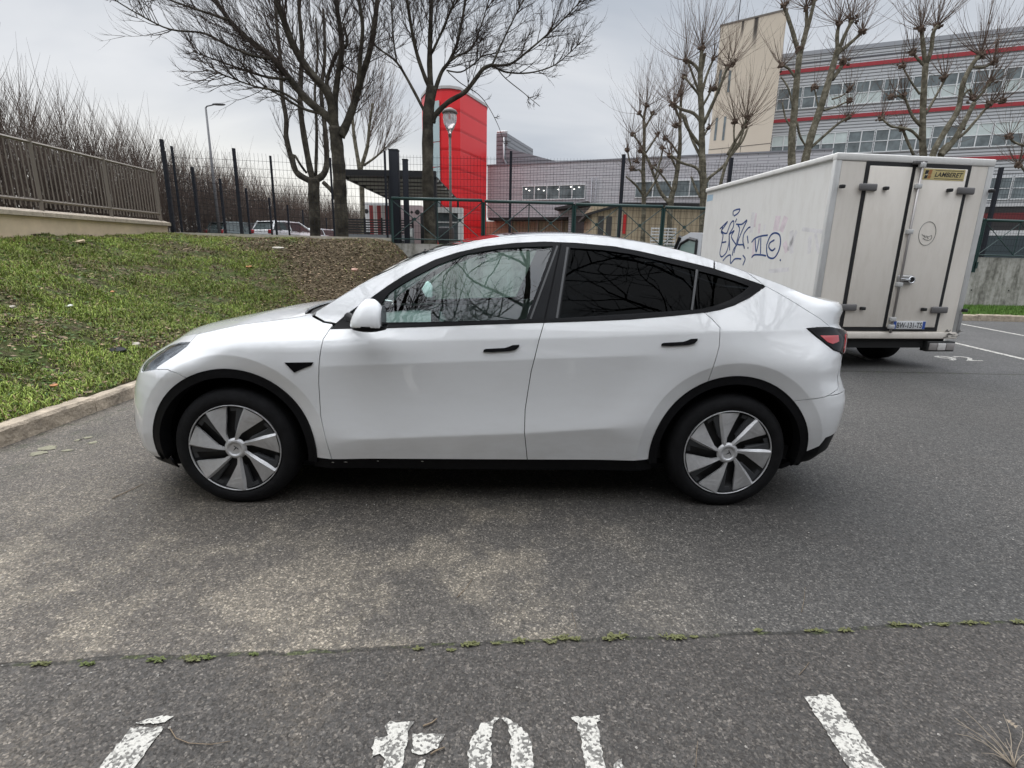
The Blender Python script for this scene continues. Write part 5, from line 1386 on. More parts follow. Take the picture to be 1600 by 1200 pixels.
# ---- beige stair tower
FT = Frame((13.9, 40.4), (3.4, -2.6)); tw = FT.root('stair_tower', 'tall windowless beige concrete tower with slit openings and dark streaks at its top', 'building')
def towermat():
    M = mat('beige_tower_concrete', (.47, .38, .27), .9, bump=(20, .2)); t = M.node_tree; b = t.nodes['Principled BSDF']
    tcn = N(t, 'ShaderNodeTexCoord'); sp_ = N(t, 'ShaderNodeSeparateXYZ'); L(t, tcn.outputs['Object'], sp_.inputs[0])
    n = N(t, 'ShaderNodeTexNoise'); n.inputs['Scale'].default_value = 1.2; n.inputs['Detail'].default_value = 7; L(t, tcn.outputs['Object'], n.inputs['Vector'])
    def band(c, hw, z0, z1):
        s = N(t, 'ShaderNodeMath', operation='SUBTRACT'); L(t, sp_.outputs[0], s.inputs[0]); s.inputs[1].default_value = c
        a = N(t, 'ShaderNodeMath', operation='ABSOLUTE'); L(t, s.outputs[0], a.inputs[0])
        r = N(t, 'ShaderNodeMapRange', interpolation_type='SMOOTHSTEP'); L(t, a.outputs[0], r.inputs[0]); r.inputs[1].default_value = hw; r.inputs[2].default_value = hw*.3; r.inputs[3].default_value = 0; r.inputs[4].default_value = 1
        z = N(t, 'ShaderNodeMapRange', interpolation_type='SMOOTHSTEP'); L(t, sp_.outputs[2], z.inputs[0]); z.inputs[1].default_value = z0; z.inputs[2].default_value = z1; z.inputs[3].default_value = 0; z.inputs[4].default_value = 1
        m_ = N(t, 'ShaderNodeMath', operation='MULTIPLY'); L(t, r.outputs[0], m_.inputs[0]); L(t, z.outputs[0], m_.inputs[1]); return m_.outputs[0]
    s1 = band(2.30, .20, 15.2, 16.6); s2 = band(1.45, .12, 16.0, 17.0); ad = N(t, 'ShaderNodeMath', operation='MAXIMUM'); L(t, s1, ad.inputs[0]); L(t, s2, ad.inputs[1])
    base = N(t, 'ShaderNodeMix', data_type='RGBA'); L(t, n.outputs[0], base.inputs[0]); base.inputs[6].default_value = (.56, .485, .385, 1); base.inputs[7].default_value = (.62, .545, .445, 1)
    m_ = N(t, 'ShaderNodeMix', data_type='RGBA'); L(t, ad.outputs[0], m_.inputs[0]); L(t, base.outputs[2], m_.inputs[6]); m_.inputs[7].default_value = (.06, .055, .05, 1); L(t, m_.outputs[2], b.inputs['Base Color']); return M
mb = MB(); mb.prism([(0, 0, 1.7), (4.15, 0, 1.7), (2.75, 4.5, 1.7), (-1.4, 4.5, 1.7)], (0, 0, 15.55)); mb.build('wall', towermat(), tw)
mb = MB(); mb.prism([(-.04, -.04, 17.252), (4.19, -.04, 17.252), (2.78, 4.54, 17.252), (-1.44, 4.54, 17.252)], (0, 0, .1)); mb.build('roof_edge', mat('dark_roof_edge', (.16, .14, .12), .7), tw)
for u, z0, z1 in ((.30, 13.0, 14.5), (.95, 13.0, 14.35), (.38, 9.95, 11.45), (.95, 9.9, 11.45)): lbox('slit_window', WIN, tw, u-.08, u+.08, -.02, -.003, z0, z1)
for z in (9.35,): lbox('panel_joint', DKR, tw, .0, 4.15, -.012, -.002, z, z+.03)
for u, z0 in ((1.4, 8.0),): lbox('panel_joint', DKR, tw, u+.8, u+.83, -.012, -.002, 8.0, 9.33)
mb = MB(); mb.tube([(.95, .5, 17.3), (.97, .5, 19.8)], .03, 6); mb.build('aerial_mast', FST, tw)
# ---- brick-clad wing
FW = Frame((-1.8, 41), (15.8, -6)); wg = FW.root('wing_building', 'long low grey brick-clad building with strip windows, right of the red tower', 'building')
lbox('wall', BRK, wg, -.35, 22, 0, 9, 4.42, 8.08); lbox('roof_edge', mat('roof_edge_grey', (.22, .22, .24), .5), wg, -.4, 22.05, -.05, 9, 8.082, 8.18)
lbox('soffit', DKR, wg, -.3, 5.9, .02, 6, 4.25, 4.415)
lbox('ground_floor_wall', BEI, wg, -5.5, 6.0, 1.2, 1.4, 1.7, 4.24)
lbox('ground_floor_wall', BRK, wg, 6.02, 22, .02, 1, 1.7, 4.415)
for u in (1.2, 3.3, 5.2): lbox('column', mat('column_beige', (.42, .37, .3), .7), wg, u, u+.12, .9, 1.1, 1.7, 4.24)
lbox('entrance', mat('entrance_dark', (.07, .055, .055), .6), wg, 6.3, 7.9, -.02, .01, 2.2, 4.5)
mb = MB(); mb.prism([(5.3, -.02, 4.95), (7.6, -.02, 5.35), (7.6, -.02, 5.1), (5.3, -.02, 4.8)], (0, -1.2, 0)); mb.build('canopy', DKR, wg)
lbox('notice', WFR, wg, 7.95, 8.35, -.03, -.003, 3.1, 3.6)
window(wg, 2.45, 7.15, 5.6, 6.62, WIN, 5, 1, -.03, .07); window(wg, 10.6, 15.3, 5.6, 6.68, WIN, 4, 1, -.03, .07)
LIT = bpy.data.materials.new('lit_ceiling_lamp'); LIT.use_nodes = True; _n = LIT.node_tree.nodes['Principled BSDF']; _n.inputs['Emission Color'].default_value = (1, .97, .9, 1); _n.inputs['Emission Strength'].default_value = 2.0
for u, z in ((2.75, 6.4), (3.0, 6.28), (3.7, 6.35), (4.1, 6.25), (5.2, 6.3), (6.1, 6.45), (6.35, 6.3), (6.7, 6.4)):
    mb = MB(); mb.lathe([(0, 0), (.05, 0)], 8, Matrix.Translation((u, -.045, z)) @ Matrix.Rotation(R(90), 4, 'X') @ Matrix.Diagonal((1.3, .7, 1, 1))); mb.build('ceiling_lamp', LIT, wg)
DG = cladding('dark_grey_cladding', (.20, .205, .22), (.23, .235, .25), .3, .7, .5)
mb = MB(); mb.prism([(-.1, 1.0, 8.1), (-.1, 1.0, 10.5), (.75, 1.0, 10.5), (.78, 1.0, 9.45), (5.6, 1.0, 8.1)], (0, 6, 0)); mb.build('roof_volume', DG, wg)
mb = MB(); mb.tube([(.55, .9, 10.2), (.55, .9, 8.7), (.8, .9, 8.3)], .07, 8); mb.build('drain_pipe', mat('zinc_pipe', (.45, .45, .46), .4, metal=.6), wg)
mb = MB(); mb.tube([(-.05, 1.0, 10.6), (.8, 1.0, 10.6)], .08, 8); mb.build('roof_flue', WFR, wg)
for u in (7.9, 7.6): mb = MB(); mb.tube([(u, -.1, 1.8), (u, -.1, 7.0)], .05, 6); mb.build('down_pipe', mat('pipe_grey', (.3, .3, .32), .5), wg)
# ---- red tower with curved front
rt = thing('red_tower', 'bright red curved tower with a narrow strip of glass, behind the middle tree', 'building', (-4, 38, 1.7))
plan = [(-6.6, 39.5), (-6.35, 37.6), (-5.9, 36.5), (-5.35, 35.85), (-4.75, 35.5), (-4.2, 35.45), (-3.62, 35.7), (-2.12, 39.4), (-2.3, 41), (-6.4, 41)]
ztop = 11.62
cv = []
pl = plan
m_ = MB(); n = len(pl)
bot = [Vector((x, y, 1.7)) for x, y in pl]; top = [Vector((x, y, ztop)) for x, y in pl]
for i in range(n): m_.poly([bot[i], bot[(i+1) % n], top[(i+1) % n], top[i]])
m_.poly(top); loc(m_.build('wall', REDT, rt), rt.location)
m_ = MB()
for i in range(n):
    a, b = top[i], top[(i+1) % n]; c_ = Vector((-4.2, 38.5, 0)); ex = lambda p: p+(Vector((p.x-c_.x, p.y-c_.y, 0))*.025)
    m_.poly([ex(a), ex(b), ex(b)+Vector((0, 0, .16)), ex(a)+Vector((0, 0, .16))])
m_.poly([ex(p)+Vector((0, 0, .16)) for p in top]); loc(m_.build('roof_edge', mat('pale_roof_edge', (.45, .43, .42), .6), rt), rt.location)
GST = mat('pale_glass_strip', (.42, .52, .53), .12, spec=.8)
a, b = Vector((-5.36, 35.80, 0)), Vector((-4.90, 35.52, 0)); m_ = MB(); z = 2.6; k = 0
while z < 11.0:
    z2 = min(z+1.5, 11.0); gs_ = MB(); q = GST if z > 5 else WIN
    gs_.prism([a+Vector((0, 0, z)), b+Vector((0, 0, z)), b+Vector((0, 0, z2-.05)), a+Vector((0, 0, z2-.05))], Vector((-.03, -.05, 0))); loc(gs_.build('glass_pane', q, rt), rt.location); z = z2
# ---- low beige building with doors
lbd = thing('beige_annex', 'low beige ribbed building with two dark doors and dark roof, left of the truck', 'building', (3, 28, 1.7), -.05)
lbox('wall', BEI, lbd, .95, 12, 0, 5, 0, 2.48); mb = MB(); mb.prism([(.6, -.25, 2.05), (2.5, -.25, 2.62), (12.1, -.25, 2.66), (12.1, -.25, 2.49), (2.5, -.25, 2.49), (.6, -.25, 1.93)], (0, 5.5, 0)); mb.build('roof', DKR, lbd)
for u in (1.28, 1.70): lbox('door', mat_cached('door_dark', (.06, .058, .055), .5), lbd, u, u+.30, -.03, -.003, .1, 1.95)
lbox('corner_pier', mat('pier_beige', (.45, .38, .29), .8), lbd, 2.2, 2.55, -.05, -.004, 0, 2.45)
lbox('red_sign', mat('red_sign_paint', (.55, .02, .02), .5), lbd, 2.56, 2.72, -.08, -.055, 1.1, 2.05)
cage = thing('white_crate', 'white slatted crate behind the mesh fence, just left of the truck cab', 'crate', (7.05, 25.5, 1.7))
for z in np.arange(.25, 1.3, .14): lbox('slat', WFR, cage, -.6, .6, 0, .03, z, z+.06)
for u in (-.6, -.2, .2, .57): lbox('upright', WFR, cage, u, u+.04, .031, .06, .0, 1.3)

# ---- covered terrace, left of the gate posts
tr_ = thing('slatted_canopy', 'black framed canopy with pale ceiling slats behind the gate posts', 'canopy', (-4.7, 20, 1.8))
BK = mat('black_steel', (.018, .018, .02), .5); SLT = mat('pale_ceiling_slat', (.66, .65, .61), .7)
lbox('front_beam', BK, tr_, -1.75, 1.80, -.1, .05, 2.45, 2.66)
for y in (7.9,): lbox('rear_beam', BK, tr_, -1.75, 1.80, y, y+.15, 2.45, 2.6)
for y in np.arange(.9, 7.8, 1.15): lbox('ceiling_slat', SLT, tr_, -1.7, 1.75, y, y+.04, 2.42, 2.505)
for y in np.arange(.1, 7.8, 1.15): lbox('ceiling_batten', BK, tr_, -1.7, 1.75, y, y+1.10, 2.51, 2.54)
for u, y in ((-1.72, 7.8), (.02, 0), (1.7, 0), (1.7, 7.8)): lbox('post', BK, tr_, u, u+.10, y, y+.10, 0, 2.44)
for s_ in (-1,): lbox('side_beam', BK, tr_, -1.76, -1.66, .06, 7.9, 2.43, 2.6)
def disc(mb, x, y, z, r): mb.lathe([(0, 0), (r, 0)], 16, Matrix.Translation((x, y, z)) @ Matrix.Rotation(R(90), 4, 'X'))
wpw = thing('white_building', 'small white and pink wall with a row of round holes under the canopy', 'building', (-8.3, 29, 1.7))
lbox('wall', mat('white_wall', (.72, .72, .72), .7), wpw, 0, 1.7, 0, 1.5, 0, 2.5); lbox('wall', mat('pink_grey_wall', (.46, .36, .36), .7), wpw, 1.72, 3.25, 0, 1.5, 0, 2.4)
for i, (u, r_) in enumerate(((.32, .12), (.68, .08), (1.0, .14), (1.45, .12), (2.45, .1), (2.75, .07), (3.05, .13))):
    mb = MB(); disc(mb, u, -.01, 2.05, r_); mb.build('round_hole', DKR, wpw)
lbox('dark_shelf', DKR, wpw, .1, 1.65, -.3, -.01, .82, .92)
st_ = thing('striped_screen', 'red and white striped screen under the left end of the canopy', 'screen', (-6.75, 25, 1.7))
for i in range(6): lbox('stripe', [mat_cached('dusky_red', (.30, .05, .05), .6), mat_cached('stripe_white', (.65, .6, .58), .6)][i % 2], st_, i*.18, i*.18+.178, 0, .05, .3, 2.0)
sf = thing('slatted_fence', 'black horizontal-slat fence on a grey plinth below the canopy', 'fence', (-5.05, 19, 1.7))
lbox('plinth', mat('grey_plinth', (.22, .23, .24), .7), sf, -1.05, 1.45, -.05, .10, .28, .48); lbox('base', mat('dark_plinth', (.05, .05, .055), .7), sf, -1.0, 1.45, -.02, .10, -.1, .275)
for z in np.arange(.52, 1.0, .085): lbox('slat', BK, sf, -1.05, 1.45, 0, .03, z, z+.045)
for u in (-1.05, -.3, .3, .85, 1.4): lbox('post', BK, sf, u, u+.06, .031, .08, .4, 1.05)
cb = thing('utility_cabinet', 'small grey cabinet with a white notice, left of the middle tree trunk', 'cabinet', (-3.22, 16.4, 1.7))
lbox('body', mat('cabinet_grey', (.22, .23, .23), .5), cb, -.15, .12, -.1, .12, .0, .58, .01); lbox('notice', mat('notice_white', (.6, .62, .6), .6), cb, -.13, .10, -.115, -.103, .33, .56)
tag(MB().bevbox((-2.92, 16.6, 1.7), (-2.80, 16.72, 2.75), .01).build('bollard_post', BK), 'black post standing between the grey cabinet and the tree trunk', 'post')
ks = thing('white_kiosk', 'white framed shelter opening at the foot of the red tower', 'kiosk', (-2.55, 21, 1.7))
KW = mat('kiosk_white', (.60, .60, .58), .6)
lbox('frame_top', KW, ks, -.5, .5, 0, .4, 1.42, 1.62); lbox('frame_side', KW, ks, .32, .5, 0, .4, 0, 1.418); lbox('glazing', WIN, ks, -.5, .318, .2, .24, .3, 1.418); lbox('rail', KW, ks, -.5, .318, .15, .19, 1.05, 1.10)
tag(MB().bevbox((-2.62, 18.3, 1.7), (-2.12, 18.8, 2.45), .05).build('litter_bin', BK), 'black bin in front of the white framed shelter by the red tower', 'bin')

# ---- lamps
lp = thing('street_lamp', 'tall slim street lamp with a flat head, standing before the bare hedge at left', 'street lamp', (-16.55, 30, 1.7))
LG = mat('lamp_grey', (.13, .13, .135), .5)
mb = MB(); mb.tube([(0, 0, 0), (0, 0, 3.5), (0, 0, 7.2)], [.09, .07, .05], 10); mb.build('pole', LG, lp)
mb = MB(); mb.tube([(0, 0, 7.2), (.08, 0, 7.28), (.45, 0, 7.36)], .035, 8); mb.build('arm', LG, lp)
mb = MB(); mb.lathe([(0, .05), (.8, .04), (1, 0), (.8, -.04), (0, -.05)], 20, Matrix.Translation((.72, 0, 7.38)) @ Matrix.Diagonal((.36, .14, 1, 1))); mb.build('lamp_head', LG, lp)
gl = thing('park_lamp', 'post lamp with a pale bowl-shaped lantern, standing before the red tower', 'street lamp', (-2.13, 17.8, 1.7))
BRL = mat('lamp_brown', (.15, .125, .115), .5)
mb = MB(); mb.tube([(0, 0, 0), (0, 0, 1.2), (0, 0, 3.55)], [.06, .045, .04], 12); mb.build('pole', BRL, gl)
bowl = bpy.data.materials.new('frosted_lantern'); bowl.use_nodes = True; q = bowl.node_tree.nodes['Principled BSDF']; q.inputs['Base Color'].default_value = (.75, .70, .70, 1); q.inputs['Roughness'].default_value = .15; q.inputs['Transmission Weight'].default_value = .6
mb = MB(); mb.lathe([(.05, 3.55), (.07, 3.62), (.13, 3.72), (.20, 3.88), (.22, 4.02), (.20, 4.14)], 24); mb.build('lantern', bowl, gl)
mb = MB(); mb.lathe([(.24, 4.14), (.25, 4.16), (.20, 4.24), (.08, 4.30), (0, 4.31)], 24); mb.lathe([(.24, 4.14), (0, 4.13)], 24); mb.build('lamp_cap', BRL, gl)
mb = MB(); mb.lathe([(.045, 3.45), (.06, 3.50), (.05, 3.56)], 16); mb.build('collar', BRL, gl)

# ================================================================= DISTANT CARS
def far_car(label, loc_, rz, body, suv=0.):
    o = thing('parked_car', label, 'car', loc_, rz)
    Ln, Wd2 = 4.3, .88; h = 1.46+suv
    prof = [(0, .30), (0, .75), (.10, .98), (.25, 1.02)]
    sh_ = [(0, .32, 1), (-.03, .62, 1), (.03, .93, .97), (.10, 1.0, .95)]     # tail
    P = MB(); xs_ = [0, .04, .12, .5, 1.2, 2.2, 2.9, 3.3, 4.0, 4.25, 4.33]
    zb_ = [.5, .40, .32, .30, .30, .30, .30, .30, .32, .40, .5]; zt_ = [.75, .93, .99, 1.0, .98, .96, .95, .93, .84, .70, .58]; ww = [.74, .82, .86, .88, .89, .89, .89, .88, .84, .76, .66]
    secs = []
    for x, a, b, w_ in zip(xs_, zb_, zt_, ww): b += suv*.5; secs.append([(x, -w_*.9, a), (x, -w_, a+.15), (x, -w_, b-.18), (x, -w_*.93, b), (x, w_*.93, b), (x, w_, b-.18), (x, w_, a+.15), (x, w_*.9, a)])
    for s1, s2 in zip(secs[:-1], secs[1:]):
        for i in range(8): j = (i+1) % 8; P.poly([s1[i], s2[i], s2[j], s1[j]], True)
    P.poly(secs[0], False); P.poly(secs[-1][::-1], False); P.build('body', body, o)
    P = MB(); gx = [(.10, .06), (.42, .0), (1.1, .0), (2.2, .0), (3.25, 0.)]; zr = [.98+suv*.5, h-.06, h, h-.03, .93+suv*.5]; wr = [.80, .66, .64, .64, .78]
    se = [[(x, -w_, z), (x, w_, z)] for (x, _), z, w_ in zip(gx, zr, wr)]
    base = [[(x, -.84, .94+suv*.5), (x, .84, .94+suv*.5)] for (x, _) in gx]
    G_ = MB()
    G_.poly([se[0][0], se[1][0], se[1][1], se[0][1]]); G_.poly([se[3][0], se[4][0], se[4][1], se[3][1]])
    for i in range(4):
        G_.poly([base[i][0], base[i+1][0], se[i+1][0], se[i][0]]); G_.poly([base[i][1], se[i][1], se[i+1][1], base[i+1][1]])
    G_.build('windows', mat_cached('far_glass', (.04, .06, .06), .08, spec=.8), o)
    Rf = MB()
    a = [(x+dx_, w_) for (x, _), w_, dx_ in zip(gx[1:4], wr[1:4], (0, 0, 0))]
    Rf.prism([(.30, -.70, h-.09), (.42, -.67, h-.05), (1.1, -.655, h+.012), (2.2, -.655, h-.018), (2.3, -.67, h-.06)], (0, 1.36, 0)); Rf.build('roof', body, o)
    for s_ in (-1, 1):
        pl_ = MB(); bar(pl_, (.13, s_*.79, .97+suv*.5), (.44, s_*.665, h-.05), .09); bar(pl_, (2.2, s_*.65, h-.03), (3.2, s_*.80, .95+suv*.5), .07); bar(pl_, (1.45, s_*.86, .95+suv*.5), (1.4, s_*.66, h-.02), .06); pl_.build('pillar', body, o)
        tl = MB(); tl.bevbox((-.035, s_*.70-.13, .76+suv*.5), (.12, s_*.70+.13, .96+suv*.5), .03); tl.build('tail_light', REDL, o)
        for x in (.75, 3.45):
            w_ = MB(); w_.lathe([(0, .0), (.2, .0), (.22, .02), (.31, .02), (.32, -.02), (.32, -.18), (.28, -.2)], 24, Matrix.Translation((x, s_*.90, .32)) @ Matrix.Rotation(R(90 if s_ < 0 else -90), 4, 'X')); w_.build('wheel', RUB, o)
    pt = MB(); pt.box((-.045, -.26, .58), (-.03, .26, .70)); pt.build('number_plate', WFR, o)
    return o
far_car('dark green-grey hatchback parked beyond the mesh fence, its red tail lamps towards us', (-17.2, 30.5, 1.75), R(62), mat('dark_green_car_paint', (.10, .13, .13), .3, coat=.6))
far_car('white car parked just right of the dark hatchback, beyond the mesh fence', (-14.6, 30.8, 1.75), R(66), mat('white_car_paint', (.70, .71, .72), .3, coat=.6), .12)
far_car('silver car half hidden behind the white one, beyond the mesh fence', (-13.6, 33.4, 1.75), R(60), mat('silver_car_paint', (.5, .52, .54), .3, coat=.6), -.15)
# ================================================================= BOX TRUCK
TA = .11; TO = Vector((4.153, 7.2, 0)); tx = Vector((math.cos(TA), math.sin(TA), 0)); ty = Vector((-math.sin(TA), math.cos(TA), 0))
tk = thing('box_truck', 'dirty cream refrigerated box truck with blue graffiti on its side, rear doors facing us', 'truck', TO, TA)
BW_, BL_, ZB, ZTT = 2.27, 3.62, .50, 2.84
def rp(px, py):      # pixel on the rear face -> (u, z)
    d = ray(px, py); n_ = Vector((-tx.y, tx.x, 0)); t_ = TO.dot(n_)/Vector((d.x, d.y, 0)).dot(n_); p = Vector((d.x*t_, d.y*t_, 0)); return (p-TO).dot(tx), CAMH+d.z*t_
def sp2(px, py):     # pixel on the near long side -> (v forward, z)
    d = ray(px, py); n_ = Vector((-ty.y, ty.x, 0)); t_ = TO.dot(n_)/Vector((d.x, d.y, 0)).dot(n_); p = Vector((d.x*t_, d.y*t_, 0)); return (p-TO).dot(ty), CAMH+d.z*t_
def dirtybox(name, c, dirt):
    M = mat(name, c, .55); t = M.node_tree; b = t.nodes['Principled BSDF']; tcn = N(t, 'ShaderNodeTexCoord')
    mp = N(t, 'ShaderNodeMapping'); mp.inputs['Scale'].default_value = (2.5, 2.5, .6); L(t, tcn.outputs['Object'], mp.inputs[0])
    n = N(t, 'ShaderNodeTexNoise'); n.inputs['Scale'].default_value = 3; n.inputs['Detail'].default_value = 10; n.inputs['Roughness'].default_value = .75; L(t, mp.outputs[0], n.inputs['Vector'])
    r = N(t, 'ShaderNodeMapRange'); L(t, n.outputs[0], r.inputs[0]); r.inputs[1].default_value = .46; r.inputs[2].default_value = .85; r.inputs[3].default_value = 0; r.inputs[4].default_value = .55
    sp_ = N(t, 'ShaderNodeSeparateXYZ'); L(t, tcn.outputs['Object'], sp_.inputs[0]); lo = N(t, 'ShaderNodeMapRange'); L(t, sp_.outputs[2], lo.inputs[0]); lo.inputs[1].default_value = 1.2; lo.inputs[2].default_value = .5; lo.inputs[3].default_value = 0; lo.inputs[4].default_value = .45
    n2 = N(t, 'ShaderNodeTexNoise'); n2.inputs['Scale'].default_value = 14; n2.inputs['Detail'].default_value = 8; L(t, tcn.outputs['Object'], n2.inputs['Vector']); m3 = N(t, 'ShaderNodeMath', operation='MULTIPLY'); L(t, lo.outputs[0], m3.inputs[0]); L(t, n2.outputs[0], m3.inputs[1])
    ad = N(t, 'ShaderNodeMath', operation='ADD'); L(t, r.outputs[0], ad.inputs[0]); L(t, m3.outputs[0], ad.inputs[1]); ad.use_clamp = True
    m_ = N(t, 'ShaderNodeMix', data_type='RGBA'); L(t, ad.outputs[0], m_.inputs[0]); m_.inputs[6].default_value = (*c, 1); m_.inputs[7].default_value = (*dirt, 1); L(t, m_.outputs[2], b.inputs['Base Color']); return M
TW = dirtybox('truck_panel', (.70, .69, .665), (.50, .47, .43)); TWR = dirtybox('truck_rear_panel', (.80, .75, .68), (.60, .54, .46)); ALU = dirtybox('aluminium_edge', (.55, .55, .54), (.22, .21, .20)); BRB = mat('black_rubber_seal', (.012, .012, .013), .6); GRP = mat('grey_hinge', (.13, .125, .125), .5)
mb = MB(); mb.box((.02, .03, ZB), (BW_-.02, BL_, ZTT-.02)); mb.build('box_body', TW, tk)
# edge profiles
mb = MB(); mb.bevbox((-.012, -.004, ZB), (.075, .06, ZTT-.05), .008); mb.build('corner_profile', ALU, tk)
mb = MB(); mb.bevbox((BW_-.075, -.004, ZB), (BW_+.012, .06, ZTT-.05), .008); mb.build('corner_profile', ALU, tk)
mb = MB(); mb.bevbox((-.015, -.01, ZTT-.075), (BW_+.015, .07, ZTT+.02), .015); mb.build('top_rail', TW, tk)
mb = MB(); mb.bevbox((-.015, .072, ZTT-.055), (.05, BL_+.01, ZTT+.018), .015); mb.build('side_top_rail', TW, tk)
mb = MB(); mb.bevbox((BW_-.05, .072, ZTT-.055), (BW_+.015, BL_+.01, ZTT+.018), .015); mb.build('side_top_rail', TW, tk)
mb = MB(); mb.box((.0, .1, ZTT-.018), (BW_, BL_, ZTT+.005)); mb.build('roof', TW, tk)
mb = MB(); mb.bevbox((-.005, -.02, ZB-.06), (BW_+.005, .08, ZB+.035), .01); mb.build('bottom_rail', TWR, tk)
mb = MB(); mb.box((.078, .0, ZB+.037), (BW_-.078, .028, ZTT-.078)); mb.build('rear_frame', TWR, tk)
# seams of the doors
D0, Dt = rp(1317, 514), rp(1352, 256); D1 = rp(1461, 518); D1t = rp(1514, 260); Dm = rp(1381, 516); Dmt = rp(1427, 258)
ul, ur, um = .405, 1.845, 1.05
ul = (D0[0]+Dt[0])/2; ur = (D1[0]+D1t[0])/2; um = (Dm[0]+Dmt[0])/2
zlo, zhi = ZB+.075, 2.72
sw_ = .028
for a, b, c, d_ in ((ul-sw_, ul+sw_, zlo, zhi), (ur-sw_, ur+sw_, zlo, zhi), (um-sw_, um+sw_, zlo+.0, zhi)):
    mb = MB(); mb.box((a, -.006, c), (b, -.0005, d_)); mb.build('door_seal', BRB, tk)
for z in (zlo-.028, zhi-.001):
    mb = MB(); mb.box((ul-sw_, -.0065, z-.0), (ur+sw_, -.0005, z+.055)); mb.build('door_seal', BRB, tk)
for a, b in ((ul+sw_+.001, um-sw_-.001), (um+sw_+.001, ur-sw_-.001)):
    mb = MB(); mb.bevbox((a, -.018, zlo+.03), (b, -.0002, zhi-.004), .006); dr = mb.build('rear_door', TWR, tk)
# hinges
for px, py in ((1353, 293), (1505, 299), (1322, 480), (1464, 484)):
    u, z = rp(px, py); mb = MB(); mb.bevbox((u-.125, -.055, z-.045), (u+.125, -.019, z+.045), .015); mb.build('hinge', GRP, tk)
for px, py in ((1312, 292), (1380, 295), (1479, 298), (1544, 299), (1344, 481.5), (1439, 483), (1502.5, 484.5)):
    u, z = rp(px, py); mb = MB(); mb.bevbox((u-.03, -.075, z-.022), (u+.03, -.019, z+.022), .01); mb.build('door_stop', BRB, tk)
# locking bar and handle
ub = um+.075
mb = MB(); mb.tube([(ub, -.05, zlo-.05), (ub, -.05, zhi+.06)], .016, 8); mb.build('locking_bar', mat('zinc_bar', (.38, .36, .35), .4, metal=.6), tk)
for z in (zlo+.04, .72, 1.2, 1.9, 2.48, zhi+.02):
    mb = MB(); mb.bevbox((ub-.04, -.07, z-.03), (ub+.04, -.019, z+.03), .008); mb.build('bar_bracket', ALU, tk)
mb = MB(); mb.bevbox((um-.04, -.06, zhi+.03), (um+.13, .0, zhi+.075), .008); mb.build('bar_bracket', GRP, tk)
u, z = rp(1412, 437); mb = MB(); mb.bevbox((u-.13, -.05, z-.065), (u+.10, -.019, z+.065), .02); hp_ = mb.build('handle_plate', mat('worn_metal', (.40, .39, .38), .35, metal=.5), tk)
mb = MB(); mb.bevbox((u-.04, -.062, z-.025), (u+.12, -.052, z+.03), .004); mb.build('handle_recess', BRB, hp_)
mb = MB(); ring = [(u+.06+.045*math.cos(a), -.068, z+.042*math.sin(a)) for a in np.linspace(0, 2*math.pi, 20)]; mb.tube(ring, .010, 6, False); mb.bevbox((u-.11, -.08, z-.012), (u+.03, -.064, z+.018), .004); mb.build('handle_lever', CHR, hp_)
# plate
pa = rp(1393, 507); pb = rp(1454, 507); pc = rp(1392, 500)
pu, pw = pa[0], .50; pz = rp(1422, 508)[1]-.055
mb = MB(); mb.bevbox((pu, -.030, pz), (pu+pw, -.0195, pz+.115), .003); plt = mb.build('number_plate', mat('plate_white', (.66, .67, .68), .35), tk)
PB = mat('plate_blue', (.03, .09, .38), .4)
for u0, u1 in ((pu+.003, pu+.045), (pu+pw-.045, pu+pw-.003)): mb = MB(); mb.box((u0, -.0315, pz+.004), (u1, -.0303, pz+.111)); mb.build('plate_blue_band', PB, plt)
PK = mat('plate_black', (.012, .012, .014), .5)
text_obj('plate_lettering', 'BW-131-TS', pw-.11, .078, lambda x, y: Vector((pu+.055+x, -.0318, pz+.018+y)), PK, plt, 0, .012)
text_obj('plate_country_letter', 'F', .018, .026, lambda x, y: Vector((pu+.015+x, -.0322, pz+.018+y)), WFR, plt)
# maker's sticker
sa, sb = rp(1439, 279), rp(1504, 279); su0, su1 = sa[0]+.0, sb[0]; szt = rp(1470, 264.5)[1]; szb = rp(1470, 282)[1]
mb = MB(); mb.box((su0, -.0205, szb), (su1, -.0185, szt)); stk = mb.build('sticker', mat('sticker_yellow', (.55, .45, .20), .5, noise=(30, .15)), tk)
text_obj('sticker_lettering', 'LAMBERET', (su1-su0)*.68, (szt-szb)*.42, lambda x, y: Vector((su0+(su1-su0)*.28+x, -.0215, szb+(szt-szb)*.29+y)), PK, stk, .25, .02)
for z in (.86, .12):
    mb = MB(); mb.box((su0+(su1-su0)*.28, -.0213, szb+(szt-szb)*z-.003), (su0+(su1-su0)*.97, -.0207, szb+(szt-szb)*z+.003)); mb.build('sticker_line', PK, stk)
q0, qs = su0+.02, (szt-szb)
for (a, b, c, d_, m_) in ((0, .35, .5, .85, PK), (.38, .7, .45, .9, ORL), (0, .3, .1, .4, PK), (.35, .65, .1, .4, ORL), (.15, .25, .35, .55, WFR)):
    mb = MB(); mb.prism([(q0+a*qs, -.0214, szb+c*qs), (q0+b*qs, -.0214, szb+c*qs), (q0+(b+.08)*qs, -.0214, szb+d_*qs), (q0+(a+.08)*qs, -.0214, szb+d_*qs)], (0, .0005, 0)); mb.build('sticker_emblem', m_, stk)
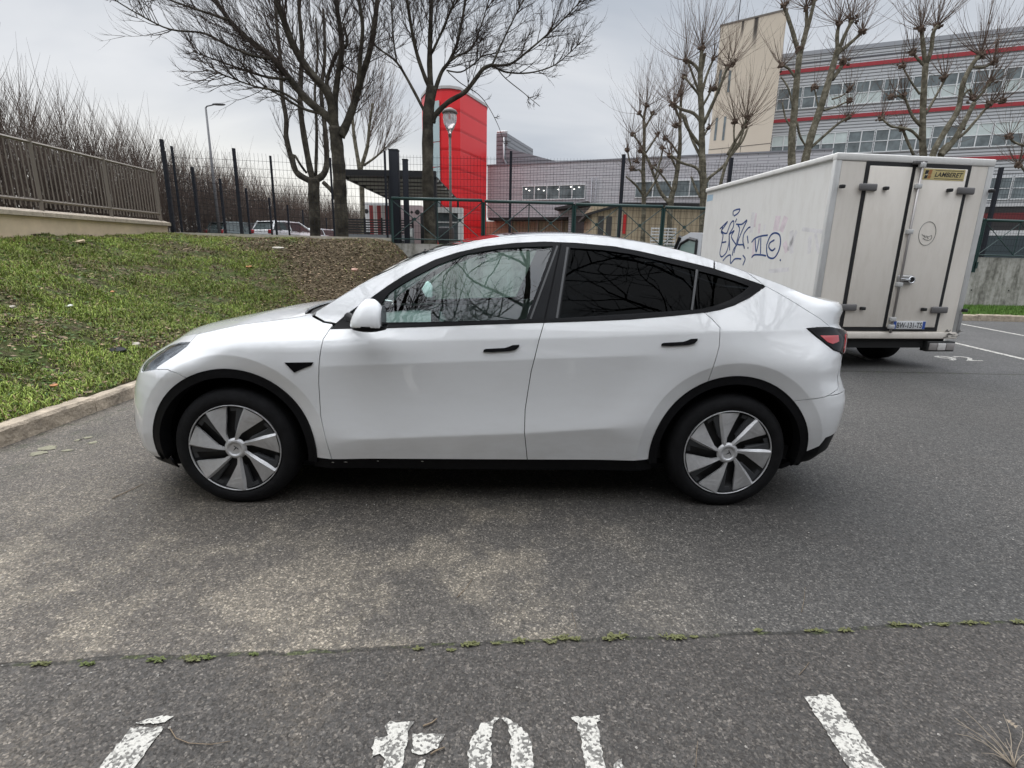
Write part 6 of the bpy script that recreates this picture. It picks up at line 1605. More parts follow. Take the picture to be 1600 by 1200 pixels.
# pencil-like round drawing on the door
PEN = mat('marker_grey', (.16, .16, .15), .7)
cu_, cz_ = rp(1447, 365)
def stroke(name, pts, r, m_, parent, fl=.002):
    mb = MB(); mb.tube(pts, r, 5, True, True); o = mb.build(name, m_, parent); return o
stroke('round_drawing', [(cu_+.125*math.cos(a), -.0195, cz_+.155*math.sin(a)) for a in np.linspace(0, 2*math.pi, 36)], .0035, PEN, tk)
stroke('round_drawing', [(cu_+x, -.0195, cz_+z) for x, z in ((-.08, -.01), (-.05, -.035), (-.01, -.03), (.03, -.04), (.07, -.02), (.08, -.06), (.04, -.09), (-.02, -.08), (-.05, -.06))], .003, PEN, tk)
stroke('round_drawing', [(cu_+x, -.0195, cz_+z) for x, z in ((-.045, -.02), (-.02, -.055), (.01, -.045), (.03, -.07))], .003, PEN, tk)
# graffiti on the side (blue marker), read off the photograph
GB = mat('graffiti_blue', (.025, .065, .21), .6)
def graf(name, pts, r=.009):
    P = [sp2(1100+x/7.273, 300+y/7.273) for x, y in pts]
    Q = []
    for i in range(len(P)-1):       # Catmull-Rom
        p0 = P[max(i-1, 0)]; p1 = P[i]; p2 = P[i+1]; p3 = P[min(i+2, len(P)-1)]
        for k in range(5):
            t_ = k/5; Q.append(tuple(.5*((2*p1[c])+(-p0[c]+p2[c])*t_+(2*p0[c]-5*p1[c]+4*p2[c]-p3[c])*t_*t_+(-p0[c]+3*p1[c]-3*p2[c]+p3[c])*t_**3) for c in (0, 1)))
    Q.append(P[-1]); mb = MB()
    for (v0, z0), (v1, z1) in zip(Q[:-1], Q[1:]):
        d = Vector((v1-v0, z1-z0)); 
        if d.length < 1e-5: continue
        d.normalize(); e_ = d*r*.4; n_ = Vector((-d.y, d.x))*r
        a = Vector((v0, z0))-e_; b = Vector((v1, z1))+e_
        mb.poly([(.0185, p.x, p.y) for p in (a-n_, b-n_, b+n_, a+n_)])
    return mb.build(name, GB, tk)
for pts in ([(320, 265), (325, 215), (395, 195), (375, 240), (330, 272)], [(170, 420), (230, 360), (255, 340), (215, 400), (190, 440), (225, 470), (250, 465)], [(170, 420), (200, 395), (185, 455), (205, 480), (195, 560), (170, 690), (190, 735), (240, 690), (270, 590), (275, 500)],
            [(190, 575), (240, 565)], [(250, 470), (290, 360), (325, 330), (320, 400), (275, 480), (330, 440), (300, 510), (355, 600)], [(275, 480), (280, 660)], [(345, 340), (360, 305)], [(355, 365), (420, 365), (475, 320), (440, 400), (405, 480), (370, 590), (435, 600), (445, 640), (430, 560)],
            [(375, 380), (390, 440), (330, 690)], [(310, 720), (325, 650), (365, 600)], [(515, 400), (490, 410), (440, 480), (430, 560)], [(480, 500), (490, 580)], [(485, 630), (490, 640)],
            [(530, 570), (570, 525), (640, 500), (710, 490)], [(570, 530), (580, 680), (615, 530)], [(633, 520), (630, 700)], [(530, 745), (560, 715), (640, 715), (690, 725)],
            [(700, 600), (740, 500), (790, 465), (845, 490), (855, 580), (830, 680), (780, 750), (720, 740), (700, 680), (700, 600)], [(785, 545), (735, 580), (725, 630), (760, 665), (795, 640)], [(850, 770), (858, 778)],
            [(205, 780), (250, 730), (290, 720), (290, 810), (340, 760), (410, 760)], [(430, 720), (455, 760), (430, 830)]):
    graf('graffiti', pts, .0135)
# faded earlier tags
FAD = mat('faded_tag', (.64, .56, .59), .6, noise=(8, .15)); FAD2 = mat('faded_tag_grey', (.635, .62, .625), .6, noise=(8, .15))
for x0, y0_, x1, y1_, w_, m_ in ((550, 230, 520, 470, 24, FAD2), (580, 240, 560, 400, 12, FAD), (830, 270, 800, 440, 30, FAD), (920, 280, 860, 450, 26, FAD), (620, 360, 610, 470, 14, FAD), (680, 370, 670, 440, 12, FAD2), (980, 440, 980, 700, 20, FAD2), (1040, 440, 940, 660, 14, FAD2), (1190, 500, 1180, 700, 16, FAD2), (1250, 470, 1290, 700, 12, FAD2), (900, 570, 930, 680, 22, FAD), (720, 900, 950, 880, 14, FAD2), (560, 560, 540, 740, 16, FAD), (1100, 420, 1330, 450, 12, FAD2)):
    a = Vector(sp2(1100+x0/7.273, 300+y0_/7.273)); b = Vector(sp2(1100+x1/7.273, 300+y1_/7.273)); d = (b-a).normalized(); n_ = Vector((-d.y, d.x))*w_/7.273/60
    mb = MB(); mb.poly([(.0194, p.x, p.y) for p in (a-n_, b-n_, b+n_, a+n_)]); mb.build('faded_graffiti', m_, tk)
ba = sp2(1104, 305); bb_ = sp2(1112, 313); mb = MB(); mb.poly([(.0192, v, z) for v, z in ((ba[0], ba[1]), (bb_[0], ba[1]-.01), (bb_[0], bb_[1]), (ba[0], bb_[1]))]); mb.build('blue_label', mat('pale_blue_label', (.35, .48, .58), .5), tk)
# chassis, wheels, lamp cluster
CH = mat('chassis_black', (.012, .012, .012), .8)
mb = MB(); mb.box((.12, .06, ZB-.18), (BW_-.12, BL_+1.6, ZB-.061)); mb.build('chassis', CH, tk)
mb = MB(); mb.box((.35, .05, ZB-.20), (BW_-.38, .13, ZB-.11)); mb.tube([(1.35, .15, .42), (1.6, .1, .34), (1.8, .05, .36)], .012, 6); mb.build('underrun_bar', CH, tk)
mb = MB(); mb.tube([(.45, .85, .36), (BW_-.45, .85, .36)], .07, 10); mb.build('rear_axle', CH, tk)
for x, yv in ((.30, .85), (BW_-.62, .85), (.12, BL_+.75), (BW_-.34, BL_+.75)):
    mb = MB(); mb.lathe([(0, .02), (.17, .02), (.19, 0), (.33, 0), (.36, .03), (.365, .15), (.36, .27), (.33, .30), (.19, .30), (.17, .28), (0, .28)], 32, Matrix.Translation((x, yv, .365)) @ Matrix.Rotation(R(90), 4, 'Y')); mb.build('wheel', RUB, tk)
mb = MB(); mb.bevbox((.45, .72, .34), (.75, 1.0, .5), .03); mb.build('spring_hanger', CH, tk)
la = rp(1451, 531); lb_ = rp(1487, 549)
mb = MB(); mb.bevbox((la[0]-.02, -.02, lb_[1]), (lb_[0]+.01, .10, la[1]-.02), .01); lc_ = mb.build('lamp_cluster', mat('lamp_box_black', (.02, .02, .02), .4), tk)
lw_ = (lb_[0]-la[0])/3
for i, m_ in enumerate((mat('clear_lens_grey', (.28, .26, .25), .15), mat('clear_lens_bright', (.62, .60, .58), .12), mat('clear_lens_grey2', (.30, .28, .27), .15))):
    mb = MB(); mb.bevbox((la[0]+i*lw_+.005, -.032, lb_[1]+.02), (la[0]+(i+1)*lw_-.005, -.018, la[1]-.045), .006); mb.build('lamp_lens', m_, lc_)
mb = MB(); rr = random.Random(2)
for k in range(14):
    u = BW_-.35+rr.random()*.35; z = ZB-.06+rr.random()*.12; mb.poly([(u, -.021-rr.random()*.01, z), (u+.05+rr.random()*.08, -.022, z+rr.uniform(-.02, .02)), (u+.04, -.024, z+.012+rr.random()*.015)])
mb.build('damaged_edge', mat('torn_metal', (.12, .11, .10), .7), tk)
mb = MB(); mb.bevbox((BW_-.02, -.022, ZB+.02), (BW_+.02, .05, ZB+.30), .005); mb.build('corner_guard', mat('scuffed_grey', (.25, .25, .25), .6), tk)
# cab, peeping out left of the box
CBW = mat('cab_white', (.55, .57, .60), .35, coat=.5)
cab = MB(); y0 = BL_+.12; prof = [(y0, .42), (y0, 2.02), (y0+.55, 2.06), (y0+1.05, 1.96), (y0+1.62, 1.30), (y0+2.25, 1.08), (y0+2.38, .80), (y0+2.38, .42)]
cab.prism([(.06, y, z) for y, z in prof], (BW_-.30, 0, 0)); cab.build('cab', CBW, tk)
wn = MB(); P = [(y0+.18, 1.22), (y0+.18, 1.88), (y0+.55, 1.93), (y0+.95, 1.84), (y0+1.45, 1.27), (y0+1.42, 1.20)]; wn.poly([(.052, y, z) for y, z in P][::-1]); wn.build('cab_window', mat('cab_glass', (.22, .30, .28), .06, spec=.9), tk)
fr = MB()
for a, b in zip(P, P[1:]+P[:1]): bar(fr, (.05, a[0], a[1]), (.05, b[0], b[1]), .05)
bar(fr, (.05, y0+1.02, 1.99), (.05, y0+1.60, 1.30), .07); fr.build('cab_window_frame', BRB, tk)
mb = MB(); mb.bevbox((-.16, y0+1.30, 1.22), (.0, y0+1.42, 1.55), .03); mb.tube([(.0, y0+1.36, 1.3), (.08, y0+1.36, 1.25)], .02, 6); mb.build('cab_mirror', BRB, tk)
mb = MB(); mb.prism([(BW_/2-.8, y0+1.10, 1.95), (BW_/2+.75, y0+1.10, 1.95), (BW_/2+.75, y0+1.60, 1.36), (BW_/2-.8, y0+1.60, 1.36)], (0, .03, .03)); mb.build('cab_windscreen', mat_cached('far_glass', (.04, .06, .06), .08, spec=.8), tk)
# ================================================================= TREES
def barkmat(name, c1, c2, c3, sc=3.):
    M = mat(name, c1, .95, spec=.1, bump=(14, .8)); t = M.node_tree; b = t.nodes['Principled BSDF']; tcn = N(t, 'ShaderNodeTexCoord')
    n = N(t, 'ShaderNodeTexNoise'); n.inputs['Scale'].default_value = sc; n.inputs['Detail'].default_value = 8; n.inputs['Roughness'].default_value = .7; L(t, tcn.outputs['Object'], n.inputs['Vector'])
    c = N(t, 'ShaderNodeValToRGB'); L(t, n.outputs[0], c.inputs[0]); e = c.color_ramp.elements; e[0].position = .36; e[0].color = (*c1, 1); e[1].position = .68; e[1].color = (*c3, 1); q = e.new(.52); q.color = (*c2, 1)
    L(t, c.outputs[0], b.inputs['Base Color']); return M
BARK1 = barkmat('dark_mossy_bark', (.028, .025, .021), (.062, .055, .044), (.12, .108, .085)); BARK2 = barkmat('mottled_plane_bark', (.075, .068, .05), (.15, .135, .10), (.29, .265, .205), 5)
TWG1 = mat('dark_twigs', (.055, .042, .036), .9, spec=.1); TWG2 = mat('brown_twigs', (.13, .095, .075), .9, spec=.1)
def cat(P, k=4):
    Q = []
    for i in range(len(P)-1):
        p0 = P[max(i-1, 0)]; p1 = P[i]; p2 = P[i+1]; p3 = P[min(i+2, len(P)-1)]
        for j in range(k):
            t_ = j/k; Q.append(.5*((2*p1)+(-p0+p2)*t_+(2*p0-5*p1+4*p2-p3)*t_*t_+(-p0+3*p1-3*p2+p3)*t_**3))
    Q.append(P[-1].copy()); return Q
def shoot(tw, rng, p, d, ln, r, up=.25, wig=.12, seg=5, kids=0, klen=.45, spread=.6, level=0):
    pts = [p.copy()]; d = d.normalized(); ds = []
    for i in range(seg):
        d = (d+Vector((rng.gauss(0, wig), rng.gauss(0, wig), rng.gauss(0, wig)*.7+up/seg))).normalized(); pts.append(pts[-1]+d*ln/seg); ds.append(d.copy())
    tw.tube(pts, [r*(1-.8*i/seg) for i in range(seg+1)], 3 if r < .02 else 5, False, True)
    for k in range(kids):
        i = rng.randint(1, seg-1); base = pts[i].lerp(pts[i+1], rng.random()); dd = ds[i]; o_ = dd.orthogonal().normalized(); o_.rotate(Matrix.Rotation(rng.random()*6.283, 3, dd)); 
        nd = dd+o_*spread*(.6+.7*rng.random())
        shoot(tw, rng, base, nd, ln*klen*(.6+.7*rng.random()), r*.55, up, wig, max(3, seg-1), (kids-2 if kids > 3 else 0) if level == 0 else 0, klen, spread, level+1)
def limb3(px, Y, dy, rng, jit=.05):
    """px: photo pixels along a limb; Y: depth of the first point, dy: depth gained per metre travelled"""
    P = [yp(px[0][0], px[0][1], Y)]; y = Y
    for a in px[1:]:
        q = yp(a[0], a[1], y); y = y+dy*(q-P[-1]).length; P.append(yp(a[0], a[1], y))
    return P
def tree(name, label, limbs, Y, group=None, bark=BARK1, twm=TWG1, seed=1, base_z=1.6, twig=None, heads=(), head_par=None, extra=()):
    """limbs: list of (pixels, r0 px, r1 px, dy, n side shoots, shoot length, side bias)"""
    rng = random.Random(seed)
    x0, y0_ = limbs[0][0][0]; b = yp(x0, y0_, Y); base = Vector((b.x, b.y, base_z))
    root = thing(name, label, 'tree', base, 0, group); tb = MB(); tw = MB()
    for li, (px, r0, r1, dy, ns, sl, bias) in enumerate(limbs):
        P = limb3(px, Y+(0 if li == 0 else 0), dy, rng)
        if li == 0: P[0].z = base_z-.15
        Q = cat(P, 4); n = len(Q); pr = Y/FPX*(.86 if bark is BARK1 else .92)
        rad = [(r0+(r1-r0)*(i/(n-1)))*pr*(1+.05*math.sin(i*1.7+li)) for i in range(n)]
        if li == 0: rad[0] *= 1.45; rad[1] *= 1.2
        tb.tube(Q, rad, 12 if r0 > 5 else 8 if r0 > 2.5 else 6)
        for k in range(int(ns*(1.35 if bark is BARK1 else 1))):
            f = (.22 if li else .75)+(.78 if li else .2)*rng.random()**.8; i = min(n-2, int(f*(n-1))); p = Q[i].lerp(Q[i+1], rng.random()); d = (Q[i+1]-Q[i]).normalized()
            o_ = d.orthogonal().normalized(); o_.rotate(Matrix.Rotation(rng.random()*6.283, 3, d)); o_ = (o_+Vector(bias)*.9)
            if o_.length < .01: continue
            o_.normalize(); kk = twig or {}
            L0 = sl*(.45+.75*rng.random())*(1-.5*f*(li > 0))
            shoot(tw, rng, p, d*.7+o_*.9+Vector((0, 0, kk.get('lift', .15))), L0, kk.get('r', .014)*(.7+.6*rng.random()), kk.get('up', .3), kk.get('wig', .10), kk.get('seg', 6), kk.get('kids', 7), kk.get('klen', .42), kk.get('spread', .6))
    for h in heads:
        (hx, hy, hd), hr, nsh, hl = h[0], h[1], h[2], h[3]
        c = yp(hx, hy, Y+hd); mbm = bmesh.new(); bmesh.ops.create_icosphere(mbm, subdivisions=2, radius=1)
        for v in mbm.verts: v.co = c+v.co*hr*.72*(1+rng.uniform(-.45, .5))
        tw.addbm(mbm, None, False)
        for k in range(5):
            m2 = bmesh.new(); bmesh.ops.create_icosphere(m2, subdivisions=1, radius=1); o2 = Vector((rng.gauss(0, 1), rng.gauss(0, 1), rng.gauss(0, .8)))*hr*.55
            for v in m2.verts: v.co = c+o2+v.co*hr*.4*(1+rng.uniform(-.4, .4))
            tw.addbm(m2, None, False)
        nsh = int(nsh*1.1)
        for k in range(nsh):
            a = rng.random()*6.283; el = math.asin(max(-.25, min(1, rng.gauss(.62, .33)))); d = Vector((math.cos(a)*math.cos(el), math.sin(a)*math.cos(el), math.sin(el)))
            shoot(tw, rng, c+d*hr*.7, d+Vector((0, 0, .15)), hl*(.45+.65*rng.random()), .0095*(.7+.6*rng.random()), .7, .06, 7, 2 if rng.random() < .45 else 0, .35, .45)
    loc(tb.build('trunk', bark, root), base); loc(tw.build('crown', twm, root), base)
    return root
Z4 = lambda l, ox, oy, s: [(ox+x/s, oy+y/s) for x, y in l]
A = lambda l: [(180+x*.2875, y*.2875) for x, y in l]; B3 = lambda l: Z4(l, 540, 0, 4); B6 = lambda l: Z4(l, 940, 0, 4.8); B5 = lambda l: Z4(l, 840, 180, 5); B7 = lambda l: Z4(l, 1200, 0, 4)
big = dict(r=.0145, kids=5, klen=.56, spread=.50, up=.38, wig=.055, seg=8)
tree('bare_tree', 'largest bare tree, dark mossy trunk forking left over the mesh fence', [
    (A([(1232, 1300), (1230, 1190), (1222, 1040), (1215, 900), (1205, 790), (1195, 690)]), 11.5, 10, 0, 0, 2, (0, 0, 0)),
    (A([(1195, 720), (1170, 650), (1040, 540), (950, 430), (850, 310), (720, 210), (620, 110), (540, -20), (480, -200)]), 7.5, 2.2, .12, 64, 2.9, (-.9, 0, .15)),
    (A([(1195, 700), (1180, 600), (1150, 500), (1050, 380), (970, 250), (920, 120), (880, 0), (850, -180), (830, -350)]), 7.5, 3, -.22, 40, 2.6, (-.3, 0, .3)),
    (A([(1225, 740), (1255, 680), (1300, 560), (1340, 420), (1390, 250), (1425, 0), (1440, -250)]), 7.5, 3, .18, 34, 2.3, (.1, 0, .3)),
    (A([(1195, 640), (1195, 540), (1212, 400), (1232, 240), (1200, 0), (1190, -250)]), 5.5, 3, .05, 30, 2.2, (0, 0, .3)),
    (A([(1325, 480), (1330, 330), (1345, 150), (1325, 0), (1320, -150)]), 4, 2, -.2, 16, 1.8, (0, 0, .3)),
    (A([(1180, 620), (1165, 500), (1150, 440), (1200, 300), (1260, 240), (1240, 130)]), 4, 2, .4, 16, 2.0, (.2, 0, .2)),
    (A([(860, 320), (740, 300), (600, 240), (480, 180), (300, 160), (150, 90), (0, 0), (-60, -60)]), 2.2, .6, -.1, 22, 1.6, (-.4, 0, .3)),
    (A([(950, 430), (830, 420), (700, 380), (560, 330), (420, 280)]), 2.6, .7, .25, 20, 1.7, (-.4, 0, .3)),
    (A([(1000, 560), (900, 500), (760, 470), (620, 420), (480, 370)]), 2.2, .5, -.3, 20, 1.5, (-.3, 0, .0)),
    (A([(1130, 620), (1020, 590), (900, 520), (800, 460), (690, 350)]), 2.6, .8, .3, 16, 1.7, (-.3, 0, .2)),
    (A([(620, 110), (470, 60), (350, 20), (220, -30), (80, -80)]), 2.2, .7, .1, 20, 1.8, (-.3, 0, .3)),
    (A([(1340, 420), (1250, 360), (1240, 350), (1230, 370)]), 1.5, .7, .1, 3, 1.0, (0, 0, .2)),
    (A([(1130, 990), (1180, 1040), (1200, 1080)]), 3.5, 4.5, 0, 0, 1, (0, 0, 0))],
    16.6, 'bare trees behind the fences on the left', BARK1, TWG1, 3, 1.7, big)
tree('bare_tree', 'multi-stemmed pollarded bare tree standing left of and behind the largest tree', [
    (A([(1085, 1290), (1085, 1190), (1080, 1080), (1080, 970)]), 9, 9.5, 0, 0, 2, (0, 0, 0)),
    (A([(1075, 990), (1000, 950), (970, 900), (930, 750), (930, 650), (905, 500), (900, 340), (880, 150), (870, 0)]), 5.5, 2.2, .12, 26, 1.9, (-.3, 0, .3)),
    (A([(1075, 980), (1055, 900), (1020, 700), (1005, 560), (1010, 400), (1015, 250), (1000, 60), (1000, -100)]), 5.5, 2.2, -.1, 22, 1.9, (0, 0, .3)),
    (A([(1085, 980), (1130, 950), (1150, 880), (1140, 700), (1120, 500), (1140, 300), (1130, 50)]), 6, 2, .2, 22, 1.8, (.2, 0, .3)),
    (A([(1090, 960), (1095, 700), (1085, 500), (1100, 300), (1090, 100)]), 3, 1.5, .2, 16, 1.8, (0, 0, .3)),
    (A([(985, 930), (970, 840), (1010, 900), (1040, 940)]), 2, 2, 0, 0, 1, (0, 0, 0))],
    22, 'bare trees behind the fences on the left', BARK1, TWG1, 5, 1.6, dict(r=.014, kids=5, klen=.4, spread=.45, up=.5, wig=.07, seg=6))
tree('bare_tree', 'slender pale bare tree with upright fine shoots, right of and far behind the largest tree', [
    (A([(1340, 1150), (1340, 1000), (1330, 900)]), 4, 4, 0, 0, 2, (0, 0, 0)),
    (A([(1330, 930), (1300, 750), (1290, 640), (1290, 500)]), 3.5, 1.5, .1, 34, 4.2, (-.1, 0, .4)),
    (A([(1330, 930), (1370, 800), (1380, 700), (1400, 560)]), 3.5, 1.5, -.1, 44, 4.2, (.5, 0, .4)),
    (A([(1350, 900), (1420, 850), (1470, 800)]), 2, 1, .1, 26, 3.2, (.6, 0, .5))],
    28, 'bare trees behind the fences on the left', BARK2, TWG2, 6, 1.6, dict(r=.012, kids=6, klen=.4, spread=.35, up=.35, wig=.05, seg=6, lift=.5))
tree('bare_tree', 'bare tree with a straight dark trunk in front of the red tower', [
    (B3([(530, 1560), (525, 1400), (515, 1180), (513, 900), (518, 700), (540, 540)]), 10.5, 8.5, 0, 0, 2, (0, 0, 0)),
    (B3([(535, 580), (525, 400), (530, 200), (535, 0), (530, -200)]), 5, 2.5, .05, 22, 1.9, (0, 0, .3)),
    (B3([(520, 540), (495, 480), (450, 350), (420, 220), (385, 0), (370, -200)]), 3.6, 2, -.2, 22, 1.8, (-.4, 0, .3)),
    (B3([(500, 710), (400, 520), (320, 390), (230, 320), (180, 280)]), 2.6, 1, .15, 8, 1.4, (-.2, 0, .5)),
    (B3([(320, 390), (300, 250), (285, 0), (270, -100)]), 1.6, .8, .1, 10, 1.2, (0, 0, .3)),
    (B3([(545, 770), (560, 720), (640, 640), (740, 580), (800, 510), (860, 430), (920, 405)]), 4.6, 2.6, -.12, 8, 1.4, (.2, 0, .3)),
    (B3([(915, 408), (1000, 220), (1080, 60), (1140, -60)]), 1.9, .7, .1, 16, 1.5, (.1, 0, .4)),
    (B3([(915, 408), (1030, 400), (1150, 310), (1300, 180), (1420, 60), (1470, 0)]), 2.2, .6, -.1, 24, 1.5, (.2, 0, .3)),
    (B3([(915, 408), (1000, 450), (1150, 455), (1300, 410), (1400, 330), (1470, 260)]), 1.6, .5, .15, 18, 1.2, (.1, 0, .2)),
    (B3([(940, 420), (1000, 490), (1100, 570), (1160, 620), (1215, 665)]), .9, .4, .0, 5, .5, (0, 0, 0)),
    (B3([(640, 450), (720, 520), (830, 590), (900, 680), (960, 800), (990, 900)]), .8, .4, .0, 4, .5, (0, 0, 0)),
    (B3([(560, 560), (600, 450), (650, 380), (700, 260), (740, 60), (760, -100)]), 3.6, 1.6, .25, 26, 1.9, (.4, 0, .3)),
    (B3([(540, 330), (600, 200), (660, 60), (700, -60)]), 2.4, 1.2, -.2, 18, 1.8, (.3, 0, .3)),
    (B3([(640, 390), (700, 350), (790, 300), (850, 150), (900, -20)]), 1.8, .8, .2, 20, 1.6, (.3, 0, .3)),
    (B3([(630, 440), (720, 450), (800, 400), (860, 350), (960, 330), (1100, 300)]), 1.3, .5, .2, 16, 1.2, (.3, 0, .3))],
    16.2, 'bare trees behind the fences on the left', BARK1, TWG1, 8, 1.7, dict(r=.012, kids=6, klen=.54, spread=.6, up=.28, wig=.09, seg=7))
G_P = 'pollarded plane trees before the grey building'
ptw = dict(r=.010, kids=2, klen=.4, spread=.4, up=.6, wig=.06, seg=5)
def H(px, py, n=26, l=2.6, r=.13, d=0.): return ((px, py, d), r, n, l)
tree('plane_tree', 'leftmost pollarded plane tree, the smallest, before the grey brick wing', [
    (B5([(835, 900), (830, 660), (825, 450), (830, 300), (835, 60)]), 4, 2.4, 0, 0, 1, (0, 0, 0)), (B6([(320, 980), (318, 880), (335, 795)]), 2.4, 1.8, .1, 4, 1, (0, 0, 0)), (B6([(322, 900), (285, 850)]), 1.5, 1.5, .1, 2, 1, (0, 0, 0)), (B6([(325, 960), (385, 850)]), 1.6, 1.4, -.2, 2, 1, (0, 0, 0)),
    (B6([(320, 1130), (240, 1010)]), 1.6, 1.3, -.2, 2, 1, (0, 0, 0)), (B6([(330, 1150), (420, 1010)]), 1.6, 1.3, .2, 2, 1, (0, 0, 0)), (B5([(835, 640), (770, 550), (690, 480)]), 2, 1.3, -.3, 4, 1, (0, 0, 0)), (B5([(840, 640), (900, 550), (960, 440)]), 2, 1.3, .3, 4, 1, (0, 0, 0)), (B5([(830, 500), (800, 430), (740, 420), (700, 270)]), 1.6, 1.2, .3, 4, 1, (0, 0, 0))],
    27, G_P, BARK2, TWG2, 11, 1.6, ptw, [H(1010, 166, 34, 2.9), H(999, 177, 22, 2.6), H(1020, 177, 22, 2.4), H(988, 210, 22, 2.2), H(1028, 210, 18, 2.2), H(980, 234, 16, 2.0), H(988, 264, 20, 1.8), H(994, 252, 16, 1.8), H(1032, 268, 16, 1.8)])
tree('plane_tree', 'second pollarded plane tree from the left, mostly behind the third', [
    (B5([(1040, 900), (1040, 690), (1070, 560), (1095, 400), (1112, 250), (1110, 60)]), 5, 2.6, 0, 0, 1, (0, 0, 0)), (B6([(590, 1050), (590, 870), (600, 700)]), 2.6, 2, .1, 4, 1, (0, 0, 0)), (B6([(590, 900), (540, 780)]), 2, 1.8, -.2, 3, 1, (0, 0, 0)), (B5([(1030, 690), (960, 600), (920, 500), (850, 320), (800, 280)]), 3, 1.6, .2, 4, 1, (0, 0, 0)),
    (B5([(1090, 430), (1040, 320)]), 1.8, 1.6, -.2, 3, 1, (0, 0, 0)), (B5([(1110, 320), (1050, 230), (1000, 180)]), 1.6, 1.3, .3, 3, 1, (0, 0, 0)), (B5([(920, 480), (960, 350), (980, 250)]), 1.6, 1.3, .2, 3, 1, (0, 0, 0)), (B5([(1060, 600), (980, 480), (900, 400)]), 1.6, 1.2, -.3, 3, 1, (0, 0, 0))],
    26, G_P, BARK2, TWG2, 12, 1.6, ptw, [H(1065, 146, 30, 2.7), H(1052, 162, 32, 2.6), H(1062, 148, 16, 2.3), H(1000, 236, 20, 2.0), H(1048, 244, 22, 2.0), H(1039, 217, 18, 2.0), H(1035, 231, 16, 1.8), H(1020, 261, 14, 1.6)])
tree('plane_tree', 'third pollarded plane tree, tallest of the group left of the beige tower', [
    (B6([(770, 1750), (765, 1450), (757, 1250), (752, 1080), (750, 900), (742, 700), (740, 540)]), 6, 3.6, 0, 0, 1, (0, 0, 0)), (B6([(740, 560), (745, 450), (755, 360)]), 3.2, 2.8, 0, 3, 1, (0, 0, 0)), (B6([(742, 560), (700, 490), (620, 440)]), 2.6, 2, .2, 3, 1, (0, 0, 0)), (B6([(745, 560), (765, 460), (775, 400)]), 2.4, 2, .2, 2, 1, (0, 0, 0)),
    (B6([(765, 930), (850, 740), (900, 620), (945, 500)]), 2.8, 1.8, -.2, 5, 1, (0, 0, 0)), (B6([(752, 700), (790, 560), (840, 440)]), 2.2, 1.5, .2, 3, 1, (0, 0, 0)), (B6([(738, 720), (690, 660), (620, 575)]), 2, 1.4, -.3, 3, 1, (0, 0, 0)), (B6([(742, 910), (690, 850), (600, 820), (540, 780)]), 2.8, 2, .2, 4, 1, (0, 0, 0)),
    (B6([(745, 1100), (690, 1030), (630, 930), (605, 850)]), 3.2, 1.8, -.3, 4, 1, (0, 0, 0)), (B6([(740, 720), (690, 580), (650, 470)]), 2, 1.5, .3, 3, 1, (0, 0, 0)), (B6([(755, 800), (800, 720), (820, 670)]), 1.8, 1.4, -.2, 3, 1, (0, 0, 0)), (B6([(755, 1040), (800, 960)]), 1.8, 1.4, .1, 2, 1, (0, 0, 0)), (B5([(1280, 620), (1260, 430), (1120, 370), (1040, 310)]), 2.4, 1.6, -.2, 4, 1, (0, 0, 0)),
    (B5([(1300, 560), (1340, 490), (1440, 410), (1500, 330), (1600, 200), (1640, 100)]), 2.6, 1.6, .2, 5, 1, (0, 0, 0)), (B5([(1270, 640), (1230, 560), (1200, 480)]), 2, 1.4, .3, 3, 1, (0, 0, 0)), (B5([(1275, 330), (1200, 170), (1150, 0)]), 2.6, 1.8, .3, 3, 1, (0, 0, 0))],
    24, G_P, BARK2, TWG2, 13, 1.6, ptw, [H(1097, 75, 44, 3.0, .16), H(1071, 94, 34, 2.8), H(1137, 104, 26, 2.4), H(1146, 100, 20, 2.3), H(1115, 92, 20, 2.0), H(1069, 120, 18, 2.0), H(1111, 139, 16, 1.7), H(1107, 200, 14, 1.5), H(1056, 196, 22, 1.9), H(1052, 165, 20, 2.0), H(1117, 139, 10, 1.6), H(1046, 242, 18, 1.6)])
tree('plane_tree', 'slim pollarded plane tree whose shoots fan out against the beige tower', [
    (B5([(1400, 900), (1410, 680), (1430, 540), (1480, 360), (1560, 220)]), 3.2, 2.2, 0, 0, 1, (0, 0, 0)), (B6([(945, 1160), (990, 1080), (1040, 1000), (1072, 945)]), 2.4, 2, .1, 4, 1, (0, 0, 0)), (B6([(995, 1060), (992, 980), (1000, 910)]), 1.4, 1.2, .1, 3, 1, (0, 0, 0)), (B6([(1010, 1120), (1050, 1020), (1085, 890)]), 1.8, 1.6, -.1, 3, 1, (0, 0, 0))],
    23, G_P, BARK2, TWG2, 14, 1.6, ptw, [H(1163, 198, 34, 2.8, .14), H(1167, 184, 26, 2.8), H(1149, 189, 20, 2.3)])
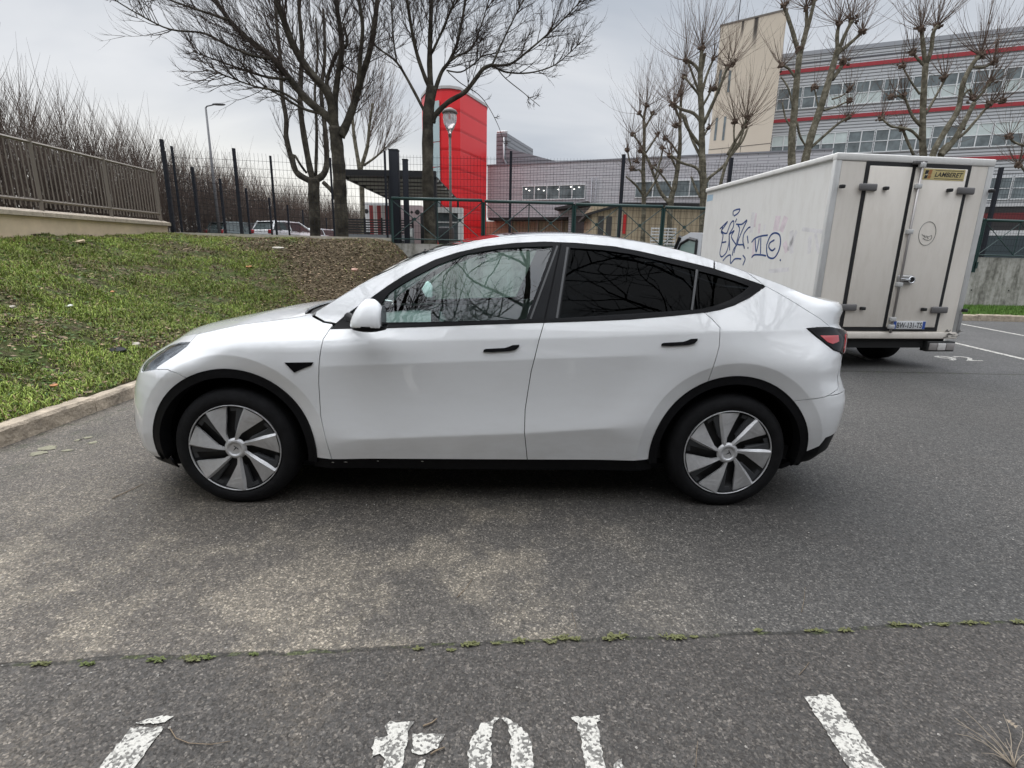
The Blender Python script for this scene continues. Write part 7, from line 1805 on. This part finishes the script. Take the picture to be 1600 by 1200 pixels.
tree('plane_tree', 'pollarded plane tree just right of the beige tower, with a straight trunk', [
    (B7([(155, 1500), (150, 1200), (148, 1020), (150, 850), (165, 700), (180, 500), (198, 340)]), 6.5, 4, 0, 0, 1, (0, 0, 0)), (B7([(198, 360), (160, 220), (125, 110), (100, 40)]), 3.4, 2.4, .1, 3, 1, (0, 0, 0)), (B7([(200, 350), (235, 220), (265, 110), (290, 5)]), 3.4, 2.4, -.1, 3, 1, (0, 0, 0)), (B7([(215, 260), (240, 160), (240, 50)]), 2.6, 2.2, .2, 2, 1, (0, 0, 0)),
    (B7([(180, 500), (130, 430), (90, 410)]), 1.8, 1.6, .1, 2, 1, (0, 0, 0)), (B7([(150, 800), (110, 740), (90, 640)]), 1.6, 1, .1, 3, 1, (0, 0, 0)), (B7([(165, 720), (130, 560), (80, 480)]), 1.5, 1, -.2, 3, 1, (0, 0, 0)), (B7([(180, 760), (200, 850), (240, 920)]), 1.8, 1.4, .1, 2, 1, (0, 0, 0))],
    21, G_P, BARK2, TWG2, 15, 1.6, ptw, [H(1225, 9, 32, 2.0), H(1260, 12, 34, 2.0), H(1272, 0, 26, 2.2), H(1222, 102, 20, 1.8), H(1247, 77, 10, 1.2)])
tree('plane_tree', 'leaning pollarded plane tree with three heads at the top, second right of the beige tower', [
    (B7([(190, 1500), (210, 1200), (232, 1010), (270, 850), (320, 700), (370, 540), (410, 400), (440, 300)]), 6.5, 4, 0, 0, 1, (0, 0, 0)), (B7([(435, 320), (432, 220), (445, 150)]), 3, 2.4, .1, 3, 1, (0, 0, 0)), (B7([(440, 320), (480, 220), (525, 130)]), 3, 2.4, -.1, 3, 1, (0, 0, 0)), (B7([(440, 330), (520, 265), (590, 200)]), 2.8, 2.2, .1, 3, 1, (0, 0, 0)),
    (B7([(270, 920), (350, 850), (430, 780), (500, 735)]), 2.4, 1.8, -.1, 4, 1, (0, 0, 0)), (B7([(345, 690), (420, 670), (515, 625)]), 1.5, 1.2, .1, 3, 1, (0, 0, 0)), (B7([(400, 500), (450, 430), (470, 390)]), 3, 2.6, .1, 2, 1, (0, 0, 0)), (B7([(320, 700), (300, 600), (290, 545)]), 1.3, 1, .1, 2, 1, (0, 0, 0)), (B7([(400, 620), (460, 600), (510, 560)]), 1.3, 1, .1, 2, 1, (0, 0, 0))],
    21, G_P, BARK2, TWG2, 16, 1.6, ptw, [H(1311, 37, 40, 2.1), H(1331, 32, 34, 2.2), H(1347, 50, 26, 2.0), H(1325, 184, 22, 1.7), H(1317, 97, 26, 1.6, .16), H(1328, 157, 8, 1.0), H(1327, 140, 10, 1.1), H(1272, 136, 8, 1.2)])
tree('plane_tree', 'upright pollarded plane tree rising over the middle of the truck roof', [
    (B7([(970, 1500), (970, 1200), (970, 970), (965, 850), (972, 600), (985, 400)]), 5.5, 3.8, 0, 0, 1, (0, 0, 0)), (B7([(985, 420), (970, 290), (958, 180)]), 3.2, 2.6, .1, 3, 1, (0, 0, 0)), (B7([(988, 410), (1020, 310), (1032, 210), (1060, 160)]), 3, 2.4, -.1, 3, 1, (0, 0, 0)), (B7([(985, 715), (1050, 600), (1110, 490)]), 2, 1.4, .1, 3, 1, (0, 0, 0)), (B7([(958, 790), (905, 730), (870, 650), (850, 590)]), 2.6, 1.6, .1, 3, 1, (0, 0, 0)),
    (B7([(975, 410), (920, 350), (905, 330)]), 2, 1.6, .1, 2, 1, (0, 0, 0)), (B7([(950, 870), (900, 820), (840, 800), (770, 790), (710, 740)]), 2.2, 1.4, -.2, 4, 1, (0, 0, 0)), (B7([(950, 590), (900, 520), (840, 415)]), 1.6, 1.1, .2, 3, 1, (0, 0, 0)), (B7([(840, 800), (870, 880), (910, 970)]), 2, 2, 0, 2, 1, (0, 0, 0)), (B7([(860, 620), (820, 600), (770, 605)]), 1.8, 1.4, 0, 2, 1, (0, 0, 0))],
    20.5, G_P, BARK2, TWG2, 17, 1.6, ptw, [H(1440, 45, 44, 2.2, .15), H(1464, 40, 40, 2.3), H(1477, 120, 20, 1.5), H(1412, 149, 16, 1.4), H(1426, 82, 18, 1.4), H(1377, 185, 18, 1.4), H(1410, 202, 12, 1.2), H(1410, 103, 10, 1.2), H(1392, 152, 12, 1.2)])
tree('plane_tree', 'pollarded plane tree at the far right with two long leaning stems', [
    (B7([(1010, 1500), (1020, 1200), (1030, 970), (1120, 800), (1190, 680), (1220, 520), (1280, 400), (1330, 340)]), 5, 2.8, 0, 0, 1, (0, 0, 0)), (B7([(1080, 970), (1120, 930), (1160, 880), (1240, 740), (1290, 640)]), 5, 3.2, -.1, 4, 1, (0, 0, 0)), (B7([(1275, 420), (1350, 420), (1410, 390)]), 2, 1.8, .1, 3, 1, (0, 0, 0)), (B7([(1285, 640), (1340, 580), (1390, 510)]), 2, 1.8, -.2, 3, 1, (0, 0, 0)),
    (B7([(1090, 970), (1150, 890), (1230, 830), (1310, 740), (1390, 650), (1465, 630)]), 2.8, 1.6, .1, 4, 1, (0, 0, 0)), (B7([(1060, 1100), (1080, 960), (1130, 900)]), 4, 4, .1, 2, 1, (0, 0, 0)), (B7([(1600, 910), (1540, 890), (1500, 850)]), 1.6, 1.6, .1, 2, 1, (0, 0, 0)), (B7([(1220, 600), (1260, 560), (1280, 620)]), 1.6, 1.6, .1, 2, 1, (0, 0, 0))],
    20, G_P, BARK2, TWG2, 18, 1.6, ptw, [H(1532, 85, 40, 2.2, .17), H(1552, 97, 30, 2.3), H(1547, 128, 22, 1.7), H(1520, 153, 22, 1.7, .14), H(1547, 162, 24, 1.7, .15), H(1566, 158, 12, 1.4), H(1577, 213, 14, 1.2), H(1503, 200, 8, 1.1)])
# extra big crown to the far right, only its twigs enter the frame
tree('plane_tree', 'plane tree just outside the right edge, its twigs entering beside the red band', [
    (Z4([(1640, 900), (1640, 600), (1630, 400), (1615, 300)], 0, 0, 1), 5, 3.5, 0, 0, 1, (0, 0, 0)), (Z4([(1620, 330), (1605, 275), (1593, 258)], 0, 0, 1), 2.2, 1.8, .1, 3, 1, (0, 0, 0)), (Z4([(1625, 300), (1640, 200), (1650, 100)], 0, 0, 1), 3, 2.4, .1, 3, 1, (0, 0, 0))],
    20, G_P, BARK2, TWG2, 19, 1.6, ptw, [H(1592, 257, 26, 1.2, .14), H(1650, 100, 40, 2.4, .16)])

# ---- tall leafless hedge along the far left
def hedge():
    rng = random.Random(31); mb = MB()
    def hx(y): return -18.6-.02*(y-20)
    y = 9.0
    for k in range(4200):
        y = 13+(72-13)*(rng.random()**1.3); x = hx(y)+rng.gauss(0, .9); top = 4.55+.9*float(VN(y*.55+4, 3.3))+.6*float(VN(y*2.1, 8.2)); h = top*(.55+.43*rng.random())
        p = Vector((x, y, 1.6)); pts = [p]; d = Vector((rng.gauss(0, .10), rng.gauss(0, .10), 1)).normalized(); seg = 5
        for i in range(seg): d = (d+Vector((rng.gauss(0, .09), rng.gauss(0, .09), .12))).normalized(); pts.append(pts[-1]+d*h/seg)
        r = .010+.013*rng.random(); mb.tube(pts, [r*(1-.82*i/seg) for i in range(seg+1)], 3, False)
        for q in range(7):
            i = rng.randint(1, seg-1); b = pts[i].lerp(pts[i+1], rng.random()) if i < seg else pts[i]; a = rng.random()*6.283; dd = Vector((math.cos(a)*.6, math.sin(a)*.6, .9+.4*rng.random())); ln = .5+.9*rng.random()
            mb.tube([b, b+dd*ln*.5+Vector((0, 0, .05)), b+dd*ln+Vector((0, 0, .22*ln))], [.008, .006, .002], 3, False)
    o = mb.build('hedge', mat('hedge_twigs', (.115, .090, .075), .95, spec=.1, noise=(.6, .35, 3))); tag(o, 'tall dense leafless hedge of brown upright stems behind the left fences', 'hedge', kind='stuff')
hedge()
# ================================================================= BEHIND THE CAMERA (trees mirrored in the glass, and an added block that shades the car)
def back_tree(x, y, seed, label, h=15.):
    rng = random.Random(seed); root = thing('bare_tree', label, 'tree', (x, y, 0), 0, 'bare trees behind the photographer'); tb = MB(); tw = MB()
    def grow(p, d, ln, r, lev):
        seg = 6; pts = [p.copy()]; dd = d.copy()
        for i in range(seg): dd = (dd+Vector((rng.gauss(0, .10), rng.gauss(0, .10), rng.gauss(0, .06)+.05))).normalized(); pts.append(pts[-1]+dd*ln/seg)
        (tb if lev < 2 else tw).tube(pts, [r*(1-.55*i/seg) for i in range(seg+1)], 10 if lev < 2 else 4, lev < 2)
        if lev >= 4: return
        for k in range((4, 5, 6, 6)[lev]):
            i = rng.randint(2, seg); b = pts[i]; o_ = dd.orthogonal().normalized(); o_.rotate(Matrix.Rotation(rng.random()*6.283, 3, dd)); nd = (dd*.75+o_*.75+Vector((0, 0, .12))).normalized()
            grow(b, nd, ln*(.72 if lev == 0 else .62)*(.7+.5*rng.random()), r*(.52 if lev == 0 else .45), lev+1)
    grow(Vector((0, 0, -.1)), Vector((.03, .08, 1)), h*.42, .20, 0)
    tb.build('trunk', BARK1, root); tw.build('crown', TWG1, root)
back_tree(-.3, -3.2, 41, 'bare tree behind the photographer, mirrored in the front side window')
back_tree(3.9, -3.6, 42, 'bare tree behind the photographer, mirrored in the rear door')
back_tree(-4.6, -3.8, 43, 'bare tree behind the photographer, opposite the front wing')
back_tree(8.2, -4.0, 44, 'bare tree behind the photographer, opposite the tail of the car')
bh = thing('rear_occluder', 'added dark brown block behind the camera, shading the car side from the low sky', 'building', (0, -5.6, 0))  # unseen block, added to cut the low sky light on the car side
lbox('wall', mat('occluder_brown', (.10, .085, .075), .9, noise=(4, .3)), bh, -22, 20, -8, 0, 0, 7.4)
for u in np.arange(-20, 19, 3.4):
    for z in (1.0, 4.2): window(bh, u, u+1.6, z, z+1.6, WIN, 2, 1, .07, .06)
